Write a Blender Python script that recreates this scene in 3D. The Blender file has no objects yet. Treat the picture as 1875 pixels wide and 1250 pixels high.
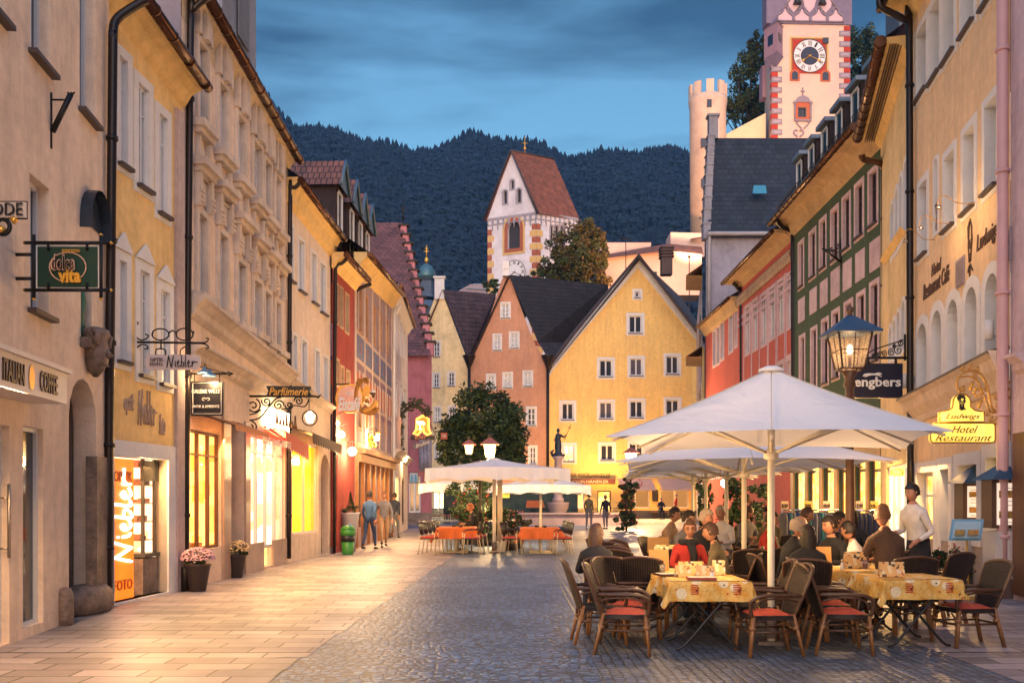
import bpy,bmesh,math,random
from mathutils import Vector,Matrix
from mathutils.geometry import tessellate_polygon
from mathutils import noise as mnoise
R=math.radians
random.seed(7)
SC=bpy.context.scene
COL=SC.collection
# ---------------------------------------------------------------- camera
F=1750.0; CX=937.5; HY=911.0; EYE=1.6
cd=bpy.data.cameras.new('camera'); cam=bpy.data.objects.new('camera',cd); COL.objects.link(cam)
cam.location=(0,0,EYE); cam.rotation_euler=(R(90),0,0)
cd.sensor_width=36.0; cd.lens=F/1875*36.0
cd.shift_y=(HY-625)/1875; cd.shift_x=0
cd.clip_start=0.1; cd.clip_end=4000
SC.camera=cam
# ---------------------------------------------------------------- world: dusk sky with cloud bands
SUN_EL=R(7); SUN_ROT=R(180)
w=bpy.data.worlds.new('World'); SC.world=w; w.use_nodes=True
nt=w.node_tree; nt.nodes.clear()
def N(t,kind,**kw):
    n=t.nodes.new(kind)
    for k,v in kw.items(): setattr(n,k,v)
    return n
out=N(nt,'ShaderNodeOutputWorld'); bg=N(nt,'ShaderNodeBackground')
sky=N(nt,'ShaderNodeTexSky',sky_type='NISHITA'); sky.sun_disc=False
sky.sun_elevation=SUN_EL; sky.sun_rotation=SUN_ROT; sky.altitude=800; sky.air_density=1.2; sky.dust_density=1.5; sky.ozone_density=3.0
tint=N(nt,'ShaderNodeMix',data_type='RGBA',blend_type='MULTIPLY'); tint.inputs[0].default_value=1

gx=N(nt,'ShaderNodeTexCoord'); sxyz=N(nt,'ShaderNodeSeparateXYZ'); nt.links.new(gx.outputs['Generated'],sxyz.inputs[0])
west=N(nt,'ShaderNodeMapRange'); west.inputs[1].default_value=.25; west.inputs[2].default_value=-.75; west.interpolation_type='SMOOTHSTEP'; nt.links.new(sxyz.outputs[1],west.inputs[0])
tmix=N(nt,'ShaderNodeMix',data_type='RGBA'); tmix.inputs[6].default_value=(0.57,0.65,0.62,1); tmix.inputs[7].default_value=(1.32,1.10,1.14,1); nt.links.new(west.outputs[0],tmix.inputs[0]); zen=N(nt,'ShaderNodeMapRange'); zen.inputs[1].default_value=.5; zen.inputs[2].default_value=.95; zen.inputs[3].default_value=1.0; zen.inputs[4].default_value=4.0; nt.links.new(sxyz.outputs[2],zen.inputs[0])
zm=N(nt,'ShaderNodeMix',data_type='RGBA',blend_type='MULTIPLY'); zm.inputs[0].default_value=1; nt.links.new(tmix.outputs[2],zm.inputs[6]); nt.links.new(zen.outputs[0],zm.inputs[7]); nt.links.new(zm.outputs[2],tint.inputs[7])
tc=N(nt,'ShaderNodeTexCoord'); mp=N(nt,'ShaderNodeMapping'); mp.inputs['Scale'].default_value=(1.1,1.1,5.2); mp.inputs['Location'].default_value=(0.35,0.2,0.6)
ns=N(nt,'ShaderNodeTexNoise'); ns.inputs['Scale'].default_value=2.1; ns.inputs['Detail'].default_value=5; ns.inputs['Roughness'].default_value=.5; ns.inputs['Distortion'].default_value=.25
cr=N(nt,'ShaderNodeValToRGB'); cr.color_ramp.elements[0].position=.40; cr.color_ramp.elements[0].color=(0,0,0,1); cr.color_ramp.elements[1].position=.60; cr.color_ramp.elements[1].color=(1,1,1,1)
cl=N(nt,'ShaderNodeMix',data_type='RGBA',blend_type='MULTIPLY'); cl.inputs[7].default_value=(0.30,0.33,0.38,1)
nt.links.new(tc.outputs['Generated'],mp.inputs['Vector']); nt.links.new(mp.outputs[0],ns.inputs['Vector'])
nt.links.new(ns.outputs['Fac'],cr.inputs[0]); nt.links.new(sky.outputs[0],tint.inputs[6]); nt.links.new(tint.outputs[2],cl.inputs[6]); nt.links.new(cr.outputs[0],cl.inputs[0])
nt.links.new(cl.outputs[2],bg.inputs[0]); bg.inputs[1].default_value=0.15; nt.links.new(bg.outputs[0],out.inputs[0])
# ---------------------------------------------------------------- soft dusk light from the western sky behind the camera
sl=bpy.data.lights.new('sun','SUN'); so=bpy.data.objects.new('sun',sl); COL.objects.link(so)
sl.energy=0.85; sl.angle=R(90); sl.color=(1.0,0.77,0.60)
so.rotation_euler=(R(90-18),0,R(0)); so.location=(0,-20,30)
SC.view_settings.view_transform='Standard'; SC.view_settings.look='None'; SC.view_settings.exposure=1.45; SC.view_settings.gamma=1
SC.cycles.use_denoising=True; SC.cycles.max_bounces=6; SC.cycles.diffuse_bounces=3; SC.cycles.glossy_bounces=3; SC.cycles.transmission_bounces=4; SC.cycles.transparent_max_bounces=8
SC.cycles.sample_clamp_indirect=4.0
try: SC.cycles.use_light_tree=True
except Exception: pass
# ---------------------------------------------------------------- materials
MATS={}
def mat(name,col,rough=.8,var=.12,scale=3.0,bump=0.0,bscale=40.,metal=0.,emit=None,estr=0.,col2=None,c2scale=.6,c2pos=(.45,.7),spec=.5,trans=0.,sheen=0.,coord='Object',alpha=1.,stretch=None,streak=0):
    if name in MATS: return MATS[name]
    m=bpy.data.materials.new(name); m.use_nodes=True; t=m.node_tree; b=t.nodes['Principled BSDF']
    b.inputs['Roughness'].default_value=rough; b.inputs['Metallic'].default_value=metal; b.inputs['Specular IOR Level'].default_value=spec
    if trans: b.inputs['Transmission Weight'].default_value=trans
    if alpha<1: b.inputs['Alpha'].default_value=alpha
    c=(*col,1)
    tcn=N(t,'ShaderNodeTexCoord'); vec=tcn.outputs[coord]
    if stretch:
        mpn=N(t,'ShaderNodeMapping'); mpn.inputs['Scale'].default_value=stretch; t.links.new(vec,mpn.inputs[0]); vec=mpn.outputs[0]
    cur=None
    if var>0:
        n1=N(t,'ShaderNodeTexNoise'); n1.inputs['Scale'].default_value=scale; n1.inputs['Detail'].default_value=8; n1.inputs['Roughness'].default_value=.62
        t.links.new(vec,n1.inputs['Vector'])
        mr=N(t,'ShaderNodeMapRange'); mr.inputs[1].default_value=.25; mr.inputs[2].default_value=.75; mr.inputs[3].default_value=1-var; mr.inputs[4].default_value=1+var
        t.links.new(n1.outputs['Fac'],mr.inputs[0])
        base=None
        if col2:
            n2=N(t,'ShaderNodeTexNoise'); n2.inputs['Scale'].default_value=c2scale; n2.inputs['Detail'].default_value=6; n2.inputs['Roughness'].default_value=.7
            t.links.new(vec,n2.inputs['Vector'])
            rr=N(t,'ShaderNodeMapRange'); rr.inputs[1].default_value=c2pos[0]; rr.inputs[2].default_value=c2pos[1]; t.links.new(n2.outputs['Fac'],rr.inputs[0])
            mx=N(t,'ShaderNodeMix',data_type='RGBA'); mx.inputs[6].default_value=c; mx.inputs[7].default_value=(*col2,1); t.links.new(rr.outputs[0],mx.inputs[0]); base=mx.outputs[2]
        vm=N(t,'ShaderNodeMix',data_type='RGBA',blend_type='MULTIPLY'); vm.inputs[0].default_value=1
        if base: t.links.new(base,vm.inputs[6])
        else: vm.inputs[6].default_value=c
        t.links.new(mr.outputs[0],vm.inputs[7]); cur=vm.outputs[2]
        if streak:
            ms_=N(t,'ShaderNodeMapping'); ms_.inputs['Scale'].default_value=(2.6,2.6,.28); t.links.new(tcn.outputs[coord],ms_.inputs[0]); n3=N(t,'ShaderNodeTexNoise'); n3.inputs['Scale'].default_value=1.6; n3.inputs['Detail'].default_value=7; n3.inputs['Roughness'].default_value=.7; t.links.new(ms_.outputs[0],n3.inputs['Vector'])
            m3=N(t,'ShaderNodeMapRange'); m3.inputs[1].default_value=.42; m3.inputs[2].default_value=.72; m3.inputs[3].default_value=1.06; m3.inputs[4].default_value=1-streak; t.links.new(n3.outputs['Fac'],m3.inputs[0]); v3_=N(t,'ShaderNodeMix',data_type='RGBA',blend_type='MULTIPLY'); v3_.inputs[0].default_value=1; t.links.new(cur,v3_.inputs[6]); t.links.new(m3.outputs[0],v3_.inputs[7]); cur=v3_.outputs[2]
        t.links.new(cur,b.inputs['Base Color'])
    else: b.inputs['Base Color'].default_value=c
    if bump>0:
        nb=N(t,'ShaderNodeTexNoise'); nb.inputs['Scale'].default_value=bscale; nb.inputs['Detail'].default_value=5; t.links.new(vec,nb.inputs['Vector'])
        bp=N(t,'ShaderNodeBump'); bp.inputs['Strength'].default_value=bump; bp.inputs['Distance'].default_value=.02; t.links.new(nb.outputs['Fac'],bp.inputs['Height']); t.links.new(bp.outputs[0],b.inputs['Normal'])
    if emit:
        b.inputs['Emission Color'].default_value=(*emit,1); b.inputs['Emission Strength'].default_value=estr
    MATS[name]=m; return m
def plaster(name,col,dirt=None,bump=.35):
    d=dirt or tuple(x*.62 for x in col)
    return mat(name,col,.92,.13,5.5,bump*1.3,22,col2=d,c2scale=.7,c2pos=(.46,.78),spec=.25,streak=.13)
def glow(name,c1,c2,estr,scale=3.0,kind='noise',stretch=(1,1,1),thr=(.35,.65)):
    """lit shop interior surface: emission broken up by goods/shelving pattern"""
    if name in MATS: return MATS[name]
    m=bpy.data.materials.new(name); m.use_nodes=True; t=m.node_tree; b=t.nodes['Principled BSDF']
    tcn=N(t,'ShaderNodeTexCoord'); mpn=N(t,'ShaderNodeMapping'); mpn.inputs['Scale'].default_value=stretch; t.links.new(tcn.outputs['Object'],mpn.inputs[0])
    if kind == 'voronoi':
        n1=N(t,'ShaderNodeTexVoronoi'); n1.inputs['Scale'].default_value=scale; n1.distance='CHEBYCHEV'; o=n1.outputs['Color']; sp=N(t,'ShaderNodeSeparateColor'); t.links.new(o,sp.inputs[0]); o=sp.outputs[0]
    else:
        n1=N(t,'ShaderNodeTexNoise'); n1.inputs['Scale'].default_value=scale; n1.inputs['Detail'].default_value=4; o=n1.outputs['Fac']
    t.links.new(mpn.outputs[0],n1.inputs['Vector'])
    mr=N(t,'ShaderNodeMapRange'); mr.inputs[1].default_value=thr[0]; mr.inputs[2].default_value=thr[1]; t.links.new(o,mr.inputs[0])
    mx=N(t,'ShaderNodeMix',data_type='RGBA'); mx.inputs[6].default_value=(*c1,1); mx.inputs[7].default_value=(*c2,1); t.links.new(mr.outputs[0],mx.inputs[0])
    t.links.new(mx.outputs[2],b.inputs['Emission Color']); b.inputs['Emission Strength'].default_value=estr; t.links.new(mx.outputs[2],b.inputs['Base Color'])
    MATS[name]=m; return m
def shopglass():
    if 'shopglass' in MATS: return MATS['shopglass']
    m=bpy.data.materials.new('shopglass'); m.use_nodes=True; t=m.node_tree; t.nodes.clear()
    o=N(t,'ShaderNodeOutputMaterial'); tr=N(t,'ShaderNodeBsdfTransparent'); gl=N(t,'ShaderNodeBsdfGlossy'); gl.inputs['Roughness'].default_value=.03; mx=N(t,'ShaderNodeMixShader')
    fr=N(t,'ShaderNodeFresnel'); fr.inputs[0].default_value=1.45; t.links.new(fr.outputs[0],mx.inputs[0]); t.links.new(tr.outputs[0],mx.inputs[1]); t.links.new(gl.outputs[0],mx.inputs[2]); t.links.new(mx.outputs[0],o.inputs[0])
    MATS['shopglass']=m; return m
def tiles(name,c1,c2,cw=.18,ch=.28,bump=.8,rough=.7,mortar=(.02,.018,.016)):
    """roof tiles from UV in metres"""
    if name in MATS: return MATS[name]
    m=bpy.data.materials.new(name); m.use_nodes=True; t=m.node_tree; b=t.nodes['Principled BSDF']; b.inputs['Roughness'].default_value=rough
    uv=N(t,'ShaderNodeUVMap'); br=N(t,'ShaderNodeTexBrick'); br.inputs['Scale'].default_value=1; br.inputs['Brick Width'].default_value=cw; br.inputs['Row Height'].default_value=ch; br.inputs['Mortar Size'].default_value=.018; br.inputs['Mortar Smooth'].default_value=.6; br.inputs['Bias'].default_value=0
    br.inputs['Color1'].default_value=(*c1,1); br.inputs['Color2'].default_value=(*c2,1); br.inputs['Mortar'].default_value=(*mortar,1)
    t.links.new(uv.outputs[0],br.inputs['Vector'])
    nz=N(t,'ShaderNodeTexNoise'); nz.inputs['Scale'].default_value=1.2; nz.inputs['Detail'].default_value=6; t.links.new(uv.outputs[0],nz.inputs['Vector'])
    mr=N(t,'ShaderNodeMapRange'); mr.inputs[1].default_value=.3; mr.inputs[2].default_value=.7; mr.inputs[3].default_value=.65; mr.inputs[4].default_value=1.3; t.links.new(nz.outputs['Fac'],mr.inputs[0])
    vm=N(t,'ShaderNodeMix',data_type='RGBA',blend_type='MULTIPLY'); vm.inputs[0].default_value=1; t.links.new(br.outputs['Color'],vm.inputs[6]); t.links.new(mr.outputs[0],vm.inputs[7]); t.links.new(vm.outputs[2],b.inputs['Base Color'])
    sx=N(t,'ShaderNodeSeparateXYZ'); t.links.new(uv.outputs[0],sx.inputs[0]); md=N(t,'ShaderNodeMath',operation='MODULO'); md.inputs[1].default_value=ch; t.links.new(sx.outputs[1],md.inputs[0])
    m2=N(t,'ShaderNodeMath',operation='MULTIPLY'); m2.inputs[1].default_value=-1.4; t.links.new(md.outputs[0],m2.inputs[0]); ad=N(t,'ShaderNodeMath',operation='SUBTRACT'); t.links.new(m2.outputs[0],ad.inputs[0]); t.links.new(br.outputs['Fac'],ad.inputs[1])
    bp=N(t,'ShaderNodeBump'); bp.inputs['Strength'].default_value=bump; bp.inputs['Distance'].default_value=.06; t.links.new(ad.outputs[0],bp.inputs['Height']); t.links.new(bp.outputs[0],b.inputs['Normal'])
    MATS[name]=m; return m
def glass(name='window_glass',tint=(.03,.035,.045)):
    return mat(name,tint,.06,.0,spec=.9)
# ---------------------------------------------------------------- mesh builder
class MB:
    def __init__(s): s.v=[]; s.f=[]; s.mi=[]; s.uv={}; s.sm=[]
    def add(s,vs,fs,mi=0,smooth=False):
        o=len(s.v); s.v += [tuple(p) for p in vs]
        for f in fs: s.f.append([i+o for i in f]); s.mi.append(mi); s.sm.append(smooth)
        return o
    def quad(s,a,b,c,d,mi=0,uv=None):
        s.add([a,b,c,d],[(0,1,2,3)],mi)
        if uv: s.uv[len(s.f)-1]=uv
    def poly(s,pts,mi=0): s.add(pts,[tuple(range(len(pts)))],mi)
    def frame_box(s,o,ax,ay,az,mi=0):
        o,ax,ay,az=map(Vector,(o,ax,ay,az))
        v=[o,o+ax,o+ax+ay,o+ay,o+az,o+ax+az,o+ax+ay+az,o+ay+az]
        s.add(v,[(0,3,2,1),(4,5,6,7),(0,1,5,4),(1,2,6,5),(2,3,7,6),(3,0,4,7)],mi)
    def box(s,c,d,mi=0,rz=0):
        c=Vector(c); M=Matrix.Rotation(rz,3,'Z'); ax,ay,az=M @ Vector((d[0],0,0)),M @ Vector((0,d[1],0)),Vector((0,0,d[2]))
        s.frame_box(c-(ax+ay+az)/2,ax,ay,az,mi)
    def tube(s,pts,r,n=8,mi=0,caps=True,smooth=True):
        pts=[Vector(p) for p in pts]; rs=r if isinstance(r,(list,tuple)) else [r]*len(pts)
        o=len(s.v); up=None; L=len(pts)
        for i,p in enumerate(pts):
            t=(pts[min(i+1,L-1)]-pts[max(i-1,0)])
            if t.length<1e-9: t=Vector((0,0,1))
            t.normalize()
            if up is None: up=t.cross(Vector((0,0,1)) if abs(t.z)<.9 else Vector((1,0,0))).normalized()
            else:
                up=up-t*up.dot(t)
                if up.length<1e-6: up=t.orthogonal()
                up.normalize()
            b=t.cross(up)
            for k in range(n):
                a=2*math.pi*k/n; s.v.append(tuple(p+(up*math.cos(a)+b*math.sin(a))*rs[i]))
        for i in range(L-1):
            for k in range(n):
                k2=(k+1) % n; s.f.append([o+i*n+k,o+i*n+k2,o+(i+1)*n+k2,o+(i+1)*n+k]); s.mi.append(mi); s.sm.append(smooth)
        if caps:
            s.f.append([o+k for k in reversed(range(n))]); s.mi.append(mi); s.sm.append(False)
            s.f.append([o+(L-1)*n+k for k in range(n)]); s.mi.append(mi); s.sm.append(False)
    def lathe(s,c,prof,n=16,mi=0,smooth=True,sx=1,sy=1,a0=0):
        c=Vector(c); o=len(s.v); L=len(prof)
        for (r,z) in prof:
            for k in range(n):
                a=a0+2*math.pi*k/n; s.v.append((c.x+r*math.cos(a)*sx,c.y+r*math.sin(a)*sy,c.z+z))
        for i in range(L-1):
            for k in range(n):
                k2=(k+1) % n; s.f.append([o+i*n+k,o+i*n+k2,o+(i+1)*n+k2,o+(i+1)*n+k]); s.mi.append(mi); s.sm.append(smooth)
        s.f.append([o+k for k in reversed(range(n))]); s.mi.append(mi); s.sm.append(False)
        s.f.append([o+(L-1)*n+k for k in range(n)]); s.mi.append(mi); s.sm.append(False)
    def prism(s,pts,vec,mi=0):
        pts=[Vector(p) for p in pts]; vec=Vector(vec); n=len(pts)
        s.add(pts+[p+vec for p in pts],[tuple(range(n)),tuple(reversed(range(n,2*n)))]+[(i,i+n,(i+1) % n+n,(i+1) % n) for i in range(n)],mi)
    def build(s,name,mats,parent=None,**tags):
        me=bpy.data.meshes.new(name); me.from_pydata(s.v,[],s.f)
        mats=mats if isinstance(mats,(list,tuple)) else [mats]
        for m in mats: me.materials.append(m)
        me.polygons.foreach_set('material_index',s.mi); me.polygons.foreach_set('use_smooth',s.sm)
        if s.uv:
            ul=me.uv_layers.new(name='UVMap')
            for fi,uvs in s.uv.items():
                p=me.polygons[fi]
                for k,li in enumerate(p.loop_indices): ul.data[li].uv=uvs[k]
        me.update(); ob=bpy.data.objects.new(name,me); COL.objects.link(ob)
        if parent: ob.parent=parent; ob.matrix_parent_inverse=parent_inv(parent)
        for k,v in tags.items(): ob[k]=v
        return ob
def thing(name,label,cat,loc=(0,0,0),rz=0,group=None):
    o=bpy.data.objects.new(name,None); COL.objects.link(o); o.location=loc; o.rotation_euler=(0,0,rz); o['label']=label; o['category']=cat
    o.empty_display_size=.2
    if group: o['group']=group
    return o
def lthing(name,label,cat,loc=(0,0,0),rz=0,group=None):
    """thing whose parts are built in LOCAL coordinates"""
    o=thing(name,label,cat,loc,rz,group); o['_local']=1; return o
def tag(o,label,cat,group=None):
    o['label']=label; o['category']=cat
    if group: o['group']=group
    return o
def parent_inv(p):
    if p.get('_local') or p.parent is not None: return Matrix.Identity(4)
    return Matrix.LocRotScale(p.location,p.rotation_euler,p.scale).inverted()
def dup(root,loc,rz,label=None,group=None,sc=None):
    r=root.copy(); COL.objects.link(r); r.location=loc; r.rotation_euler=(0,0,rz)
    if sc: r.scale=sc
    if label: r['label']=label
    if group: r['group']=group
    for ch in list(root.children):
        c=ch.copy(); COL.objects.link(c); c.parent=r
        for g in ch.children:
            d=g.copy(); COL.objects.link(d); d.parent=c
    return r
def P(px,py,Y): return Vector(((px-CX)/F*Y,Y,EYE+(HY-py)/F*Y))
def G(px,py):
    Y=F*EYE/(py-HY); return Vector(((px-CX)/F*Y,Y,0))
def Xp(px,Y): return (px-CX)/F*Y
# ---------------------------------------------------------------- walls
class Wall:
    def __init__(s,p0,p1,out):
        s.p0=Vector((p0[0],p0[1])); s.p1=Vector((p1[0],p1[1])); s.L=(s.p1-s.p0).length; s.a=(s.p1-s.p0)/s.L
        n=Vector((s.a.y,-s.a.x)); s.n=n if n.x*out[0]+n.y*out[1]>0 else-n
    def u(s,px,off=0):
        k=(px-CX)/F; p=s.p0+s.n*off
        return (k*p.y-p.x)/(s.a.x-k*s.a.y)
    def z(s,px,py,off=0):
        u=s.u(px,off); Y=s.p0.y+u*s.a.y+s.n.y*off
        return EYE+(HY-py)/F*Y
    def uz(s,px,py,off=0): return (s.u(px,off),s.z(px,py,off))
    def pt(s,u,z,n=0):
        q=s.p0+s.a*u+s.n*n; return Vector((q.x,q.y,z))
    def sgn(s):  # +1 when (a, up) winding faces n
        return 1 if (Vector((s.a.x,s.a.y,0)).cross(Vector((0,0,1)))).dot(Vector((s.n.x,s.n.y,0)))>0 else-1
    def rv(s):   # reading direction (viewer's left to right)
        return Vector((s.a.x,s.a.y,0))*s.sgn()
def ring(mb,W,A,B,n,mi=0):
    k=len(A)
    for i in range(k):
        j=(i+1) % k
        mb.quad(W.pt(*A[i],n),W.pt(*A[j],n),W.pt(*B[j],n),W.pt(*B[i],n),mi)
def sleeve(mb,W,A,n0,n1,mi=0):
    k=len(A)
    for i in range(k):
        j=(i+1) % k
        mb.quad(W.pt(*A[i],n0),W.pt(*A[j],n0),W.pt(*A[j],n1),W.pt(*A[i],n1),mi)
def grow(poly,d):
    us=[p[0] for p in poly]; zs=[p[1] for p in poly]; cu=(min(us)+max(us))/2; cz=(min(zs)+max(zs))/2
    hu=(max(us)-min(us))/2; hz=(max(zs)-min(zs))/2
    return [(cu+(u-cu)*(hu+d)/hu,cz+(z-cz)*(hz+d)/hz) for u,z in poly]
def rect(u0,u1,z0,z1): return [(u0,z0),(u1,z0),(u1,z1),(u0,z1)]
def archp(u0,u1,z0,z1,n=8,rise=None):
    r=(u1-u0)/2; h=rise if rise else abs(r); c=(u0+u1)/2
    return [(u0,z0),(u1,z0)]+[(c+r*math.cos(math.pi*k/n),z1-h+h*math.sin(math.pi*k/n)) for k in range(n+1)]
def wallmesh(par,W,outline,holes,m,reveal=.15,rm=None,name='wall',n=0.0,thick=None):
    mb=MB(); loops=[[Vector((u,z,0)) for u,z in outline]]+[[Vector((u,z,0)) for u,z in h] for h in holes]
    flat=[p for l in loops for p in l]
    tri=tessellate_polygon(loops)
    mb.add([W.pt(p.x,p.y,n) for p in flat],[t for t in tri],0)
    for h in holes: sleeve(mb,W,h,n,n-reveal,1 if rm else 0)
    if thick:
        mb.add([W.pt(p.x,p.y,n-thick) for p in loops[0]],[tuple(range(len(outline)))],0); sleeve(mb,W,outline,n,n-thick,0)
    return mb.build(name,[m]+([rm] if rm else []),par)
def wbox(mb,W,u0,u1,z0,z1,n0,n1,mi=0):
    mb.frame_box(W.pt(u0,z0,n0),W.pt(u1,z0,n0)-W.pt(u0,z0,n0),W.pt(u0,z0,n1)-W.pt(u0,z0,n0),Vector((0,0,z1-z0)),mi)
def window(par,W,poly,r=.15,fw=.07,fm=None,mull=1,trans=(.7,),band=0,bm=None,sill=None,gm=None,bn=.02,inner=True,name='window',pane=True):
    """poly opening on wall; frame set back by r; returns frame object"""
    fm=fm or M['white_paint']; us=[p[0] for p in poly]; zs=[p[1] for p in poly]; u0,u1,z0,z1=min(us),max(us),min(zs),max(zs)
    mb=MB(); ins=grow(poly,-fw); ring(mb,W,poly,ins,-r+.04); sleeve(mb,W,ins,-r+.04,-r-.02)
    for k in range(mull):
        uc=u0+(u1-u0)*(k+1)/(mull+1); wbox(mb,W,uc-fw*.55,uc+fw*.55,z0+fw,z1-fw,-r-.01,-r+.055)
    for t_ in trans:
        zc=z0+(z1-z0)*t_; wbox(mb,W,u0+fw,u1-fw,zc-fw*.3,zc+fw*.3,-r-.01,-r+.045)
    fr=mb.build(name,fm,par)
    if pane:
        pb=MB(); pb.poly([W.pt(u,z,-r) for u,z in grow(poly,-fw*.4)]); pb.build('pane',gm or M['glass'],fr)
    if band:
        bb=MB(); o=grow(poly,band); pi_=grow(poly,-.005); ring(bb,W,pi_,o,bn); sleeve(bb,W,o,bn,-.01); sleeve(bb,W,pi_,bn,-r if inner else-.01)
        bb.build('surround',bm or M['white_trim'],fr)
    if sill is not None:
        sb=MB(); wbox(sb,W,u0-.06,u1+.06,z0-.06,z0-.005,-r+.05,.10); sb.build('sill',sill,fr)
    return fr
def px_rect(W,x0,x1,yt,yb):
    xm=(x0+x1)/2; a,b=W.u(x0),W.u(x1); a,b=min(a,b),max(a,b)
    return (a,b,W.z(xm,yb),W.z(xm,yt))
# text
def text(par,s,c,right,up,width,height,m,name='lettering',depth=.01,shear=0,bold=0):
    cu=bpy.data.curves.new('t','FONT'); cu.body=s; cu.extrude=.02; cu.shear=shear; cu.offset=bold; cu.align_x='CENTER'; cu.resolution_u=2
    ob=bpy.data.objects.new('t',cu); COL.objects.link(ob); dg=bpy.context.evaluated_depsgraph_get(); me=bpy.data.meshes.new_from_object(ob.evaluated_get(dg)); bpy.data.objects.remove(ob)
    right=Vector(right).normalized(); up=Vector(up).normalized(); nn=right.cross(up)
    xs=[v.co.x for v in me.vertices]; ys=[v.co.y for v in me.vertices]
    if not xs: return None
    x0,x1,y0,y1=min(xs),max(xs),min(ys),max(ys)
    c=Vector(c)
    for v in me.vertices:
        a=(v.co.x-(x0+x1)/2)/(x1-x0)*width; b=(v.co.y-(y0+y1)/2)/(y1-y0)*height; d=v.co.z/.02*depth
        v.co=c+right*a+up*b+nn*d
    me.name=name; me.materials.clear(); me.materials.append(m); o=bpy.data.objects.new(name,me); COL.objects.link(o)
    if par: o.parent=par; o.matrix_parent_inverse=parent_inv(par)
    return o
def strokes(par,lines,c,right,up,w,h,r,m,name='lettering'):
    """hand-drawn lettering: polylines in 0..1 box"""
    right=Vector(right).normalized(); up=Vector(up).normalized(); mb=MB()
    for ln in lines: mb.tube([Vector(c)+right*((x-.5)*w)+up*((y-.5)*h) for x,y in ln],r,5)
    return mb.build(name,m,par)
def smoothp(pts,n=4):
    pts=[Vector(p) for p in pts]; o=[]
    for i in range(len(pts)-1):
        p0=pts[max(i-1,0)]; p1=pts[i]; p2=pts[i+1]; p3=pts[min(i+2,len(pts)-1)]
        for k in range(n):
            t=k/n; o.append(.5*((2*p1)+(-p0+p2)*t+(2*p0-5*p1+4*p2-p3)*t*t+(-p0+3*p1-3*p2+p3)*t ** 3))
    o.append(pts[-1]); return o
def spiral(cx,cz,r0,a0,turns,Y,n=22,grow_=0.12):
    """pixel-space spiral at depth Y (a bracket in a plane facing down the street)"""
    return [P(cx+r0*(1-(1-grow_)*k/n)*math.cos(a0+turns*2*math.pi*k/n),cz-r0*(1-(1-grow_)*k/n)*math.sin(a0+turns*2*math.pi*k/n),Y) for k in range(n+1)]
M={}
M['white_paint']=mat('white_paint',(.62,.62,.62),.5,.05,8)
M['white_trim']=mat('white_trim',(.66,.64,.62),.85,.08,4,.15,40)
M['glass']=glass()
M['dark_sill']=mat('dark_sill',(.06,.04,.035),.5,.1)
M['copper']=mat('copper_gutter',(.09,.04,.022),.32,.35,2.0,metal=.8)
M['darkpipe']=mat('dark_pipe',(.014,.008,.007),.4,.15,5,metal=.3)
M['iron']=mat('wrought_iron',(.012,.011,.011),.45,.1,metal=.4)
M['gold']=mat('gilding',(.75,.42,.08),.35,.15,8,metal=.7)
M['stone']=mat('stone',(.20,.14,.11),.6,.35,9,.7,22,col2=(.05,.035,.03),c2scale=2.2)
M['soffit_cream']=plaster('soffit_cream',(.74,.50,.20))
M['black']=mat('black_paint',(.012,.012,.013),.45,.1)
M['shopglass']=shopglass()
def eave(par,W,u0,u1,z,over,sm,gm,drop=.0,gr=.085,rings=True,roofm=None,rise=3.5,run=4.5,cove=.35,z1=None):
    zf=lambda u: z+((z1 if z1 is not None else z)-z)*(u-u0)/(u1-u0)
    mb=MB(); za,zb=zf(u0),zf(u1)
    prof=[(0,-cove),(cove*.25,-cove*.8),(min(cove*.55,over*.6),-cove*.3),(min(cove*.95,over*.85),-.02),(over,0)]
    for k in range(len(prof)-1):
        (n0,d0),(n1,d1_)=prof[k],prof[k+1]; mb.quad(W.pt(u0,za+d0,n0),W.pt(u1,zb+d0,n0),W.pt(u1,zb+d1_,n1),W.pt(u0,za+d1_,n1))
    mb.quad(W.pt(u0,za,over),W.pt(u1,zb,over),W.pt(u1,zb+.14,over),W.pt(u0,za+.14,over))
    for uu,zz in ((u0,za),(u1,zb)): mb.poly([W.pt(uu,zz+d,n_) for n_,d in prof]+[W.pt(uu,zz+.14,over),W.pt(uu,zz+.14,0)])
    mb.build('soffit',sm,par)
    g=MB(); nn=over+gr
    g.tube([W.pt(u0-.05,za+.05,nn),W.pt(u1+.05,zb+.05,nn)],gr,12)
    k=int((u1-u0)/.55)
    for i in range(k+1): uu=u0+.1+i*(u1-u0-.2)/max(k,1); g.tube([W.pt(uu-.02,zf(uu)+.05,nn),W.pt(uu+.02,zf(uu)+.05,nn)],gr*1.12,12)
    g.build('gutter',gm,par)
    if roofm:
        rb=MB(); s=math.hypot(run+over,rise); L_=u1-u0
        rb.quad(W.pt(u0,za+.14,over+.05),W.pt(u1,zb+.14,over+.05),W.pt(u1,zb+rise,-run),W.pt(u0,za+rise,-run),0,[(0,0),(L_,0),(L_,s),(0,s)])
        rb.quad(W.pt(u0,za-.5,-run*2),W.pt(u1,zb-.5,-run*2),W.pt(u1,zb+rise,-run),W.pt(u0,za+rise,-run),0,[(0,0),(L_,0),(L_,s),(0,s)])
        rb.build('roof',roofm,par)
def downpipe(par,pts,r,m,rings=3):
    mb=MB(); mb.tube(smoothp(pts,4),r,10); p=[Vector(q) for q in pts]; a,b=p[-2],p[-1]
    for k in range(rings):
        c=a.lerp(b,(k+.5)/rings); mb.tube([c+Vector((0,0,.03)),c-Vector((0,0,.03))],r*1.3,10)
    return mb.build('downpipe',m,par)
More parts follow.
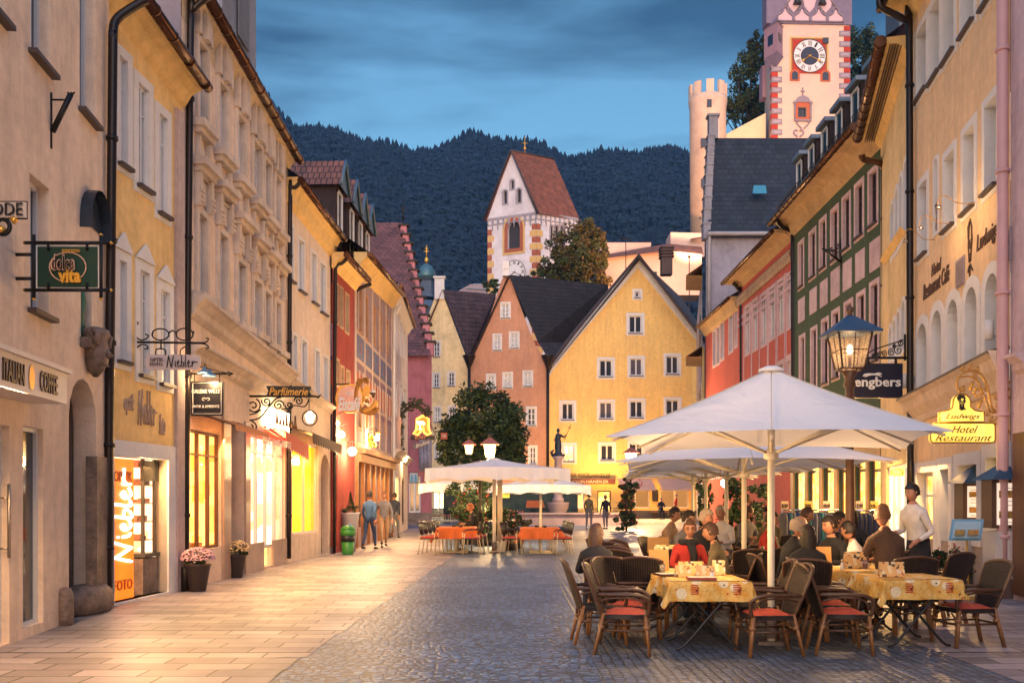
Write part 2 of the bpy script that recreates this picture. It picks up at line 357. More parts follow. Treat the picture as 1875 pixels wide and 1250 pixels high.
# ================================================================ ground
def cobble(name,base,mode):
    m=bpy.data.materials.new(name); m.use_nodes=True; t=m.node_tree; b=t.nodes['Principled BSDF']; L=t.links.new
    tcn=N(t,'ShaderNodeTexCoord'); wn=N(t,'ShaderNodeTexNoise'); wn.inputs['Scale'].default_value=.9; wn.inputs['Detail'].default_value=2
    L(tcn.outputs['Object'],wn.inputs['Vector']); vm=N(t,'ShaderNodeVectorMath',operation='SCALE'); vm.inputs['Scale'].default_value=.35 if mode == 'fan' else .05
    L(wn.outputs['Color'],vm.inputs[0]); ad=N(t,'ShaderNodeVectorMath',operation='ADD'); L(tcn.outputs['Object'],ad.inputs[0]); L(vm.outputs[0],ad.inputs[1])
    if mode in ('fan','rows'):
        mpn=N(t,'ShaderNodeMapping'); mpn.inputs['Scale'].default_value=(10.4,12.0,0.001) if mode == 'fan' else (10.5,9.0,.001); L(ad.outputs[0],mpn.inputs[0])
        rnd=.62 if mode == 'fan' else .28
        v1=N(t,'ShaderNodeTexVoronoi',feature='DISTANCE_TO_EDGE'); v1.inputs['Scale'].default_value=1; v1.inputs['Randomness'].default_value=rnd; L(mpn.outputs[0],v1.inputs['Vector'])
        v2=N(t,'ShaderNodeTexVoronoi',feature='F1'); v2.inputs['Scale'].default_value=1; v2.inputs['Randomness'].default_value=rnd; L(mpn.outputs[0],v2.inputs['Vector'])
        dist=v1.outputs['Distance']; cell=v2.outputs['Color']; j0,j1=.02,.16
        hp=N(t,'ShaderNodeMapRange'); hp.inputs[1].default_value=.0; hp.inputs[2].default_value=.34; hp.interpolation_type='SMOOTHSTEP'; L(dist,hp.inputs[0]); height=hp.outputs[0]
        jm=N(t,'ShaderNodeMapRange'); jm.inputs[1].default_value=j0; jm.inputs[2].default_value=j1; L(dist,jm.inputs[0]); joint=jm.outputs[0]
        sc=N(t,'ShaderNodeSeparateColor'); L(cell,sc.inputs[0]); cv=sc.outputs[0]
    else:
        br=N(t,'ShaderNodeTexBrick'); br.inputs['Scale'].default_value=1; br.inputs['Brick Width'].default_value=.62; br.inputs['Row Height'].default_value=.33; br.inputs['Mortar Size'].default_value=.011; br.inputs['Mortar Smooth'].default_value=.2; br.inputs['Bias'].default_value=0
        br.offset=.38; br.inputs['Color1'].default_value=(0,0,0,1); br.inputs['Color2'].default_value=(1,1,1,1); br.inputs['Mortar'].default_value=(.5,.5,.5,1)
        L(ad.outputs[0],br.inputs['Vector']); sc=N(t,'ShaderNodeSeparateColor'); L(br.outputs['Color'],sc.inputs[0]); cv=sc.outputs[0]
        iv=N(t,'ShaderNodeMath',operation='SUBTRACT'); iv.inputs[0].default_value=1; L(br.outputs['Fac'],iv.inputs[1]); joint=iv.outputs[0]; height=joint
        b2=N(t,'ShaderNodeTexBrick'); b2.inputs['Scale'].default_value=1; b2.inputs['Brick Width'].default_value=40; b2.inputs['Row Height'].default_value=1.65; b2.inputs['Mortar Size'].default_value=.03; b2.offset=0; L(ad.outputs[0],b2.inputs['Vector'])
        i2=N(t,'ShaderNodeMath',operation='SUBTRACT'); i2.inputs[0].default_value=1; L(b2.outputs['Fac'],i2.inputs[1]); mn=N(t,'ShaderNodeMath',operation='MINIMUM'); L(i2.outputs[0],mn.inputs[0]); L(joint,mn.inputs[1]); joint=mn.outputs[0]; height=joint
    n1=N(t,'ShaderNodeTexNoise'); n1.inputs['Scale'].default_value=.7; n1.inputs['Detail'].default_value=9; n1.inputs['Roughness'].default_value=.65; L(tcn.outputs['Object'],n1.inputs['Vector'])
    s1=N(t,'ShaderNodeMapRange'); s1.inputs[3].default_value=.64; s1.inputs[4].default_value=1.3; L(cv,s1.inputs[0])
    s2=N(t,'ShaderNodeMapRange'); s2.inputs[1].default_value=.3; s2.inputs[2].default_value=.7; s2.inputs[3].default_value=.7; s2.inputs[4].default_value=1.25; L(n1.outputs['Fac'],s2.inputs[0])
    mu=N(t,'ShaderNodeMath',operation='MULTIPLY'); L(s1.outputs[0],mu.inputs[0]); L(s2.outputs[0],mu.inputs[1])
    vv=N(t,'ShaderNodeMix',data_type='RGBA',blend_type='MULTIPLY'); vv.inputs[0].default_value=1; vv.inputs[6].default_value=(*base,1); L(mu.outputs[0],vv.inputs[7])
    mj=N(t,'ShaderNodeMix',data_type='RGBA'); mj.inputs[6].default_value=(.03,.028,.022,1); L(vv.outputs[2],mj.inputs[7]); L(joint,mj.inputs[0]); L(mj.outputs[2],b.inputs['Base Color'])
    rr=N(t,'ShaderNodeMapRange'); rr.inputs[3].default_value=.56 if mode != 'slab' else .6; rr.inputs[4].default_value=.32 if mode != 'slab' else .34; L(n1.outputs['Fac'],rr.inputs[0]); L(rr.outputs[0],b.inputs['Roughness']); b.inputs['Specular IOR Level'].default_value=.6
    bp=N(t,'ShaderNodeBump'); bp.inputs['Strength'].default_value=.42 if mode != 'slab' else .4; bp.inputs['Distance'].default_value=.02 if mode != 'slab' else .006
    fn=N(t,'ShaderNodeTexNoise'); fn.inputs['Scale'].default_value=30; L(tcn.outputs['Object'],fn.inputs['Vector']); fm_=N(t,'ShaderNodeMath',operation='MULTIPLY'); fm_.inputs[1].default_value=.22; L(fn.outputs['Fac'],fm_.inputs[0]); fa=N(t,'ShaderNodeMath',operation='ADD'); L(fm_.outputs[0],fa.inputs[0]); L(height,fa.inputs[1])
    cvh=N(t,'ShaderNodeMath',operation='MULTIPLY_ADD'); cvh.inputs[1].default_value=.25; L(cv,cvh.inputs[0]); L(fa.outputs[0],cvh.inputs[2])
    L(cvh.outputs[0],bp.inputs['Height']); L(bp.outputs[0],b.inputs['Normal'])
    MATS[name]=m; return m
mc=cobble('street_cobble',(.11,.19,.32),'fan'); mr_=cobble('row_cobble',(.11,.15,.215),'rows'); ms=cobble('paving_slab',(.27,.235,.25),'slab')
def sheet(name,pts,z,m):
    mb=MB(); mb.poly([(x,y,z) for x,y in pts]); return mb.build(name,m,None,kind='structure')
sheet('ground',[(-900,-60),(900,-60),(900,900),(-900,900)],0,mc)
lft=[(-9,-10),(-2.2,-10)]
yy=3.0; k=0
while yy<27:                                    # toothed edge between slabs and cobbles
    xb=-2.25+(yy-3)*.028; lft += [(xb,yy),(xb+.0,yy+1.6),(xb-.42,yy+1.62)]; yy += 1.65
lft += [(-2.0,28),(-3.4,50),(-9,50)]
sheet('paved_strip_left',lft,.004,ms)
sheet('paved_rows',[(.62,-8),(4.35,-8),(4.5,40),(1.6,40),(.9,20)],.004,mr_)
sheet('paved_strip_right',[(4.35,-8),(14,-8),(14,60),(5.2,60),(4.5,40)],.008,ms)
# forested mountain behind the town
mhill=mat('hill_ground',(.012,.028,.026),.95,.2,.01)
prof=[(-260,1),(300,0),(440,122),(500,195),(545,236),(620,247),(700,268),(740,280),(780,276),(820,268),(870,248),(920,254),(950,262),(1000,272),(1045,292),(1080,290),(1130,283),(1200,280),(1262,284),(1350,262),(1500,240),(1700,200),(2100,150)]
def ridge_y(px):
    for (a,ya),(b,yb) in zip(prof,prof[1:]):
        if a <= px <= b: return ya+(yb-ya)*(px-a)/(b-a)
    return 300
def hillpt(px,t):
    """t 0 foot .. 1 ridge"""
    Y=330+430*t+30*math.sin(px*.013+t*3)
    ztop=EYE+(HY-(ridge_y(px)+13+5*math.sin(px*.05)))/F*(760+30*math.sin(px*.013+3))
    return Vector((Xp(px,Y),Y,-4+(ztop+4)*(t ** .92)+5*math.sin(px*.03+t*9)*t*(1-t)))
mb=MB(); pxs=list(range(300,1700,25)); ts=[i/24 for i in range(25)]+[1.12]
g=[[hillpt(px,min(t,1)) if t <= 1 else hillpt(px,1)+Vector((0,200,-60)) for px in pxs] for t in ts]
o=mb.add([p for r_ in g for p in r_],[],0); n_=len(pxs)
for i in range(len(ts)-1):
    for j in range(n_-1): mb.f.append([i*n_+j,i*n_+j+1,(i+1)*n_+j+1,(i+1)*n_+j]); mb.mi.append(0); mb.sm.append(True)
mb.build('mountain',mhill,None,kind='structure')
rng=random.Random(3); mb=MB()
def conifer(mb,p,h,r,mi):
    for q in range(3):
        z0=h*(.12+q*.27); z1=h*(.52+q*.24); rr=r*(1-q*.27); a0=rng.random()*6; n=6; o=len(mb.v)
        for k in range(n): a=a0+2*math.pi*k/n; q_=rr*rng.uniform(.7,1.15); mb.v.append((p.x+q_*math.cos(a),p.y+q_*math.sin(a),p.z+z0+rng.uniform(-.06,.03)*h))
        mb.v.append((p.x,p.y,p.z+z1))
        for k in range(n): mb.f.append([o+k,o+(k+1) % n,o+n]); mb.mi.append(mi); mb.sm.append(False)
def broad(mb,p,h,mi):
    for q in range(5):
        c=p+Vector((rng.uniform(-.25,.25)*h,rng.uniform(-.25,.25)*h,h*rng.uniform(.4,.75))); r=h*rng.uniform(.17,.3); o=len(mb.v)
        for (a,e) in [(0,0),(1.26,.1),(2.5,-.1),(3.77,.1),(5.03,0)]: rr=r*rng.uniform(.8,1.2); mb.v.append((c.x+rr*math.cos(a),c.y+rr*math.sin(a),c.z+e*r))
        mb.v.append((c.x,c.y,c.z+r*.9)); mb.v.append((c.x,c.y,c.z-r))
        for k in range(5): mb.f.append([o+k,o+(k+1) % 5,o+5]); mb.f.append([o+(k+1) % 5,o+k,o+6]); mb.mi += [mi,mi]; mb.sm += [False,False]
for i in range(19000):
    t=rng.random() ** .8; px=rng.uniform(310,1480)
    p=hillpt(px,t); s=.5+.5*rng.random()
    if rng.random()<.5 or t>.97: conifer(mb,p,10.5*s+3,2.9*s+.9,rng.choice((0,0,1)))
    else: broad(mb,p,9*s+3,rng.choice((1,2)))
for i in range(900):
    px=470+i*1.06+rng.uniform(-2,2); p=hillpt(px,1); s=rng.random() ** 2; conifer(mb,p,5+8*s*s*s,2.4+1.0*s,0)
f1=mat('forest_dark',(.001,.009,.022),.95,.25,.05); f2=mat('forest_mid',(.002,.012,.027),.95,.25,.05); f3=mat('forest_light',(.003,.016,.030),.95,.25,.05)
tr_=mb.build('mountain_forest',[f1,f2,f3]); tr_['kind']='stuff'; tr_['label']='dark blue forest of firs covering the mountain behind the town'; tr_['category']='forest'
# ================================================================ left side of the street
OUT=(1,0)
pA0=G(0,1186); pA1=G(200,1112); dA=(pA1-pA0).normalized(); pAm=pA0-dA*6.5
WA=Wall(pAm,pA1,OUT); WB=Wall(G(200,1112)+Vector((-.05,0,0)),G(332,1081),OUT); WC=Wall(G(332,1081),G(527,1030),OUT); WD=Wall(G(527,1030),G(605,1013.5),OUT)
WE=Wall(Vector((-5.13,27.3,0)),Vector((-4.98,30.2,0)),OUT); WF=Wall(Vector((-4.98,30.2,0)),Vector((-4.98,39.6,0)),OUT); WG=Wall(Vector((-4.98,39.6,0)),Vector((-5.35,49,0)),OUT)
pl_grey=plaster('plaster_grey_beige',(.74,.58,.44),(.54,.41,.31)); pl_yel=plaster('plaster_yellow',(.78,.53,.22),(.66,.43,.18)); pl_stucco=plaster('plaster_stucco',(.72,.56,.43),(.56,.42,.32)); pl_pale=plaster('plaster_pale',(.70,.56,.43),(.56,.44,.34))
pl_red=plaster('plaster_red',(.36,.07,.055)); pl_white=plaster('plaster_white',(.64,.56,.50)); pl_pink=plaster('plaster_pink',(.36,.13,.15)); pl_fresco=plaster('plaster_fresco',(.33,.25,.27))
tile_red=tiles('tiles_red',(.22,.085,.06),(.15,.06,.045)); tile_dark=tiles('tiles_dark',(.02,.016,.018),(.012,.01,.012)); tile_brown=tiles('tiles_brown',(.13,.065,.055),(.08,.045,.04),.3,.33); tile_rust=tiles('tiles_rust',(.25,.085,.045),(.19,.065,.035),.3,.35)
W_=M['white_paint']; wood_o=mat('wood_brown',(.12,.05,.02),.5,.25,6,stretch=(1,1,.2))
glow_y=glow('shop_yellow',(.85,.36,.05),(1,.66,.20),.72,3.6,'voronoi',thr=(.1,.7)); glow_w=glow('shop_white',(.9,.52,.22),(1,.88,.62),.62,3.2,'voronoi',thr=(.1,.6)); glow_o=glow('shop_orange',(.9,.32,.05),(1,.62,.18),.9,3)
def win(par,W,x0,x1,yt,yb,arch=False,**k):
    a,b,c,d=px_rect(W,x0,x1,yt,yb); return window(par,W,archp(a,b,c,d) if arch else rect(a,b,c,d),**k)
def hole(W,x0,x1,yt,yb,arch=False):
    a,b,c,d=px_rect(W,x0,x1,yt,yb); return archp(a,b,c,d) if arch else rect(a,b,c,d)
def house(name,label,W): return thing(name,label,'house',tuple(W.pt(W.L/2,0)))
def display(par,W,x0,x1,yt,yb,depth,gm,name='shop_window',frame=None,fw=.06,mull=0,trans=(),base=True,fn=-.08):
    """lit shop window: frame in the opening, glass, glowing box behind"""
    a,b,c,d=px_rect(W,x0,x1,yt,yb); f=window(par,W,rect(a,b,c,d),r=.1,fw=fw,fm=frame or W_,mull=mull,trans=trans,gm=M['shopglass'],name=name)
    mb=MB(); e=.0
    mb.quad(W.pt(a,c,-depth),W.pt(b,c,-depth),W.pt(b,d,-depth),W.pt(a,d,-depth))
    for (p,q) in (((a,c),(b,c)),((a,d),(b,d)),((a,c),(a,d)),((b,c),(b,d))): mb.quad(W.pt(*p,-.13),W.pt(*q,-.13),W.pt(*q,-depth),W.pt(*p,-depth))
    mb.build('lit_interior',gm,f); return f
# ---------------- grey beige corner house with the coffee bar
hA=house('town_house','grey beige plaster house at the left edge over the coffee bar with an arched doorway',WA)
ho=[hole(WA,-38,8,-130,15),hole(WA,55,92,-90,112),hole(WA,146,174,-95,213),hole(WA,54,90,331,572),hole(WA,148,168,470,622)]
a_,b_,c_,d_=px_rect(WA,126,176,693,1140); ardoor=archp(a_,b_,0,d_); ho.append(ardoor)
du=WA.u(-70),WA.u(17); ho.append(rect(du[0],du[1],.02,WA.z(8,778))); sw=px_rect(WA,42,79,782,1162); ho.append(rect(sw[0],sw[1],.12,sw[3]))
wallmesh(hA,WA,rect(0,WA.L,0,10.6),ho,pl_grey,.32)
for q in ho[:4]: window(hA,WA,q,r=.17,fw=.06,mull=1,trans=(),sill=M['dark_sill'])
gl_=window(hA,WA,ho[4],r=.3,fw=.04,mull=0,trans=(),fm=W_)
mb=MB(); uu=WA.u(146); u2=WA.u(172); z1=WA.z(160,622); wbox(mb,WA,uu,u2,z1-.14,z1-.01,0,.14); mb.build('niche_ledge',M['stone'],hA)
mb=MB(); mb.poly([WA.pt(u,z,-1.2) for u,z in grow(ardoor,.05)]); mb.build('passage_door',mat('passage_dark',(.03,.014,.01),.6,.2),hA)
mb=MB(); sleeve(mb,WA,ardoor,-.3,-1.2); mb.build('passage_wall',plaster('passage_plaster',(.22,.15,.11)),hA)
# stone jamb and rounded foot stone of the passage
mb=MB(); u0,u1=WA.u(170),WA.u(196); wbox(mb,WA,u0+.02,u1,0,WA.z(180,836),-.1,.05); mb.build('stone_jamb',M['stone'],hA)
mb=MB(); u0,u1=WA.u(147),WA.u(201); c=WA.pt((u0+u1)/2,0,-.12); mb.lathe(c,[(.25,0),(.30,.04),(.31,.18),(.29,.3),(.22,.38),(.1,.4)],18,sx=.9,sy=2.0); ft=mb.build('foot_stone',M['stone'],hA)
mb=MB(); c=WA.pt(WA.u(112),0,.05); mb.lathe(c,[(.09,0),(.1,.1),(.095,.38),(.07,.46),(.02,.48)],14); tag(mb.build('bollard',M['stone']),'worn round-topped guard stone at the left of the arched doorway','bollard')
f=window(hA,WA,rect(du[0],du[1],.02,WA.z(8,778)),r=.12,fw=.1,mull=0,trans=(),name='glass_door'); 
mb=MB(); hu=WA.u(16.5) ; hx=hu-.05; mb.tube([WA.pt(hx,.95,.02),WA.pt(hx,1.75,.02)],.018,8); mb.tube([WA.pt(hx,1.05,.02),WA.pt(hx,1.05,-.1)],.012,6); mb.tube([WA.pt(hx,1.6,.02),WA.pt(hx,1.6,-.1)],.012,6); mb.build('door_handle',mat('steel',(.5,.42,.32),.3,.05,metal=1),f)
window(hA,WA,rect(sw[0],sw[1],.12,sw[3]),r=.1,fw=.05,mull=0,trans=())
mb=MB(); z9=WA.z(8,778)
for (u8,u9,q8) in ((du[0],du[1],0),): mb.quad(WA.pt(u8,.05,-2.2),WA.pt(u9,.05,-2.2),WA.pt(u9,z9,-2.2),WA.pt(u8,z9,-2.2)); mb.quad(WA.pt(u8,.05,-.34),WA.pt(u8,z9,-.34),WA.pt(u8,z9,-2.2),WA.pt(u8,.05,-2.2)); mb.quad(WA.pt(u9,.05,-.34),WA.pt(u9,z9,-.34),WA.pt(u9,z9,-2.2),WA.pt(u9,.05,-2.2)); mb.quad(WA.pt(u8,z9,-.34),WA.pt(u9,z9,-.34),WA.pt(u9,z9,-2.2),WA.pt(u8,z9,-2.2))
mb.build('bar_interior',glow('bar_glow',(.10,.03,.01),(.7,.3,.08),.55,2.2),hA)
# projecting fascia with the bar's name
fz0,fz1=WA.z(60,741),WA.z(60,686); fu0,fu1=WA.u(-150),WA.u(128,.45)
mb=MB(); wbox(mb,WA,fu0,fu1,fz0,fz1,.02,.42); wbox(mb,WA,fu0,fu1+.03,fz1,fz1+.05,.0,.47); mb.build('fascia',mat('fascia_white',(.66,.58,.52),.5,.05,4),hA)
tm=mat('letter_brown',(.05,.02,.012),.5,0)
zc=(fz0+fz1)/2
uc=lambda px: WA.u(px,.42)
text(hA,'ITALIAN',WA.pt((uc(4)+uc(43))/2,zc,.425),WA.rv(),(0,0,1),uc(43)-uc(4),.22,tm,bold=.02)
text(hA,'COFFEE',WA.pt((uc(72)+uc(104))/2,zc,.425),WA.rv(),(0,0,1),uc(104)-uc(72),.22,tm,bold=.02)
mb=MB(); c=WA.pt(uc(57),zc,.43); mb.add([c+WA.rv()*(.075*math.cos(a*.524))+Vector((0,0,.13*math.sin(a*.524))) for a in range(12)],[tuple(range(12))]); mb.build('bean_emblem',M['gold'],hA)
# metal hood with figure niche, stone mask console
hood=thing('canopy_hood','blue grey rounded metal hood over the figure niche above the green sign','hood',tuple(WA.pt(WA.u(165),5.4)))
mb=MB(); z0h,z1h=WA.z(165,415),WA.z(165,350); ua,ub=WA.u(146),WA.u(184)
for k in range(10):
    a0,a1=math.pi/2*k/9,math.pi/2*(k+1)/9
segs=[(math.cos(math.pi*k/10),math.sin(math.pi*k/10)) for k in range(11)]
R0=(ub-ua)/2; cu_=(ua+ub)/2
pts=[(cu_-R0*c,z0h+(z1h-z0h)*s) for c,s in segs]
for p,q in zip(pts,pts[1:]): mb.quad(WA.pt(*p,.0),WA.pt(*q,.0),WA.pt(*q,.16),WA.pt(*p,.16))
mb.poly([WA.pt(*p,.02) for p in pts]); 
for s_ in (pts[0],pts[-1]): mb.quad(WA.pt(s_[0],s_[1],0),WA.pt(s_[0],s_[1],.16),WA.pt(s_[0],s_[1]-.12,.16),WA.pt(s_[0],s_[1]-.12,0))
mb.build('shell',mat('hood_metal',(.03,.045,.07),.35,.3,5,metal=.5),hood)
fig=thing('niche_figure','small green and red painted figure standing in the wall niche','statue',tuple(WA.pt(WA.u(158),z1,.05)))
mb=MB(); c=WA.pt(WA.u(158),z1-.0,-.1); mb.lathe(c,[(.07,0),(.09,.1),(.07,.3),(.1,.5),(.08,.66),(.03,.72)],12); mb.build('robe',mat('figure_green',(.03,.13,.08),.5,.3,9),fig)
mb=MB(); mb.lathe(c+Vector((0,0,.7)),[(.03,0),(.06,.04),(.065,.1),(.05,.15),(.01,.18)],12); mb.build('head',mat('figure_skin',(.5,.3,.2),.6,.1),fig)
mb=MB(); mb.lathe(c+Vector((0,0,.84)),[(.08,0),(.075,.03),(.035,.16),(.01,.28)],12); mb.build('cap',mat('figure_red',(.5,.05,.03),.5,.1),fig)
mask=thing('stone_mask','carved stone mask console above the arched doorway','carving',tuple(WA.pt(WA.u(163),3.4)))
mb=MB(); c=WA.pt(WA.u(161),WA.z(161,690),.1); mb.lathe(c,[(.03,0),(.1,.08),(.16,.2),(.17,.36),(.15,.5),(.19,.58),(.17,.64),(.06,.68)],14)
for s_ in (-1,1): mb.lathe(c+Vector((.1,.07*s_,.36)),[(.01,0),(.04,.02),(.045,.05),(.02,.08)],8); mb.tube([c+Vector((.02,.14*s_,.62)),c+Vector((.12,.2*s_,.56)),c+Vector((.1,.2*s_,.44)),c+Vector((.02,.15*s_,.46))],.04,7)
mb.tube([c+Vector((.14,0,.4)),c+Vector((.21,0,.28)),c+Vector((.15,0,.26))],[.02,.035,.02],7); mb.tube([c+Vector((.13,-.06,.17)),c+Vector((.17,0,.15)),c+Vector((.13,.06,.17))],.018,6); mb.build('face',M['stone'],mask)
# flag holder
fh=thing('flag_holder','black iron flag holder on the grey beige wall','flag holder',tuple(WA.pt(WA.u(93),6))); Yf=WA.pt(WA.u(93),0).y
mb=MB(); mb.tube([P(93,170,Yf),P(93,272,Yf)],.02,8); mb.tube([P(93,183,Yf),P(124,183,Yf)],.012,6); mb.tube([P(96,242,Yf),P(130,172,Yf)],.035,10)
for k in (0,1): mb.tube([P(93,176+k*80,Yf),P(88,170+k*80,Yf),P(91,165+k*82,Yf)],.01,5)
for x_ in (124,131,137): mb.tube([P(129,176,Yf),P(x_,169,Yf)],.012,5)
mb.build('bracket',M['iron'],fh)
dp=MB(); x_=WA.L-.02; downA=[WA.pt(WA.L+.1,12,.55),WA.pt(WA.L+.1,9.3,.5),WA.pt(WA.L,8.75,.14),WA.pt(WA.L,8.2,.14),WA.pt(WA.L,.1,.14)]
tag(downpipe(None,[P(268,0,14),P(240,16,13.9),P(212,38,13.8),P(207,70,13.75),P(206,160,13.75),P(197,1095,13.75)],.065,M['darkpipe'],5),'thick dark downpipe between the grey beige and the first yellow house','downpipe')
# ---------------- yellow optician's house
hB=house('town_house','narrow bright yellow house of the optician with white window surrounds and deep eaves',WB)
up=[(217,233,106,302),(252,272,158,343),(290,306,212,392)]; lo=[(216,231,477,660),(255,273,496,686),(293,310,532,702)]
hs=[hole(WB,*w_) for w_ in up+lo]; sB=px_rect(WB,206.5,306,838,1090); hs.append(rect(sB[0],sB[1],.04,sB[3]))
wallmesh(hB,WB,[(0,0),(WB.L,0),(WB.L,8.6),(0,9.05)],hs,pl_yel,.2)
for i,q in enumerate(hs[:6]): window(hB,WB,q,r=.09,fw=.05,band=.14,mull=1,trans=(.72,),sill=M['dark_sill'])
for q in hs[3:6]:
    us=[p[0] for p in q]; zt=max(p[1] for p in q); mb=MB(); mb.prism([WB.pt(min(us)-.14,zt+.15,.01),WB.pt(max(us)+.14,zt+.15,.01),WB.pt((min(us)+max(us))/2,zt+.42,.01)],Vector((.04,0,0))); mb.build('pediment',M['white_trim'],hB)
mb=MB(); ring(mb,WB,rect(sB[0],sB[1],.04,sB[3]),rect(sB[0]-.02,sB[1]+.32,.0,sB[3]+.24),.03); sleeve(mb,WB,rect(sB[0],sB[1],.04,sB[3]),.03,-.2); mb.build('shopfront_frame',M['white_trim'],hB)
uk=lambda px: WB.u(px)
zt=sB[3]
mb=MB(); mb.quad(WB.pt(sB[0],0,-2.4),WB.pt(sB[1],0,-2.4),WB.pt(sB[1],zt,-2.4),WB.pt(sB[0],zt,-2.4)); 
mb.quad(WB.pt(sB[0],zt,-.1),WB.pt(sB[1],zt,-.1),WB.pt(sB[1],zt,-2.4),WB.pt(sB[0],zt,-2.4))
for u_ in (sB[0],sB[1]): mb.quad(WB.pt(u_,0,-.2),WB.pt(u_,zt,-.2),WB.pt(u_,zt,-2.4),WB.pt(u_,0,-2.4))
mb.build('lit_interior',glow_w,hB)
mb=MB(); mb.quad(WB.pt(sB[0],.012,0),WB.pt(sB[1],.012,0),WB.pt(sB[1],.012,-2.4),WB.pt(sB[0],.012,-2.4)); mb.build('entrance_floor',ms,hB)
glow_panel=glow('panel_orange',(.80,.10,.005),(.95,.22,.01),.5,.8,stretch=(1,1,.7))
def opanel(x0,x1,n_):
    a,b=WB.u(x0,n_),WB.u(x1,n_); mb=MB(); wbox(mb,WB,a,b,.06,zt-.03,n_-.05,n_); return mb.build('orange_panel',glow_panel,hB),a,b
pn,a,b=opanel(203,245,-.05)
white_e=mat('lit_white',(.9,.85,.8),.5,0,emit=(1,.9,.8),estr=1.6)
Nieb=[[(.05,.0),(.0,.16),(.55,.04),(.5,.22)],]
def script_v(lines,x0u,x1u,z0_,z1_,W,n_,r,m,par,name='lettering'):
    mb=MB()
    for ln in lines: mb.tube(smoothp([W.pt(x0u+(x1u-x0u)*(1-y),z0_+(z1_-z0_)*x,n_) for x,y in ln],4),r,5)
    return mb.build(name,m,par)
NIEB=[[(0,.05),(.03,.55),(.06,.95)],[(.06,.95),(.1,.5),(.15,.05)],[(.15,.05),(.18,.5),(.22,1.0)],[(.27,.55),(.28,.2),(.31,.1)],[(.27,.78),(.275,.8)],
        [(.34,.35),(.4,.45),(.38,.62),(.34,.4),(.38,.1),(.45,.2)],[(.49,1.0),(.47,.1),(.53,.1),(.56,.4),(.5,.5)],[(.62,1.0),(.6,.1),(.66,.15)],[(.68,.35),(.75,.45),(.72,.62),(.68,.4),(.72,.08),(.79,.2)],[(.83,.55),(.83,.1)],[(.83,.3),(.88,.5),(1.0,.45)]]
script_v(NIEB,a+.06,b-.08,.62,2.05,WB,-.03,.022,white_e,hB)
ltm=mat('letter_orange',(.45,.12,.02),.5,0)
text(hB,'OPTIK',WB.pt((a+b)/2,zt-.3,-.04),WB.rv(),(0,0,1),(b-a)*.8,.16,ltm); text(hB,'FOTO',WB.pt((a+b)/2,.28,-.04),WB.rv(),(0,0,1),(b-a)*.8,.16,ltm)
opanel(247,259,-.9)
ua,ub=WB.u(262,-.15),WB.u(303,-.15)
mb=MB(); wbox(mb,WB,ua,ub,0,.62,-.6,-.15); mb.build('stone_plinth',M['stone'],hB)
mb=MB(); wbox(mb,WB,ua,ub,.64,.70,-.6,-.12); wbox(mb,WB,ub-.07,ub,.7,zt,-.19,-.12); wbox(mb,WB,ua,ua+.04,.7,zt,-.19,-.14); wbox(mb,WB,(ua+ub)/2,(ua+ub)/2+.05,.7,zt,-.19,-.14); wbox(mb,WB,ua,ub,zt-.35,zt-.02,-.2,-.14); mb.build('display_frame',mat('dark_metal',(.05,.045,.04),.35,.1,metal=.5),hB)
mb=MB()
for k in range(5): wbox(mb,WB,ua+.05,ub-.1,.9+k*.3,.915+k*.3,-.55,-.25)
for k in range(24): uu=ua+.08+rng.random()*(ub-ua-.25); zz=.92+rng.randint(0,4)*.3; wbox(mb,WB,uu,uu+.08,zz,zz+.05+.05*rng.random(),-.5,-.3)
mb.build('display_shelf',mat('goods_mixed',(.25,.18,.12),.5,.4,6,col2=(.5,.1,.03)),hB)
wb_c=plaster('pilaster_grey',(.46,.36,.33)); mb=MB(); u0=WB.u(319); wbox(mb,WB,u0,WB.L-.0,0,8.2,.0,.06); mb.build('corner_strip',wb_c,hB)
eave(hB,WB,-.1,WB.L+.05,9.08,.36,M['soffit_cream'],M['copper'],cove=.3,z1=8.62,roofm=tile_brown,rise=4.2)
pm=mat('faded_paint',(.42,.30,.22),.9,.35,8)
pz=WB.z(262,748); text(hB,'optik',WB.pt((WB.u(226)+WB.u(244))/2,pz+.02,.012),WB.rv(),(0,0,1),WB.u(244)-WB.u(226),.34,pm,shear=.25); text(hB,'foto',WB.pt((WB.u(291)+WB.u(301))/2,pz-.2,.012),WB.rv(),(0,0,1),WB.u(301)-WB.u(291),.34,pm,shear=.25)
strokes(hB,[[(x,y) for x,y in l] for l in NIEB],WB.pt((WB.u(252)+WB.u(286))/2,pz+.0,.012),WB.rv(),(0,0,1),WB.u(286)-WB.u(252),.6,.012,pm)
# ---------------- ornate stucco house
hC=house('town_house','long grey stucco house with ornate window hoods above the galerie shop',WC)
cx_=[(360,375),(398,413),(432,446),(462,476),(482,493),(502,511)]
upC=[(84,228),(158,281),(217,330),(266,371),(297,398),(327,423)]; loC=[(395,540),(430,567),(482,592),(516,610),(536,625),(554,640)]
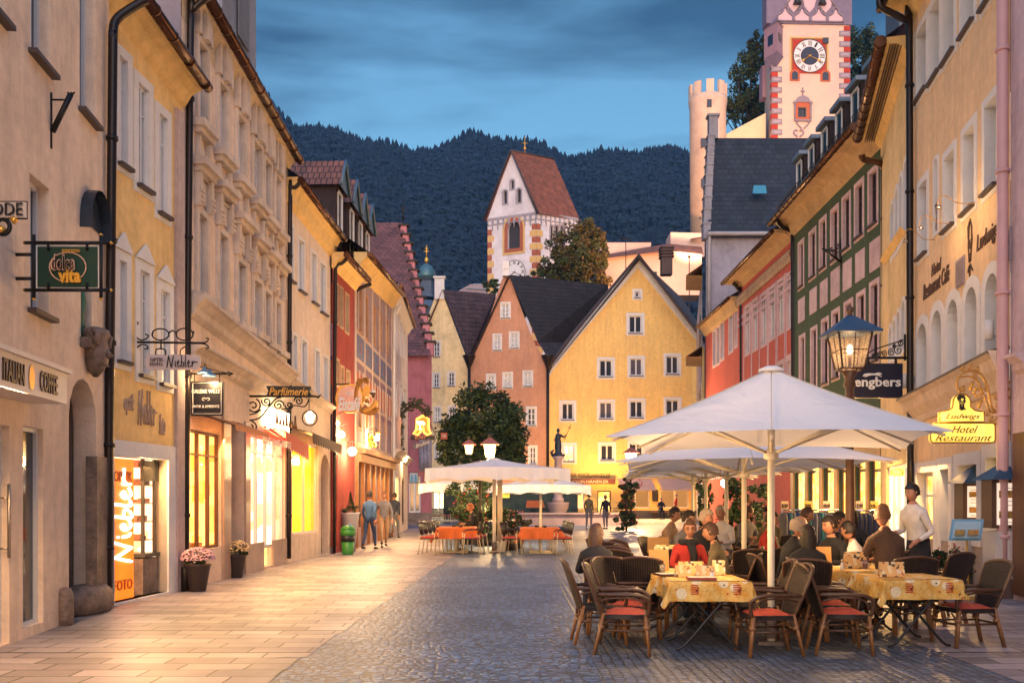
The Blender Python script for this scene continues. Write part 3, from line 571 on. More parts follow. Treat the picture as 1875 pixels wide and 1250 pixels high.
# C shop openings
g1=px_rect(WC,347,405,790,1005); dr=px_rect(WC,419,446,772,1050); g2=px_rect(WC,455,522,800,1003)
hs=[hole(WC,x0,x1,t,b) for (x0,x1),(t,b) in zip(cx_,upC)]+[hole(WC,x0,x1,t,b) for (x0,x1),(t,b) in zip(cx_,loC)]
hs += [rect(*g1),rect(dr[0],dr[1],.05,dr[3])]; dd_=WC.u(480),WC.u(497); hs.append([(g2[0],g2[2]),(dd_[0],g2[2]),(dd_[0],.05),(dd_[1],.05),(dd_[1],g2[2]),(g2[1],g2[2]),(g2[1],g2[3]),(g2[0],g2[3])])
wallmesh(hC,WC,[(0,0),(WC.L,0),(WC.L,9.9),(0,10.5)],hs,pl_stucco,.28)
hood_m=plaster('stucco_trim',(.58,.48,.40),bump=.1)
for i,q in enumerate(hs[:12]):
    window(hC,WC,q,r=.11,fw=.06,band=.1,mull=1,trans=(.7,),bm=hood_m,bn=.06)
    us=[p[0] for p in q]; a,b=min(us),max(us); zb=min(p[1] for p in q); zt_=max(p[1] for p in q); mb=MB()
    wbox(mb,WC,a-.2,b+.2,zb-.16,zb-.03,0,.22); wbox(mb,WC,a-.15,b+.15,zb-.26,zb-.16,0,.14)      # sill cornice
    mb.build('sill_cornice',hood_m,hC); mb=MB()
    if i<6:
        wbox(mb,WC,a-.06,b+.06,zb-1.0,zb-.95,0,.07); wbox(mb,WC,a-.08,a,zb-1.0,zb-.3,0,.09); wbox(mb,WC,b,b+.08,zb-1.0,zb-.3,0,.09); wbox(mb,WC,a+.1,b-.1,zb-.9,zb-.45,0,.04)
        mb.build('sill_panel',hood_m,hC); mb=MB()
        for s_ in (a-.14,b+.02): wbox(mb,WC,s_,s_+.12,zt_+.1,zt_+.75,0,.12)
        wbox(mb,WC,a-.14,b+.14,zt_+.68,zt_+.78,0,.1)
        mb.prism([WC.pt((a+b)/2-.1,zt_+.08,.05),WC.pt((a+b)/2+.1,zt_+.08,.05),WC.pt((a+b)/2+.2,zt_+.75,.05),WC.pt((a+b)/2-.2,zt_+.75,.05)],Vector((.12,0,0)))
    else:
        wbox(mb,WC,a-.24,b+.24,zt_+.8,zt_+.93,0,.26); wbox(mb,WC,a-.18,b+.18,zt_+.7,zt_+.8,0,.17)
        for s_ in (a-.14,b+.02):
            wbox(mb,WC,s_,s_+.12,zt_+.1,zt_+.7,0,.13)
            for k in range(3): wbox(mb,WC,s_-.015,s_+.135,zt_+.16+k*.09,zt_+.2+k*.09,.13,.16)
        wbox(mb,WC,a+.05,b-.05,zt_+.2,zt_+.6,0,.05)
    mb.build('window_hood',hood_m,hC)
def band(W,x0,x1,y0,y1,h,proj,par,m,name='cornice',steps=3):
    mb=MB(); a,b=W.u(x0),W.u(x1); za,zb=W.z(x0,y0),W.z(x1,y1)
    pr=[(0,-h),(proj*.35,-h*.8),(proj*.4,-h*.5),(proj*.8,-h*.22),(proj,-h*.15),(proj,0),(0,.04)]
    for k in range(len(pr)-1):
        (n0,d0),(n1,d1)=pr[k],pr[k+1]; mb.quad(W.pt(a,za+d0,n0),W.pt(b,zb+d0,n0),W.pt(b,zb+d1,n1),W.pt(a,za+d1,n1))
    for u_,z_ in ((a,za),(b,zb)): mb.poly([W.pt(u_,z_+d,n_) for n_,d in pr])
    return mb.build(name,m,par)
band(WC,345,526,540,684,.38,.32,hC,hood_m); band(WC,345,526,628,728,.3,.26,hC,hood_m)
bandm=plaster('stucco_top',(.62,.47,.30))
mb=MB(); mb.quad(WC.pt(0,10.5,.01),WC.pt(WC.L,9.95,.01),WC.pt(WC.L,9.35,.01),WC.pt(0,9.9,.01)); mb.build('frieze',bandm,hC)
EC=eave(hC,WC,-.25,WC.L+.0,10.5,.2,bandm,M['copper'],cove=.2,z1=9.85,roofm=tile_dark,rise=4.0,gr=.1)
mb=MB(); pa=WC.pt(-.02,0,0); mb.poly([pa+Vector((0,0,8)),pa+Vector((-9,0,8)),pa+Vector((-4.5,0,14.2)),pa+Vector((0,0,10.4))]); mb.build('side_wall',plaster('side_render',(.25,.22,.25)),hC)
# dormer wall at the roof
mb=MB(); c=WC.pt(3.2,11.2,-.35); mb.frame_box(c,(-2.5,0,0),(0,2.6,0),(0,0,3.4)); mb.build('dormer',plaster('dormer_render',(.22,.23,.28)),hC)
mb=MB(); mb.frame_box(WC.pt(4.2,11.6,-.34),(.03,0,0),(0,.8,0),(0,0,1.5)); mb.build('dormer_shutter',mat('grey_boards',(.12,.13,.15),.7,.2),hC)
display(hC,WC,347,405,790,1005,1.2,glow_y,frame=wood_o,fw=.05,mull=2,trans=(.8,))
mb=MB(); dr0=rect(dr[0],dr[1],.05,dr[3]); mb.poly([WC.pt(u,z,-.7) for u,z in dr0]); sleeve(mb,WC,dr0,-.28,-.7); mb.build('door_recess',mat('recess_marble',(.10,.09,.09),.4,.3,2),hC)

for x0,x1,h9 in ((406,419,3.2),(446.5,455,3.2),(455,480,.62),(497,522,.62)): mb=MB(); wbox(mb,WC,WC.u(x0),WC.u(x1),0,h9,.0,.05); mb.build('marble_cladding',mat('marble',(.46,.33,.26),.3,.2,2,col2=(.3,.2,.16)),hC)
display(hC,WC,455,522,800,1003,1.6,glow_w,fw=.06,mull=3,trans=(.85,))
mb=MB(); mb.quad(WC.pt(dd_[0],.06,-.1),WC.pt(dd_[1],.06,-.1),WC.pt(dd_[1],g2[2],-.1),WC.pt(dd_[0],g2[2],-.1)); mb.build('shop_door',glow_y,hC)
mb=MB()
for k in range(9):
    u_=g2[0]+.3+k*(g2[1]-g2[0]-.5)/9; c=WC.pt(u_,g2[2]+.02,-.7-.4*rng.random()); h_=rng.uniform(.4,1.3)
    mb.lathe(c,[(.12,0),(.1,h_*.5),(.2,h_*.75),(.16,h_*.95),(.04,h_)],8)
mb.build('window_goods',mat('goods_pale',(.35,.16,.10),.7,.5,3,col2=(.10,.10,.14),c2scale=2),hC)
pic=MB(); wbox(pic,WC,g1[0]+.5,g1[0]+1.4,1.25,2.0,-1.15,-1.1); wbox(pic,WC,g1[0]+1.9,g1[1]-.4,1.1,2.1,-1.15,-1.1); wbox(pic,WC,g1[0]+.3,g1[1]-.2,.55,.75,-.8,-.3); pic.build('framed_picture',mat('pictures',(.5,.2,.05),.6,.5,3),hC)
def awning(par,W,x0,x1,yt0,yt1,drop,out,m,um,name='awning',val=.16):
    a,b=W.u(x0),W.u(x1); z0,z1_=W.z(x0,yt0),W.z(x1,yt1); mb=MB(); n=max(4,int((b-a)/.2))
    mb.quad(W.pt(a,z0,.02),W.pt(b,z1_,.02),W.pt(b,z1_-drop,out),W.pt(a,z0-drop,out)); mb.quad(W.pt(a,z0-.02,.02),W.pt(b,z1_-.02,.02),W.pt(b,z1_-drop-.02,out),W.pt(a,z0-drop-.02,out),1)
    for k in range(n):
        u0_,u1_=a+(b-a)*k/n,a+(b-a)*(k+1)/n; zz=z0+(z1_-z0)*k/n-drop; zy=z0+(z1_-z0)*(k+1)/n-drop
        mb.poly([W.pt(u0_,zz,out),W.pt(u1_,zy,out),W.pt(u1_,zy-val*.8,out+.01),W.pt((u0_+u1_)/2,(zz+zy)/2-val,out+.025),W.pt(u0_,zz-val*.8,out+.01)])
    return mb.build(name,[m,um],par)
awning(hC,WC,349,419,752,770,.25,.8,mat('awning_orange',(.55,.20,.06),.7,.1),mat('awning_under',(.6,.4,.2),.7,.1),val=.1)
redm=mat('awning_red',(.48,.02,.01),.6,.08)
aw=awning(hC,WC,478,524,778,806,.12,.55,redm,redm,val=.42)
text(aw,'IDEE  DAS  GUTE',WC.pt(WC.u(508,.58),WC.z(508,795)-.32,.585),WC.rv(),(0,0,1),2.2,.14,mat('letter_pale',(.7,.5,.45),.5,0))
litp=glow('sign_lit',(1,.7,.25),(1,.95,.7),4,6)
mb=MB(); wbox(mb,WC,WC.u(480),WC.u(513),WC.z(497,788),WC.z(497,752),.1,.22); sg=mb.build('lit_shop_sign',litp,hC)
mb=MB(); q0=WC.u(480)
for k in range(7): u_=q0+.3+k*.28; mb.tube([WC.pt(u_,WC.z(497,778),.23),WC.pt(u_+.05,WC.z(497,760)+(.08 if k % 3 == 0 else-.08),.23),WC.pt(u_+.14,WC.z(497,777),.23)],.025,5)
mb.build('lettering',wood_o,sg)
# ---------------- pale house with four dormers
hD=house('town_house','pale cream house with a wide yellow lit shop window and arched door',WD)
xs=[(530,536),(546,556),(570,579),(586,596)]; ud=[(415,514),(440,533),(464,554),(484,573)]; xs2=[(536,543),(552,561),(577,585),(592,600)]; ld=[(614,703),(624,708),(642,724),(655,735)]
hs=[hole(WD,x0,x1,t,b) for (x0,x1),(t,b) in zip(xs,ud)]+[hole(WD,x0,x1,t,b) for (x0,x1),(t,b) in zip(xs2,ld)]
s1=px_rect(WD,535,583,812,976); hs.append(rect(*s1)); ad_=px_rect(WD,588,602,832,1012); hs.append(archp(ad_[0],ad_[1],.03,ad_[3]))
wallmesh(hD,WD,[(0,0),(WD.L,0),(WD.L,8.95),(0,9.4)],hs,pl_pale,.22)
for q in hs[:8]: window(hD,WD,q,r=.09,fw=.04,band=.07,mull=1,trans=(),sill=M['dark_sill'])
display(hD,WD,535,583,812,976,1.3,glow('shop_lemon',(.95,.50,.01),(1,.75,.10),.6,.8),fw=.05,mull=1)
mb=MB(); ap=archp(ad_[0],ad_[1],.03,ad_[3]); mb.poly([WD.pt(u,z,-.5) for u,z in ap]); sleeve(mb,WD,ap,-.2,-.5); mb.build('door',mat('door_cream',(.5,.33,.16),.6,.1),hD)
mb=MB(); wbox(mb,WD,WD.u(589)+.3,WD.u(589)+.6,1.3,1.7,-.5,-.44); mb.build('mailbox',mat('mail_grey',(.25,.2,.15),.4,.1,metal=.6),hD)
for x0 in (0,1,2,3,4,5):
    pass
gd=MB(); cols=[]
for k in range(14): u_=s1[0]+.4+rng.random()*1.4; wbox(gd,WD,u_,u_+.12+.15*rng.random(),s1[2]+.02,s1[2]+rng.uniform(.3,1.3),-.9-.3*rng.random(),-.8,rng.randint(0,2))
gd.build('window_goods',[mat('toy_red',(.5,.03,.02),.5,.2),mat('toy_dark',(.04,.04,.05),.5,.2),mat('toy_white',(.6,.55,.5),.5,.2)],hD)
awning(hD,WD,532,590,783,806,.12,.55,mat('awning_dark',(.05,.02,.015),.6,.1),mat('awning_cream',(.6,.45,.25),.7,.1),val=.3)
band(WD,528,604,693,745,.22,.2,hD,hood_m)
eave(hD,WD,-.15,WD.L+.1,9.3,.3,M['soffit_cream'],M['copper'],cove=.5,z1=8.95,roofm=tile_dark,rise=3.4,run=4.2)
dm=plaster('dormer_wood',(.05,.035,.035))
# ---------------- red, painted and white narrow houses
hE=house('town_house','narrow red house with slim windows behind the ice cream sign',WE)
q1=[(614,618,520,590),(622,627,528,598),(632,638,540,608)]; q2=[(616,620,660,705),(624,629,672,712),(634,640,680,722)]
hs=[hole(WE,*q) for q in q1+q2]+[hole(WE,611,618,820,1000)]
wallmesh(hE,WE,rect(0,WE.L,0,8.6),hs,pl_red,.16)
for q in hs[:6]: window(hE,WE,q,r=.12,fw=.04,band=.06,mull=1,trans=(.6,),bm=plaster('trim_sand',(.5,.35,.22)))
window(hE,WE,hs[6],r=.12,fw=.06,fm=wood_o,mull=0,trans=(),gm=glow_o,name='shop_door')
eave(hE,WE,-.1,WE.L+.1,8.45,.35,M['soffit_cream'],M['copper'],cove=.3,roofm=tile_dark,rise=3)
hF=house('town_house','house with painted fresco bands, four tiled dormers and a wooden shopfront',WF)
q1=[(655,662,526,606),(667,673,544,618),(682,687,562,627),(693,699,575,636),(706,711,588,646)]; q2=[(654,661,722,782),(667,673,728,784),(680,685,734,786),(692,696,740,790),(704,708,745,792)]
shp=[(656,663,842,965),(669,675,850,962),(681,687,855,960),(693,698,858,958),(705,709,862,955)]
hs=[hole(WF,*q) for q in q1+q2+shp]
wallmesh(hF,WF,[(0,0),(WF.L,0),(WF.L,9.8),(0,9.2)],hs,pl_fresco,.16)
for q in hs[:10]: window(hF,WF,q,r=.12,fw=.05,band=.1,mull=1,trans=(.55,),bm=plaster('trim_ochre',(.45,.25,.15)))
for q in hs[10:]: window(hF,WF,q,r=.12,fw=.08,fm=wood_o,mull=0,trans=(.75,),gm=glow_y,name='shop_window')
mb=MB(); fr_m=[mat('fresco_blue',(.14,.16,.26),.9,.25,5),mat('fresco_red',(.42,.10,.05),.9,.25,5),mat('fresco_cream',(.55,.42,.34),.9,.2,5),mat('fresco_violet',(.22,.14,.19),.9,.25,5)]
for (z0_,z1_,mi) in [(6.9,7.0,2),(6.15,6.85,0),(6.0,6.1,2),(5.75,5.95,3),(4.75,4.85,2),(4.55,4.72,3),(3.2,3.4,2)]: wbox(mb,WF,.1,WF.L-.1,z0_,z1_,.0,.012,mi)
for k in range(13):
    u_=.35+k*.7; wbox(mb,WF,u_,u_+.42,4.95,5.65,.0,.016,1); wbox(mb,WF,u_-.12,u_-.05,4.88,5.75,.0,.03,2); wbox(mb,WF,u_,u_+.42,6.3,6.7,0,.02,(k % 2)*3)
for k in range(6): u_=.08+k*1.83; wbox(mb,WF,u_,u_+.16,3.4,9.2,.0,.035,2)
mb.build('painted_bands',fr_m,hF)
mb=MB(); wbox(mb,WF,.1,WF.L-.1,3.02,3.18,0,.35); wbox(mb,WF,.1,WF.L-.1,2.75,3.0,0,.2)
for k in range(8): u_=.1+k*1.27; wbox(mb,WF,u_,u_+.14,0,2.75,0,.1)
mb.build('wooden_shopfront',mat('wood_orange',(.30,.12,.04),.5,.25,6),hF)
eave(hF,WF,-.1,WF.L+.1,9.2,.42,M['soffit_cream'],M['copper'],cove=.5,z1=9.95,roofm=tile_dark,rise=3.2,run=4)
WZ=Wall((-5.5,28.9),(-5.2,36.5),OUT)
for u_ in (.7,2.5,3.95,5.25):
    n0=0; zb_,zt_=9.4,11.35; w_=1.0
    mb=MB(); mb.frame_box(WZ.pt(u_,zb_,n0),WZ.pt(u_+w_,0,n0)-WZ.pt(u_,0,n0),WZ.pt(u_,0,n0-1.3)-WZ.pt(u_,0,n0),(0,0,zt_-zb_))
    d_=mb.build('dormer',dm,hF); rb=MB(); um=u_+w_/2; zr=zt_+.85; e=.16
    for s_ in (-1,1): ue=um+s_*(w_/2+e); rb.quad(WZ.pt(ue,zt_-.1,n0+.2),WZ.pt(ue,zt_-.1,n0-1.6),WZ.pt(um,zr,n0-1.6),WZ.pt(um,zr,n0+.2),0,[(0,0),(1.8,0),(1.8,1.1),(0,1.1)])
    rb.build('dormer_roof',tile_red,d_)
    rb=MB(); rb.add([WZ.pt(u_-e,zt_-.1,n0+.17),WZ.pt(u_+w_+e,zt_-.1,n0+.17),WZ.pt(um,zr-.02,n0+.17)],[(0,1,2)]); rb.tube([WZ.pt(u_-e,zt_-.1,n0+.22),WZ.pt(um,zr,n0+.22),WZ.pt(u_+w_+e,zt_-.1,n0+.22)],.05,6); rb.build('dormer_gable',mat('verdigris',(.08,.14,.20),.5,.2),d_)
    window(d_,Wall(WZ.pt(u_,0,n0+.05).xy,WZ.pt(u_+w_,0,n0+.05).xy,OUT),rect(.18,w_-.18,zb_+.3,zt_-.15),r=.03,fw=.06,mull=0,trans=(),name='dormer_window')
hG=house('town_house','white rendered house with rounded parapet and arched trim next to the pharmacy sign',WG)
q1=[(724,727,570,640),(732,735,590,650),(739,742,605,655)]; q2=[(724,727,700,760),(732,735,705,765),(739,742,712,770)]
hs=[hole(WG,*q) for q in q1+q2]+[hole(WG,723,733,872,965),hole(WG,736,741,875,960)]
wallmesh(hG,WG,[(0,0),(WG.L,0),(WG.L,10.3),(0,10.3)],hs,pl_white,.16)
for q in hs[:6]: window(hG,WG,q,r=.1,fw=.06,band=.12,mull=1,trans=(.6,))
window(hG,WG,hs[6],r=.1,fw=.1,mull=0,trans=(),gm=glow_y,name='shop_window'); window(hG,WG,hs[7],r=.1,fw=.1,mull=0,trans=(),fm=wood_o,name='shop_window')
band(WG,721,744,822,842,.3,.35,hG,hood_m); eave(hG,WG,-.1,WG.L,10.3,.3,M['white_trim'],M['copper'],roofm=tile_dark,rise=2.5,run=4)
for x,y0,y1,Yd,rr,lb in [(349,-6,1070,16.7,.06,'black downpipe between the yellow optician house and the stucco house'),(531,330,1022,23.4,.055,'black downpipe between the stucco house and the pale house with dormers'),(614,470,1012,27.4,.05,'dark downpipe beside the ice cream sign')]:
    nx={349: 34,531: 22,614: 25}[x]
    tag(downpipe(None,[P(x+nx,y0,Yd),P(x+nx*.5,y0+12,Yd),P(x+3,y0+30 if x<400 else y0+18,Yd),P(x,y0+60,Yd),P(x-(10 if x<400 else 2),y1,Yd)],rr,M['darkpipe'],4),lb,'downpipe')
tag(downpipe(None,[P(680,520,30.6),P(668,524,30.6),P(652,534,30.6),P(649,560,30.6),P(650,1000,30.6)],.06,M['darkpipe'],4),'dark downpipe between the red and the fresco painted house','downpipe')
tag(downpipe(None,[P(733,560,40),P(726,575,40),P(722,590,40),P(721,975,40)],.06,M['white_trim'],4),'pale downpipe at the corner of the white rendered house','downpipe')
SHOPS=[(WA,WA.u(-120),fz0-.06,.36,2.0,90),(WB,(sB[0]+sB[1])/2,sB[3]-.08,-.12,1.2,60),(WC,(g1[0]+g1[1])/2,g1[3]-.08,.05,2.0,45),(WC,(g2[0]+g2[1])/2,g2[3]-.08,.05,2.0,62),(WD,(s1[0]+s1[1])/2,s1[3]-.08,.05,1.6,48),(WF,WF.L/2,2.6,.15,5,140)]  # first strip: downlight added under the bar fascia to turn the pavement golden
# ================================================================ right side of the street
OL=(-1,0)
W1=Wall((7.92,15.2),(9.0,21.5),OL); d1=W1.a; W0=Wall((7.92-d1.x*22,15.2-d1.y*22),(7.92,15.2),OL)
W2=Wall((8.98,21.55),(10.57,27.4),OL); W3=Wall((10.6,27.3),(10.84,37),OL); W4=Wall((10.84,37),(10.9,46),OL); W5=Wall((10.9,46),(10.9,53.8),OL)
W6=Wall((10.75,54),(14.4,74.6),OL)
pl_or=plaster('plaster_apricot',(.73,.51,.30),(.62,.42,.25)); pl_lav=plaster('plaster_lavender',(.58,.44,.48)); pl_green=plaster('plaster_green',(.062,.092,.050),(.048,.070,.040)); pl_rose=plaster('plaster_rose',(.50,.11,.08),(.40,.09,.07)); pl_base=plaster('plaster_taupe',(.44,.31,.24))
pink_tr=plaster('trim_pink',(.58,.42,.42)); ptile=tiles('tiles_anthracite',(.03,.033,.042),(.018,.02,.028),.25,.3)
# lavender house at the frame edge
h0=house('town_house','lavender house cut off by the right edge of the photo',W0)
hs=[rect(u,u+1.0,z,z+1.5) for u in (11,13.6,16.2,18.8) for z in (3.9,6.9)]; wallmesh(h0,W0,rect(0,W0.L-.02,0,12),hs,pl_lav,.1)
for q in hs: window(h0,W0,q,r=.3,fw=.05,band=.14,mull=1,trans=(.72,),sill=M['dark_sill'])
band(W0,1885,1862,645,650,.3,.2,h0,pl_lav)
mb=MB(); wbox(mb,W0,W0.L-1.6,W0.L-.3,.1,2.6,.0,.06); mb.build('door',wood_o,h0)
# hotel
h1=house('hotel','apricot hotel with painted wall lettering and arched first floor windows',W1)
tp=[(1678,1697,50,172),(1703,1721,5,140),(1728,1748,-40,102),(1762,1784,-90,50),(1800,1823,-150,-2)]
md=[(1683,1698,335,466),(1730,1748,282,415),(1765,1785,236,382),(1804,1826,184,344)]
ar=[(1680,1698,592,717),(1707,1725,568,706),(1735,1755,548,692),(1768,1790,525,673),(1805,1829,500,654)]
gf=[(1680,1712,864,1018),(1724,1740,858,1022),(1756,1792,850,975),(1808,1842,836,960)]
hs=[hole(W1,*q) for q in tp+md]+[hole(W1,*q,arch=True) for q in ar]+[hole(W1,*q) for q in gf]+[hole(W1,1711,1718,290,425,arch=True)]
wallmesh(h1,W1,rect(0,W1.L,0,12.5),hs,pl_or,.1)
for q in hs[:9]: window(h1,W1,q,r=.34,fw=.05,band=.14,mull=1,trans=(.72,),sill=M['dark_sill'])
for q in hs[9:14]: window(h1,W1,q,r=.34,fw=.05,band=.2,mull=1,trans=(.68,))
for i,q in enumerate(hs[14:18]):
    window(h1,W1,q,r=.2,fw=.08,band=.22,mull=0 if i == 1 else 1,trans=(.72,),gm=M['glass'] if i == 1 else glow_y,bn=.04,name='door' if i == 1 else 'window')
window(h1,W1,hs[18],r=.3,fw=.03,band=.07,mull=0,trans=(),pane=True,name='niche')
mb=MB(); q=hs[18]; c=W1.pt((q[0][0]+q[1][0])/2,q[0][1],-.1); mb.lathe(c,[(.1,0),(.12,.1),(.1,.35),(.13,.55),(.04,.65),(.07,.72),(.02,.82)],10); tag(mb.build('niche_figure',M['stone']),'small pale saint figure in the arched niche between hotel windows','statue')
mb=MB(); tz=W1.z(1770,690) ; u0,u1=0.0,W1.L
mb.quad(W1.pt(0,.0,.012),W1.pt(W1.L,0,.012),W1.pt(W1.L,.75,.012),W1.pt(0,.75,.012)); mb.build('plinth',plaster('plinth_grey',(.36,.28,.22)),h1)
za,zb=W1.z(1849,640),W1.z(1670,730); mb=MB()
for (n0,d0),(n1,d1_) in zip([(0,-.62),(.06,-.6),(.08,-.48),(.2,-.3),(.24,-.12),(.34,-.05),(.34,.0)],[(.06,-.6),(.08,-.48),(.2,-.3),(.24,-.12),(.34,-.05),(.34,0),(0,.06)]): mb.quad(W1.pt(0,za+d0,n0),W1.pt(W1.L,zb+d0,n0),W1.pt(W1.L,zb+d1_,n1),W1.pt(0,za+d1_,n1),1 if d1_>-.01 else 0)
mb.poly([W1.pt(0,za-.62,0),W1.pt(0,za-.3,.2),W1.pt(0,za,.34),W1.pt(0,za,0)]); mb.build('cornice',[plaster('cornice_sand',(.62,.48,.36)),M['dark_sill']],h1)
paint=mat('wall_lettering',(.10,.05,.03),.9,.3,8)
rv=W1.rv(); up_=Vector((0,0,1))
def wt(s_,x0,x1,y0,y1,sh=.2): text(h1,s_,W1.pt((W1.u(x0)+W1.u(x1))/2,W1.z((x0+x1)/2,(y0+y1)/2),.012),rv,up_,abs(W1.u(x1)-W1.u(x0)),abs(W1.z((x0+x1)/2,y0)-W1.z((x0+x1)/2,y1)),paint,shear=sh)
wt('Hotel',1707,1724,478,500); wt('Restaurant Café',1692,1739,502,532); wt('Ludwigs',1790,1829,415,455)
face=[[(.5,0),(.45,.2),(.3,.1)],[(.5,0),(.55,.22),(.8,.08)],[(.45,.25),(.35,.5),(.4,.8),(.55,.95),(.7,.8),(.68,.5),(.58,.25)],[(.42,.6),(.48,.6)],[(.58,.6),(.64,.6)],[(.52,.58),(.5,.48),(.54,.47)],[(.46,.38),(.58,.38)],[(.35,.7),(.45,.92),(.3,.85),(.33,.65)],[(.7,.75),(.76,.6),(.7,.5)]]
strokes(h1,face,W1.pt(W1.u(1777),W1.z(1777,452),.012),rv,up_,.55,1.1,.014,paint,'painted_portrait')
eave(h1,W1,-.1,W1.L,12.6,.6,M['soffit_cream'],M['copper'],roofm=tile_dark)
dpl=downpipe(None,[W1.pt(-.06,12.4,.6),W1.pt(-.06,12.0,.15),W1.pt(-.06,11.6,.13),W1.pt(-.06,.02,.13)],.085,mat('pipe_pink',(.55,.33,.34),.5,.08),6); tag(dpl,'pink downpipe at the right corner of the apricot hotel','downpipe')
tag(downpipe(None,[P(1611,-6,21.2),P(1612,12,21.2),P(1632,24,21.2),P(1660,40,21.2),P(1665,60,21.2),P(1667,1030,21.2)],.075,M['darkpipe'],5),'dark downpipe at the left corner of the apricot hotel','downpipe')
# narrow cream house
h2=house('town_house','narrow cream house with small arched windows and a slatted soffit',W2)
a1=[(1631.5,1637,372,470),(1639.5,1645,345,460),(1647,1652.5,322,445),(1655.5,1662,295,425)]; a2=[(1628,1633,598,660),(1635.5,1641,584,655),(1643,1648.5,570,650),(1651.5,1658,550,640)]
hs=[hole(W2,*q,arch=True) for q in a1+a2]+[hole(W2,1623,1664,850,1010)]
wallmesh(h2,W2,rect(0,W2.L,0,12.0),hs,plaster('plaster_cream',(.74,.54,.27)),.16)
for q in hs[:8]: window(h2,W2,q,r=.14,fw=.04,band=.1,mull=1,trans=(.7,))
window(h2,W2,hs[8],r=.1,fw=.1,mull=3,trans=(),gm=glow_w,name='shop_window')
eave(h2,W2,0,W2.L,11.9,.5,M['soffit_cream'],M['copper'],gr=.13,cove=.3,roofm=tile_brown)
mb=MB()
for k in range(6): wbox(mb,W2,.02,W2.L,11.80,11.87,.12+k*.06,.135+k*.06)
mb.build('soffit_slat',M['dark_sill'],h2)
mb=MB(); a_,b_=W2.u(1662),W2.u(1622); mb.quad(W2.pt(a_,W2.z(1662,425),.02),W2.pt(b_,W2.z(1622,486),.02),W2.pt(b_,W2.z(1622,486)+.14,.16),W2.pt(a_,W2.z(1662,425)+.14,.16)); mb.build('cornice',M['soffit_cream'],h2)
# green house
h3=house('town_house','green house with pink framed windows and rectangular pink wall panels over the clothes shop',W3)
g1_=[(1463,1471,446,524),(1483,1493,426,506),(1502,1512,404,490),(1523,1534,385,474),(1544,1556,362,454),(1567,1580,338,432),(1592,1606,314,410)]
pn_=[(1462,1474,546,589),(1483,1496,528,573),(1502,1516,513,560),(1522,1538,492,546),(1544,1560,477,530),(1567,1584,459,513),(1593,1612,438,494)]
g2_=[(1465,1473,618,700),(1486,1495,604,712),(1506,1516,588,700),(1525,1536,572,690),(1548,1560,556,680),(1571,1583,540,675),(1595,1608,520,660)]
gs=[(1382,1392)]
sh3=[(1455,1476,835,940),(1480,1502,832,945),(1508,1530,828,950),(1536,1560,825,955),(1566,1588,822,960),(1592,1616,820,965)]
hs=[hole(W3,*q) for q in g1_+g2_+sh3]
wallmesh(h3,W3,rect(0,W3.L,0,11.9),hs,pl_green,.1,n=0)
marb=mat('reveal_marble',(.30,.17,.15),.6,.35,6)
for q in hs[:14]: window(h3,W3,q,r=.13,fw=.05,band=.13,mull=1,trans=(.7,),bm=pink_tr,fm=mat('window_brown',(.05,.02,.015),.5,.1),sill=M['dark_sill'])
for q in pn_: mb=MB(); a,b,c,d=px_rect(W3,*q); wbox(mb,W3,a,b,c,d,0,.02); mb.build('wall_panel',pink_tr,h3)
us_=sorted([W3.u(x) for q in sh3 for x in q[:2]]); clad=mat('shop_cladding',(.30,.17,.07),.6,.25,3)
for a,b in zip([0]+us_[1::2],us_[0::2]+[W3.L]): mb=MB(); wbox(mb,W3,a,b,0,3.2,.0,.06); mb.build('shop_pier',clad,h3)
mb=MB(); wbox(mb,W3,.0,W3.L,2.75,3.2,.061,.09); mb.build('shop_lintel',clad,h3)
for q in hs[14:]: window(h3,W3,q,r=.12,fw=.14,mull=0,trans=(.72,),fm=mat('shop_steel',(.10,.07,.05),.4,.15,metal=.4),gm=glow('shop_gold',(1,.5,.08),(1,.72,.22),.6,5,'voronoi'),name='shop_window')
mb=MB(); wbox(mb,W3,0,W3.L,3.25,3.5,0,.3); mb.build('shop_canopy',M['dark_sill'],h3)
eave(h3,W3,0,W3.L,12.15,.75,plaster('soffit_ochre',(.50,.33,.17)),M['copper'],cove=.5,gr=.11)
rb=MB(); z_=12.3; s_=7
rb.quad(W3.pt(0,z_,.8),W3.pt(W3.L,z_,.8),W3.pt(W3.L,z_+5,-4.5),W3.pt(0,z_+5,-4.5),0,[(0,0),(10,0),(10,s_),(0,s_)]); rb.quad(W3.pt(0,z_-.5,-9.5),W3.pt(W3.L,z_-.5,-9.5),W3.pt(W3.L,z_+5,-4.5),W3.pt(0,z_+5,-4.5),0,[(0,0),(10,0),(10,s_),(0,s_)]); rb.build('roof',ptile,h3)
mb=MB()
for k in range(30): u_=.2+k*(W3.L-.3)/30; mb.tube([W3.pt(u_,z_+.1,.6),W3.pt(u_,z_+.55,.6)],.012,4); mb.tube([W3.pt(u_,z_+.1,.6),W3.pt(u_+.16,z_+.5,.6),W3.pt(u_+.32,z_+.1,.6)],.01,4)
for dz in (.2,.52): mb.tube([W3.pt(0,z_+dz,.6),W3.pt(W3.L,z_+dz,.6)],.012,4)
mb.build('snow_guard',M['darkpipe'],h3)
cy=mat('dormer_glass_cyan',(.02,.05,.07),.05,0,spec=1.0)
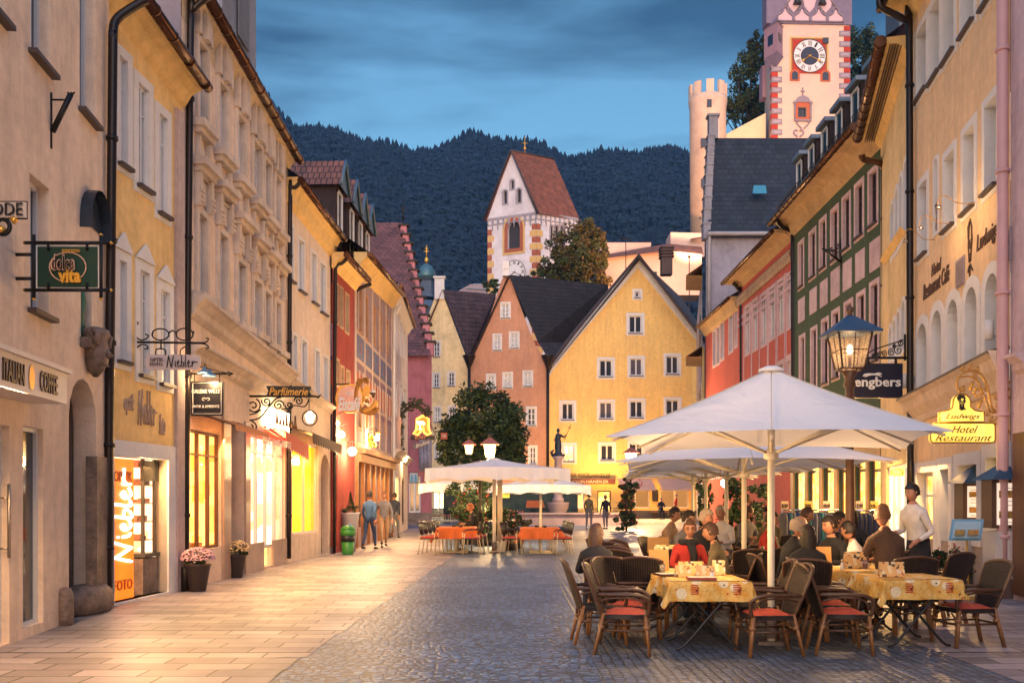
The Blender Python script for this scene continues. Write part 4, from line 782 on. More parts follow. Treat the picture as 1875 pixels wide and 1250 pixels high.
for k in range(6):
    u_=.5+k*1.58; zb_=z_+.35; mb=MB(); mb.frame_box(W3.pt(u_,zb_,-.1),W3.pt(u_+.85,0,0)-W3.pt(u_,0,0),W3.pt(0,0,-2.4)-W3.pt(0,0,0),(0,0,1.75)); d_=mb.build('dormer',dm,h3)
    mb=MB(); mb.frame_box(W3.pt(u_-.1,zb_+1.75,.12),W3.pt(u_+1.05,0,0)-W3.pt(u_,0,0),W3.pt(0,0,-2.7)-W3.pt(0,0,0),(0,0,.14)); mb.build('dormer_roof',mat('zinc_blue',(.13,.17,.22),.4,.2,metal=.3),d_)
    w_=Wall(W3.pt(u_,0,-.08).xy,W3.pt(u_+.85,0,-.08).xy,OL); window(d_,w_,rect(.08,.77,zb_+.2,zb_+1.65),r=-.03,fw=.05,mull=0,trans=(),gm=cy,name='dormer_window')
ch=MB(); ch.box((11.9,28.6,15.2),(1.05,1.0,3.6)); ch.box((11.9,28.6,17.05),(1.25,1.2,.2)); ch.build('chimney',mat('slate_blue',(.06,.08,.12),.6,.2),h3)
tag(downpipe(None,[P(1578,283,26.3),P(1582,292,26.4),P(1610,298,27),P(1618,310,27.1),P(1619,340,27.1),P(1622,950,27.1)],.09,M['copper'],5),'copper brown downpipe at the right corner of the green house','downpipe')
# rose half timbered look
h4=house('town_house','rose red house with a lilac painted grid and a wavy cornice band',W4)
r1=[(1365,1373,562,646),(1379,1387,551,638),(1394,1403,540,630),(1409,1419,528,618),(1425,1435,515,607),(1441,1448,505,598)]
hs=[hole(W4,*q) for q in r1]+[hole(W4,a,b,t+150,d+122) for a,b,t,d in r1]
wallmesh(h4,W4,rect(0,W4.L,0,12),hs,pl_rose,.14)
for q in hs: window(h4,W4,q,r=.12,fw=.07,band=.13,mull=1,trans=(.65,),bm=pink_tr,fm=W_)
mb=MB()
for z_ in (10.1,9.75,6.35,6.95,3.6): wbox(mb,W4,0,W4.L,z_,z_+.14,0,.014)
for q in hs[:6]:
    for u_ in (min(p[0] for p in q)-.42,max(p[0] for p in q)+.26): wbox(mb,W4,u_,u_+.1,3.8,10.5,0,.016)
mb.build('painted_grid',plaster('grid_lilac',(.56,.38,.40)),h4)
mb=MB(); n=40
for k in range(n): u_=k*W4.L/n; mb.tube([W4.pt(u_,11.2,.08),W4.pt(u_+.1,11.05,.12),W4.pt(u_,10.9,.08),W4.pt(u_+.1,10.72,.06)],.05,5)
mb.build('wavy_frieze',plaster('frieze_sand',(.48,.34,.22)),h4)
eave(h4,W4,0,W4.L,11.85,.7,plaster('soffit_ochre',(.5,.3,.15)),M['copper'],cove=.3,roofm=tile_dark,rise=4)
h5=house('town_house','smaller red house with painted figures beyond the rose grid house',W5)
r1=[(1306,1311,606,668),(1313,1318,598,664),(1320,1325.5,590,656),(1335,1342,572,642),(1346,1350,560,632)]
hs=[hole(W5,*q) for q in r1]
wallmesh(h5,W5,rect(0,W5.L,0,11.3),hs,pl_rose,.14)
for q in hs: window(h5,W5,q,r=.12,fw=.07,band=.14,mull=1,trans=(),bm=pink_tr)
mb=MB()
for k,c_ in enumerate((2.9,2.2)): mb.tube([W5.pt(c_,3.6,.01),W5.pt(c_+.1,4.8,.01),W5.pt(c_,5.9,.01),W5.pt(c_,6.4,.01)],[.25,.3,.2,.1],6)
mb.build('painted_figure',mat('figure_grey',(.22,.15,.2),.9,.4,4),h5)
mb=MB()
for k in range(12): u_=.3+k*.6; mb.prism([W5.pt(u_,5.6,.01),W5.pt(u_+.3,5.2,.01),W5.pt(u_+.3,5.9,.01)],Vector((-.02,0,0))); mb.prism([W5.pt(u_,2.6,.01),W5.pt(u_+.45,2.6,.01),W5.pt(u_+.22,3.4,.01)],Vector((-.02,0,0)))
mb.build('painted_ornament',pink_tr,h5)
eave(h5,W5,0,W5.L,11.15,.4,plaster('soffit_ochre',(.5,.3,.15)),M['copper'],cove=.5,roofm=tile_dark,rise=3)
tag(downpipe(None,[P(1342,518,45.3),P(1352,530,45.3),P(1357,560,45.4),P(1358,880,45.4)],.09,M['darkpipe'],4),'dark downpipe between the rose grid house and the smaller red house','downpipe')
tag(downpipe(None,[P(1422,402,36.2),P(1432,415,36.5),P(1450,425,36.8),P(1452,450,36.8),P(1453,860,36.8)],.09,M['darkpipe'],4),'dark downpipe between the rose grid house and the green house','downpipe')
# big house with steep black roof behind
h6=thing('town_house','tall grey house with steep black tiled roof and stepped gable copings below the clock tower','house',(14,58,0))
z_e=EYE+(HY-432)/F*54; z_r=EYE+(HY-253)/F*60; z_m=EYE+(HY-329)/F*57.4
mb=MB(); mb.quad((10.95,54,0),(26,54,0),(26,54,z_e),(10.95,54,z_e)); mb.poly([(10.9,54,0),(10.9,54,z_e),(11.85,57.4,z_m),(12.55,60,z_r),(13.4,66,z_e),(13.4,66,0)]); mb.build('wall',plaster('plaster_bluegrey',(.27,.25,.30)),h6)
rb=MB(); rb.quad((11.0,53.6,z_e),(26,53.6,z_e),(26,57.4,z_m),(11.85,57.4,z_m),0,[(0,0),(15,0),(15,5),(0,5)]); rb.quad((11.85,57.4,z_m),(26,57.4,z_m),(26,60,z_r),(12.55,60,z_r),0,[(0,0),(15,0),(15,3.5),(0,3.5)]); rb.quad((12.55,60,z_r),(26,60,z_r),(26,66,z_e),(13.4,66,z_e),0,[(0,0),(15,0),(15,9),(0,9)]); rb.build('roof',tiles('tiles_black_pan',(.022,.026,.036),(.012,.014,.022),.42,.42,1.0),h6)
mb=MB()
for k in range(9):
    t_=k/9; y_=53.9+6.1*t_; zz=z_e+(z_r-z_e)*(t_ ** .93); mb.box((11.0+1.55*t_,y_+.3,zz+.25),(.4,.66,.85)); mb.box((11.0+1.55*t_,y_+.3,zz+.7),(.5,.74,.08))
mb.box((12.6,60,z_r+.6),(.55,.6,1.4)); mb.box((12.6,60,z_r+1.35),(.75,.75,.14)); mb.build('gable_coping',plaster('coping_grey',(.22,.22,.26)),h6)
mb=MB(); mb.tube([(10.95,53.5,z_e),(26,53.5,z_e)],.12,8); mb.tube([(11.1,53.6,z_e),(11.1,53.8,z_e-.5),(11.1,53.8,10)],.09,8); mb.build('gutter',mat('zinc_light',(.35,.33,.35),.5,.1),h6)
mb=MB(); sk=[P(1376,360,55.55),P(1402,360,55.55),P(1400,345,56.3),P(1378,345,56.3)]; mb.quad(*[p+Vector((0,-.25,.1)) for p in sk]); mb.build('skylight',mat('skylight',(.04,.14,.20),.1,0,spec=1,emit=(.1,.6,.8),estr=.05),h6)
# narrow grey house closing the row
h7=house('town_house','slim grey house with orange eaves next to the large yellow gable',W6)
hs=[hole(W6,1286.5,1290,t,b) for t,b in ((540,580),(620,665),(700,745))]
wallmesh(h7,W6,rect(0,W6.L,0,15),[],plaster('plaster_bluegrey2',(.42,.36,.38)),.1)
mb=MB()
for zz in (14.2,9.6,5.2): mb.quad(W6.pt(0,zz,.9),W6.pt(4,zz,.9),W6.pt(4,zz+.6,0),W6.pt(0,zz+.6,0)); mb.quad(W6.pt(0,zz,.9),W6.pt(4,zz,.9),W6.pt(4,zz-.05,0),W6.pt(0,zz-.05,0))
mb.build('canopy',plaster('soffit_ochre',(.5,.3,.15)),h7)
mb=MB()
for k in range(3):
    for zz in (2.6,6.6,11): wbox(mb,W6,1+k*3.2,2+k*3.2,zz,zz+1.7,0,.04)
mb.build('window',M['glass'],h7)
# ================================================================ houses at the end of the square
def front(Y0,xl,xr,Yr=None): Yr=Yr or Y0; return Wall((Xp(xl,Y0),Y0),(Xp(xr,Yr),Yr),(0,-1))
def winset(par,W,lst,fm=None,gm=None,band=.16,r=.18,mull=1,trans=(.5,),fw=.1):
    for x0,x1,t,b in lst: win(par,W,x0,x1,t,b,r=r,fw=fw,fm=fm,gm=gm,band=band,mull=mull,trans=trans,sill=M['dark_sill'])
def gable(W,pts): return [(W.u(px),W.z(px,py) if py is not None else 0.0) for px,py in pts]
def ins(q,s=3,v=3): return [(a+s,b-s,c+v,d-v) for a,b,c,d in q]
# big yellow gable
WJ3=front(74,1003,1290,75); hJ3=thing('gabled_house','large yellow gabled house with a white edged gable closing the square','house',tuple(WJ3.pt(WJ3.L/2,0)))
o3=gable(WJ3,[(1003,None),(1290,None),(1290,622),(1275,606),(1168,473),(1050,610),(1010,664),(1003,680)]); o3=[(u,max(z,0)) for u,z in o3]
wn=[(1159,1175,530,548),(1148,1179,574,613),(1094,1125,655,693),(1150,1180,652,691),(1216,1246,648,688),(1025,1054,734,772),(1094,1125,732,770),(1150,1181,730,768),(1216,1247,728,764),(1029,1055,811,848),(1096,1127,810,846),(1150,1181,808,844),(1216,1247,806,842)]
wn=ins(wn,3.5,3.5); sh=[(1036,1070,888,932),(1094,1119,898,942),(1138,1190,894,930),(1209,1262,893,930)]
hs=[hole(WJ3,*q) for q in wn+sh]
wallmesh(hJ3,WJ3,o3,hs,plaster('plaster_gold',(.78,.51,.17),(.66,.42,.16)),.2)
curt=mat('window_curtain',(.10,.09,.10),.12,.3,2,spec=.8)
lit_c=glow('window_lit',(.9,.5,.1),(1,.85,.4),1.0,1.5)
for i,q in enumerate(hs[:13]): window(hJ3,WJ3,q,r=.16,fw=.10,band=.2,mull=0 if i == 0 else 1,trans=(),sill=M['dark_sill'],gm=lit_c if i == 9 else (curt if i % 3 == 0 else None))
for i,q in enumerate(hs[13:]): window(hJ3,WJ3,q,r=.2,fw=.1,fm=wood_o if i == 1 else W_,mull=0 if i<2 else 1,trans=(),gm=glow_y if i<2 else mat('shop_dim',(.05,.03,.02),.2,.5,.8,emit=(.5,.22,.06),estr=.35),name='shop_window')
mb=MB(); e=gable(WJ3,[(1003,680),(1010,664),(1050,610),(1168,473),(1275,606),(1290,622)]); e2=[(u,z-.75) for u,z in e]; 
for i in range(5): mb.quad(WJ3.pt(*e[i],.1),WJ3.pt(*e[i+1],.1),WJ3.pt(*e2[i+1],.1),WJ3.pt(*e2[i],.1)); mb.quad(WJ3.pt(*e2[i],.1),WJ3.pt(*e2[i+1],.1),WJ3.pt(*e2[i+1],0),WJ3.pt(*e2[i],0))
mb.build('gable_band',M['white_trim'],hJ3)
def slope(par,pts,m,name='roof',sx=1):
    p=[Vector(q) for q in pts]; u_=(p[1]-p[0]).length; v_=(p[3]-p[0]).length; rb=MB(); rb.quad(p[0],p[1],p[2],p[3],0,[(0,0),(u_,0),(u_,v_),(0,v_)]); return rb.build(name,m,par)
t3=tiles('tiles_slate',(.045,.038,.05),(.03,.026,.036),.3,.3)
ridgeF=P(1169,471,73.8); ridgeB=ridgeF+Vector((5,15,0)); 
slope(hJ3,[P(1291,624,73.8),P(1291,624,73.8)+Vector((5,15,0)),ridgeB+Vector((1,0,0)),ridgeF],t3); slope(hJ3,[P(1003,682,73.8),P(1003,682,73.8)+Vector((4,15,0)),ridgeB,ridgeF],t3)
mb=MB(); a_=[P(1003,682,73.6),P(1010,664,73.6),P(1050,610,73.6),ridgeF+Vector((0,-.2,.1)),P(1276,605,73.6),P(1291,623,73.6)]; mb.tube(a_,.16,6,smooth=False); mb.build('verge',mat('verge_dark',(.04,.03,.035),.6,.1),hJ3)
mb=MB(); c=P(1220,480,80); mb.box(c,(.9,.9,2.2)); 
for k in range(4): mb.box(c+Vector((0,0,.4+k*.25)),(1.15,1.15,.1))
mb.build('chimney',mat('brick_dark',(.10,.06,.05),.9,.2),hJ3)
rvx=WJ3.rv(); zt_=EYE+(HY-869)/F*74
text(hJ3,'DER VOGELHÄNDLER',WJ3.pt(WJ3.u(1080),zt_,.03),rvx,(0,0,1),WJ3.u(1126)-WJ3.u(1050),.42,paint)
mb=MB(); wbox(mb,WJ3,WJ3.u(1028),WJ3.u(1124),WJ3.z(1070,886),WJ3.z(1070,876),.0,.5); mb.build('shop_fascia',mat('maroon',(.10,.02,.015),.5,.1),hJ3)
text(hJ3,'VOGELHÄNDLER',WJ3.pt(WJ3.u(1077),WJ3.z(1070,881),.52),rvx,(0,0,1),3.0,.26,mat('letter_cream',(.6,.45,.3),.5,0))
mb=MB(); wbox(mb,WJ3,WJ3.u(1135),WJ3.u(1290),.02,WJ3.z(1200,934),0,.05); mb.build('plinth',mat('plinth_dark',(.10,.08,.08),.8,.2),hJ3)
for x0,x1 in ((1130,1192),(1203,1258)): awning(hJ3,WJ3,x0,x1,876,876,.75,1.6,mat('awning_rose',(.62,.42,.36),.7,.06),mat('awning_cream',(.6,.45,.25),.7,.1),val=.2)
mb=MB(); wbox(mb,WJ3,WJ3.u(1194),WJ3.u(1205),WJ3.z(1200,917),WJ3.z(1200,896),.02,.08); mb.build('chalk_board',M['black'],hJ3)
mb=MB(); wbox(mb,WJ3,WJ3.u(1190),WJ3.u(1256),.42,.5,.1,.8); wbox(mb,WJ3,WJ3.u(1195),WJ3.u(1198),0,.42,.2,.7); wbox(mb,WJ3,WJ3.u(1250),WJ3.u(1253),0,.42,.2,.7); tag(mb.build('bench',wood_o),'long low wooden bench in front of the awning shop on the square','bench')
# orange gable
WJ2=front(74.5,861,1004,74); hJ2=thing('gabled_house','terracotta gabled house with a black roof between the cream and the yellow gable','house',tuple(WJ2.pt(WJ2.L/2,0)))
o2=gable(WJ2,[(861,None),(1004,None),(1003,660),(985,640),(975,620),(933,506),(925,503),(919,512),(893,590),(878,630),(861,656)]); o2=[(u,max(z,0)) for u,z in o2]
w2=[(916,935,553,584),(902,919,611,643),(932,951,607,639),(890,908,684,715),(920,939,681,712),(957,976,678,709),(963,983,744,781),(926,944,748,784),(892,910,750,786),(967,984,815,852)]
hs=[hole(WJ2,*q) for q in ins(w2,2.5,2.5)]+[hole(WJ2,870,905,885,935),hole(WJ2,930,950,890,945),hole(WJ2,960,998,885,935)]
wallmesh(hJ2,WJ2,o2,hs,plaster('plaster_terracotta',(.50,.26,.16),(.40,.20,.13)),.2)
for i,q in enumerate(hs[:10]): window(hJ2,WJ2,q,r=.14,fw=.09,band=.12,mull=1,trans=(.33,.66),sill=M['dark_sill'],gm=curt if i % 2 else None)
for q in hs[10:]: window(hJ2,WJ2,q,r=.2,fw=.1,mull=1,trans=(),gm=glow_o,name='shop_window')
t2=tiles('tiles_blackbrown',(.022,.017,.02),(.013,.01,.013),.3,.35)
rf=P(931,503,73.8); rb_=P(1113,521,78.8); ef=P(985,626,73.8); 
slope(hJ2,[P(1004,657,73.8),P(1130,657,80),P(1128,626,80),ef],t3); slope(hJ2,[ef,P(1128,626,80),rb_,rf],t2); slope(hJ2,[P(861,657,74),P(880,657,84),rf+Vector((3,10,0)),rf],t2)
mb=MB(); mb.box(P(926,500,74)+Vector((0,0,.3)),(.5,.5,1.1)); mb.add([P(921,492,73.7),P(931,492,73.7),P(926,484,73.7)],[(0,1,2)]); mb.build('gable_finial',M['white_trim'],hJ2)
for i,(x,y0,s_,lb) in enumerate([(1003,655,1,'dark rain pipe with hopper between the terracotta and the yellow gable'),(859,655,1,'dark rain pipe with hopper between the cream and the terracotta gable')]):
    mb=MB(); c=P(x,y0,73.2); mb.lathe(c-Vector((0,0,.9)),[(.1,0),(.16,.2),(.5,1.0),(.52,1.1)],8); mb.tube([c-Vector((0,0,.8)),Vector((c.x,c.y,0.02))],.12,8); tag(mb.build('rain_pipe',M['darkpipe']),lb,'downpipe')
# cream gable
WJ1=front(75,783,860,74.6); hJ1=thing('gabled_house','pale cream gabled house with a brown roof at the left of the three gables','house',tuple(WJ1.pt(WJ1.L/2,0)))
o1=gable(WJ1,[(778,None),(860,None),(860,668),(853,652),(812,540),(809,530),(801,530),(797,542),(783,580),(778,600)]); o1=[(u,max(z,0)) for u,z in o1]
w1=[(792,807,624,654),(792,806,682,711),(819,834,679,708),(794,808,744,774),(820,835,742,772),(795,809,812,842),(821,836,812,842)]
hs=[hole(WJ1,*q) for q in ins(w1,2,2)]+[hole(WJ1,792,830,892,932)]
wallmesh(hJ1,WJ1,o1,hs,plaster('plaster_lemoncream',(.78,.62,.34)),.2)
for q in hs[:7]: window(hJ1,WJ1,q,r=.12,fw=.08,band=.1,mull=1,trans=(.33,.66),sill=M['dark_sill'])
window(hJ1,WJ1,hs[7],r=.2,fw=.1,mull=2,trans=(),gm=glow('deli',(.95,.6,.2),(1,.85,.5),1.6,2),name='shop_window')
rf=P(810,530,74.6); ef=P(857,655,74.6)
slope(hJ1,[ef,P(900,655,80),P(908,539,79),rf],tiles('tiles_plum',(.09,.05,.055),(.06,.035,.04),.35,.38)); slope(hJ1,[P(778,602,74.6),P(770,602,84),rf+Vector((3,10,0)),rf],tile_brown)
mb=MB(); mb.box(P(805,530,75),(.75,.6,1.6)); mb.box(P(805,530,75)+Vector((0,0,.9)),(.95,.8,.14)); mb.build('gable_finial',M['white_trim'],hJ1)
# pink house with stepped gable
hP=thing('gabled_house','pink house with a stepped gable and large tiled roof behind the pharmacy sign','house',(Xp(770,57),57,0))
WP=front(57,640,790.5); WPs=Wall(WP.pt(WP.L,0,0).xy,(-7.6,66),(1,0))
zeave=WP.z(765,650); zap=20.6
wallmesh(hP,WP,rect(0,WP.L,0,zeave),[hole(WP,748,770,872,938)],pl_pink,.2)
win(hP,WP,748,770,872,938,r=.15,fw=.1,mull=1,trans=(),gm=M['glass'])
mb=MB(); wbox(mb,WP,0,WP.L,0,WP.z(765,938),0,.08); mb.build('stone_plinth',M['stone'],hP)
wallmesh(hP,WPs,[(0,0),(WPs.L,0),(WPs.L,zap),(0,zeave)],[],pl_pink,.1,name='gable_wall')
ea,ra=WP.pt(WP.L,zeave-.1,.4),WPs.pt(WPs.L,zap,0)
slope(hP,[WP.pt(-2,zeave-.1,.4),ea,ra,ra+Vector((-14,0,0))],tiles('tiles_wine',(.17,.065,.06),(.11,.045,.045),.34,.36))
mb=MB(); cp=MB(); ns_=14
for k in range(ns_):
    t_=(k+.5)/ns_; px=790+(738-790)*t_; py=640+(412-640)*t_; Yk=57+9*t_; c=P(px,py,Yk); hh=(640-412)/ns_/F*Yk*1.35
    mb.box(c+Vector((0,0,-.25)),(.4,.6,hh)); cp.box(c+Vector((.0,0,hh/2-.18)),(.7,.8,.1))
mb.build('stepped_gable',plaster('plaster_pinkstep',(.44,.18,.21)),hP); cp.build('gable_coping',t3,hP)
mb=MB(); c=P(738,405,66); mb.tube([c,c+Vector((0,0,1.6))],[.07,.02],6); mb.box(c+Vector((0,0,.9)),(.4,.05,.05)); mb.build('gable_spike',M['iron'],hP)
rl=thing('relief_panel','grey stone relief panel with figures on the corner of the pink house','relief',tuple(P(780,850,56.8))); mb=MB(); wbox(mb,WP,WP.u(768),WP.u(791),WP.z(780,862),WP.z(780,800),.05,.2)
for k in range(3):
    c=WP.pt(WP.u(773+k*6),WP.z(780,858),.2); mb.lathe(c,[(.14,0),(.18,.5),(.15,.9),(.08,1.15),(.11,1.3),(.03,1.5)],8)
mb.build('slab',mat('relief_grey',(.20,.19,.24),.8,.35,5,.6,12),rl)
# onion cupola
on=thing('church_cupola','small domed church lantern tower with a gilded double cross behind the stepped gable','tower',(Xp(781,90),90,0)); c=P(781,575,90); sc_=90/F
mb=MB(); mb.lathe(Vector((c.x,c.y,c.z-8)),[(17*sc_,0),(17*sc_,8),(22*sc_,8.6),(15*sc_,9.2)],8,smooth=False); mb.lathe(P(781,545,90),[(15*sc_,0),(13*sc_,.3),(13*sc_,30*sc_),(16*sc_,32*sc_),(17*sc_,34*sc_)],8,smooth=False); mb.build('lantern',mat('cupola_body',(.06,.09,.14),.6,.2),on)
mb=MB(); b_=P(781,511,90); mb.lathe(b_,[(17*sc_,0),(17.5*sc_,6*sc_),(16*sc_,14*sc_),(11*sc_,22*sc_),(5*sc_,27*sc_),(1.5*sc_,29*sc_)],20); mb.build('dome',mat('dome_copper',(.06,.14,.17),.4,.3,4,metal=.3),on)
mb=MB(); b_=P(781,482,90); mb.lathe(b_,[(.5*sc_,0),(3.6*sc_,3*sc_),(4*sc_,6*sc_),(2.5*sc_,10*sc_),(.7*sc_,12*sc_)],10); mb.tube([b_+Vector((0,0,10*sc_)),b_+Vector((0,0,33*sc_))],.06,6); mb.tube([b_+Vector((-5*sc_,0,22*sc_)),b_+Vector((5*sc_,0,22*sc_))],.06,6); mb.tube([b_+Vector((-3.2*sc_,0,27*sc_)),b_+Vector((3.2*sc_,0,27*sc_))],.06,6); mb.build('cross',M['gold'],on)
# ---------------- white church tower with steep red roof
tw=thing('church_tower','white church tower with a steep rusty red saddle roof and banded corner stones','tower',(3.7,140,0))
Yc=140; pc=Vector((Xp(982,Yc),Yc)); pl_=Vector((Xp(893,143.5),143.5)); pr=Vector((Xp(1058,143.2),143.2)); pk=pl_+pr-pc
TL=Wall(pl_,pc,(0,-1)); TR=Wall(pc,pr,(.3,-1)); ze=EYE+(HY-388)/F*140; zr=EYE+(HY-278)/F*142
tw_m=mat('tower_white',(.62,.60,.66),.9,.08,1,col2=(.45,.43,.48),c2scale=.3)
bigw=archp(TL.u(930),TL.u(952),TL.z(941,455),TL.z(941,405),rise=1.2); sw_=[archp(TL.u(a),TL.u(b),TL.z((a+b)/2,d),TL.z((a+b)/2,c)) for a,b,c,d in ((921.5,928.5,349,373),(946.5,954,346,371),(935,941,330,346))]
mid=(TL.L*.5,zr)
wallmesh(tw,TL,[(0,10),(TL.L,10),(TL.L,ze),mid,(0,ze)],[bigw]+sw_,tw_m,.5)
trw=[archp(TR.u(a),TR.u(b),TR.z((a+b)/2,452),TR.z((a+b)/2,413)) for a,b in ((1008,1014),(1017,1024),(1027,1033))]
wallmesh(tw,TR,rect(0,TR.L,10,ze),trw,tw_m,.5)
ochre=mat('quoin_ochre',(.55,.36,.14),.9,.1); oxred=mat('quoin_red',(.30,.09,.05),.9,.1); dkw=mat('louvre',(.02,.02,.03),.7,.1)
for W_t,h_,big in [(TL,bigw,1)]+[(TL,s_,0) for s_ in sw_]+[(TR,s_,0) for s_ in trw]:
    mb=MB(); mb.poly([W_t.pt(u,z,-.45) for u,z in h_]); f=mb.build('louvre',dkw,tw); mb=MB(); g_=grow(h_,.55 if big else .22); ring(mb,W_t,h_,g_,.06); sleeve(mb,W_t,g_,.06,0); mb.build('surround',oxred if big else mat('tower_grey',(.28,.27,.33),.9,.1),f)
    if big: mb=MB(); g2=grow(h_,.85); ring(mb,W_t,g_,g2,.1); mb.build('outer_surround',ochre,f)
qa,qb=MB(),MB()
for W_t,e0,s_ in ((TL,0,1),(TL,TL.L,-1),(TR,0,1),(TR,TR.L,-1)):
    z_=20; k=0
    while z_<ze-1.6:
        ln=1.05 if k % 2 else .7; a,b=sorted((e0,e0+s_*ln)); wbox(qa if k % 2 else qb,W_t,a,b,z_,z_+.85,0,.07); z_ += .95; k += 1
qa.build('ochre_quoins',ochre,tw); qb.build('red_quoins',oxred,tw)
fz=MB()
for W_t in (TL,TR):
    n=9
    for k in range(n): u_=(k+.5)*W_t.L/n; fz.tube([W_t.pt(u_-.38,ze-.4,.08),W_t.pt(u_-.3,ze-1.1,.08),W_t.pt(u_,ze-1.0,.08),W_t.pt(u_+.3,ze-1.1,.08),W_t.pt(u_+.38,ze-.4,.08)],.09,5); fz.tube([W_t.pt(u_+.38,ze-.8,.08),W_t.pt(u_+.44,ze-1.9,.08)],[.14,.05],5)
    wbox(fz,W_t,0,W_t.L,ze-.35,ze,0,.15)
fz.build('arched_frieze',mat('tower_grey',(.28,.27,.33),.9,.1),tw)
A=TL.pt(-.5,ze-.3,.4); B=TL.pt(TL.L+.4,ze-.3,.4); Cq=TR.pt(TR.L+.4,ze-.3,.0)+Vector((0,0,0)); rF=TL.pt(TL.L/2,zr,.35); shf=Vector((Cq.x-B.x,Cq.y-B.y,0)); rB=P(1014,291,147)
slope(tw,[B,Cq,rB,rF],tile_rust); slope(tw,[A,A+shf,rB,rF],tile_rust)
mb=MB(); mb.tube([A,rF,B],.22,6); mb.tube([rF,rB],.16,6); mb.build('roof_verge',mat('verge_dark',(.04,.03,.035),.6,.1),tw)
mb=MB(); c=P(961,282,143); mb.tube([c,c+Vector((0,0,2.6))],.06,5); mb.tube([c+Vector((-.5,0,1.6)),c+Vector((.5,0,1.6))],.06,5); mb.lathe(c+Vector((0,0,.6)),[(.05,0),(.28,.2),(.05,.45)],8); mb.build('roof_cross',M['gold'],tw)
def clock(par,W,px,py,rad,facem,ringm,handm,numm,n=.08,ring_w=.3):
    u0,z0=W.uz(px,py); mb=MB(); K=40
    cir=lambda r: [(u0+r*math.cos(2*math.pi*k/K),z0+r*math.sin(2*math.pi*k/K)) for k in range(K)]
    mb.poly([W.pt(*p,n) for p in cir(rad)]); sleeve(mb,W,cir(rad),n,0); f=mb.build('clock_face',ringm,par)
    mb=MB(); mb.poly([W.pt(*p,n+.03) for p in cir(rad*(1-ring_w))]); mb.build('dial_centre',facem,f)
    mb=MB(); ring(mb,W,cir(rad*1.0),cir(rad*1.05),n+.04); mb.build('dial_rim',numm,f)
    s_=1 if W.rv().dot(Vector((W.a.x,W.a.y,0)))>0 else-1; num=['XII','I','II','III','IV','V','VI','VII','VIII','IX','X','XI']
    for k,s in enumerate(num):
        a=math.pi/2-k*math.pi/6; rr=rad*(1-ring_w/2); c=W.pt(u0+s_*rr*math.cos(a),z0+rr*math.sin(a),n+.05); right=W.rv()*math.sin(a)-Vector((0,0,1))*math.cos(a); upv=W.rv()*math.cos(a)+Vector((0,0,1))*math.sin(a)
        text(f,s,c,right,upv,rad*(.07+.055*len(s)),rad*ring_w*.72,numm,'numeral')
    mb=MB()
    for a,l,w_ in ((R(-60-60+90+60-55),.78,.05),(R(215),.6,.07)): mb.tube([W.pt(u0-s_*.15*rad*math.cos(a),z0-.15*rad*math.sin(a),n+.09),W.pt(u0+s_*l*rad*.7*math.cos(a),z0+l*rad*.7*math.sin(a),n+.09),W.pt(u0+s_*l*rad*.85*math.cos(a),z0+l*rad*.85*math.sin(a),n+.09),W.pt(u0+s_*l*rad*math.cos(a),z0+l*rad*math.sin(a),n+.09)],[w_*rad*.4,w_*rad*.4,w_*rad*1.6,.02],6)
    mb.lathe(W.pt(u0,z0,n+.1),[(.0,-.06*rad),(.07*rad,0),(0,.06*rad)],8); mb.build('clock_hands',handm,f)
wt_w=mat('dial_white',(.62,.62,.66),.6,.08)
clock(tw,TL,942,499,1.75,wt_w,wt_w,M['black'],M['black'],ring_w=.36)
# small roofs beside the tower foot
mb=MB(); c=P(880,525,120); 
ch=thing('church_roof','low grey and verdigris church roof at the foot of the white tower','roof',tuple(P(870,530,120)))
mb.prism([P(825,540,118),P(893,540,118),P(890,520,118),P(862,520,118)],(0,8,0)); mb.build('roof_block',mat('nave_grey',(.25,.2,.24),.8,.2),ch)
mb=MB(); mb.quad(P(853,528,117.8),P(892,530,117.8),P(888,519,120),P(868,519,120)); mb.build('copper_sheet',mat('verdigris_l',(.16,.30,.30),.5,.2),ch)
# ---------------- castle clock tower, floodlit
ct=thing('castle_clock_tower','tall floodlit castle clock tower with red grey corner blocks, roman clock and corner bay','tower',(Xp(1480,150),150,0))
TM=Wall((Xp(1413,150),150),(Xp(1556,150.5),150.5),(0,-1)); TS=Wall((Xp(1400,158),158),(Xp(1413,150),150),(-1,0))
cz=lambda y: EYE+(HY-y)/F*150
cast=mat('castle_rose',(.60,.45,.36),.9,.06,.8,.2,5,col2=(.52,.39,.36),c2scale=.3)
sqw=[rect(TM.u(1461),TM.u(1477),cz(214),cz(195))]
wallmesh(ct,TM,rect(0,TM.L,25,cz(44)),sqw,cast,.6); wallmesh(ct,TS,rect(0,TS.L,25,cz(44)),[],cast,.3,name='side_wall')
purple=mat('tower_violet',(.17,.14,.21),.85,.15,1.5)
up_w=MB(); wbox(up_w,TM,-.9,TM.L+.25,cz(44),cz(-60),-2,.25); up_w.build('upper_storey',purple,ct)
fo=MB(); pinkm=mat('tower_pink',(.55,.40,.45),.9,.06)
for k in range(4):
    x0=1424+k*30.8; a,b=TM.u(x0),TM.u(x0+25); fo.poly([TM.pt(u,z,.32) for u,z in [(a,cz(39)),(b,cz(39)),(b,cz(31)),(b-.35,cz(29)),(b-.65,cz(26)),((a+b)/2+.25,cz(23)),((a+b)/2,cz(17)),((a+b)/2-.25,cz(23)),(a+.65,cz(26)),(a+.35,cz(29)),(a,cz(31))]])
for (x0,x1) in ((1440,1464),(1469,1493),(1498,1523)): a,b=TM.u(x0),TM.u(x1); fo.poly([TM.pt(u,z,.32) for u,z in [((a+b)/2,cz(24)),(b-.3,cz(14)),(b,cz(0)),(b,cz(-20)),(a,cz(-20)),(a,cz(0)),(a+.3,cz(14))]])
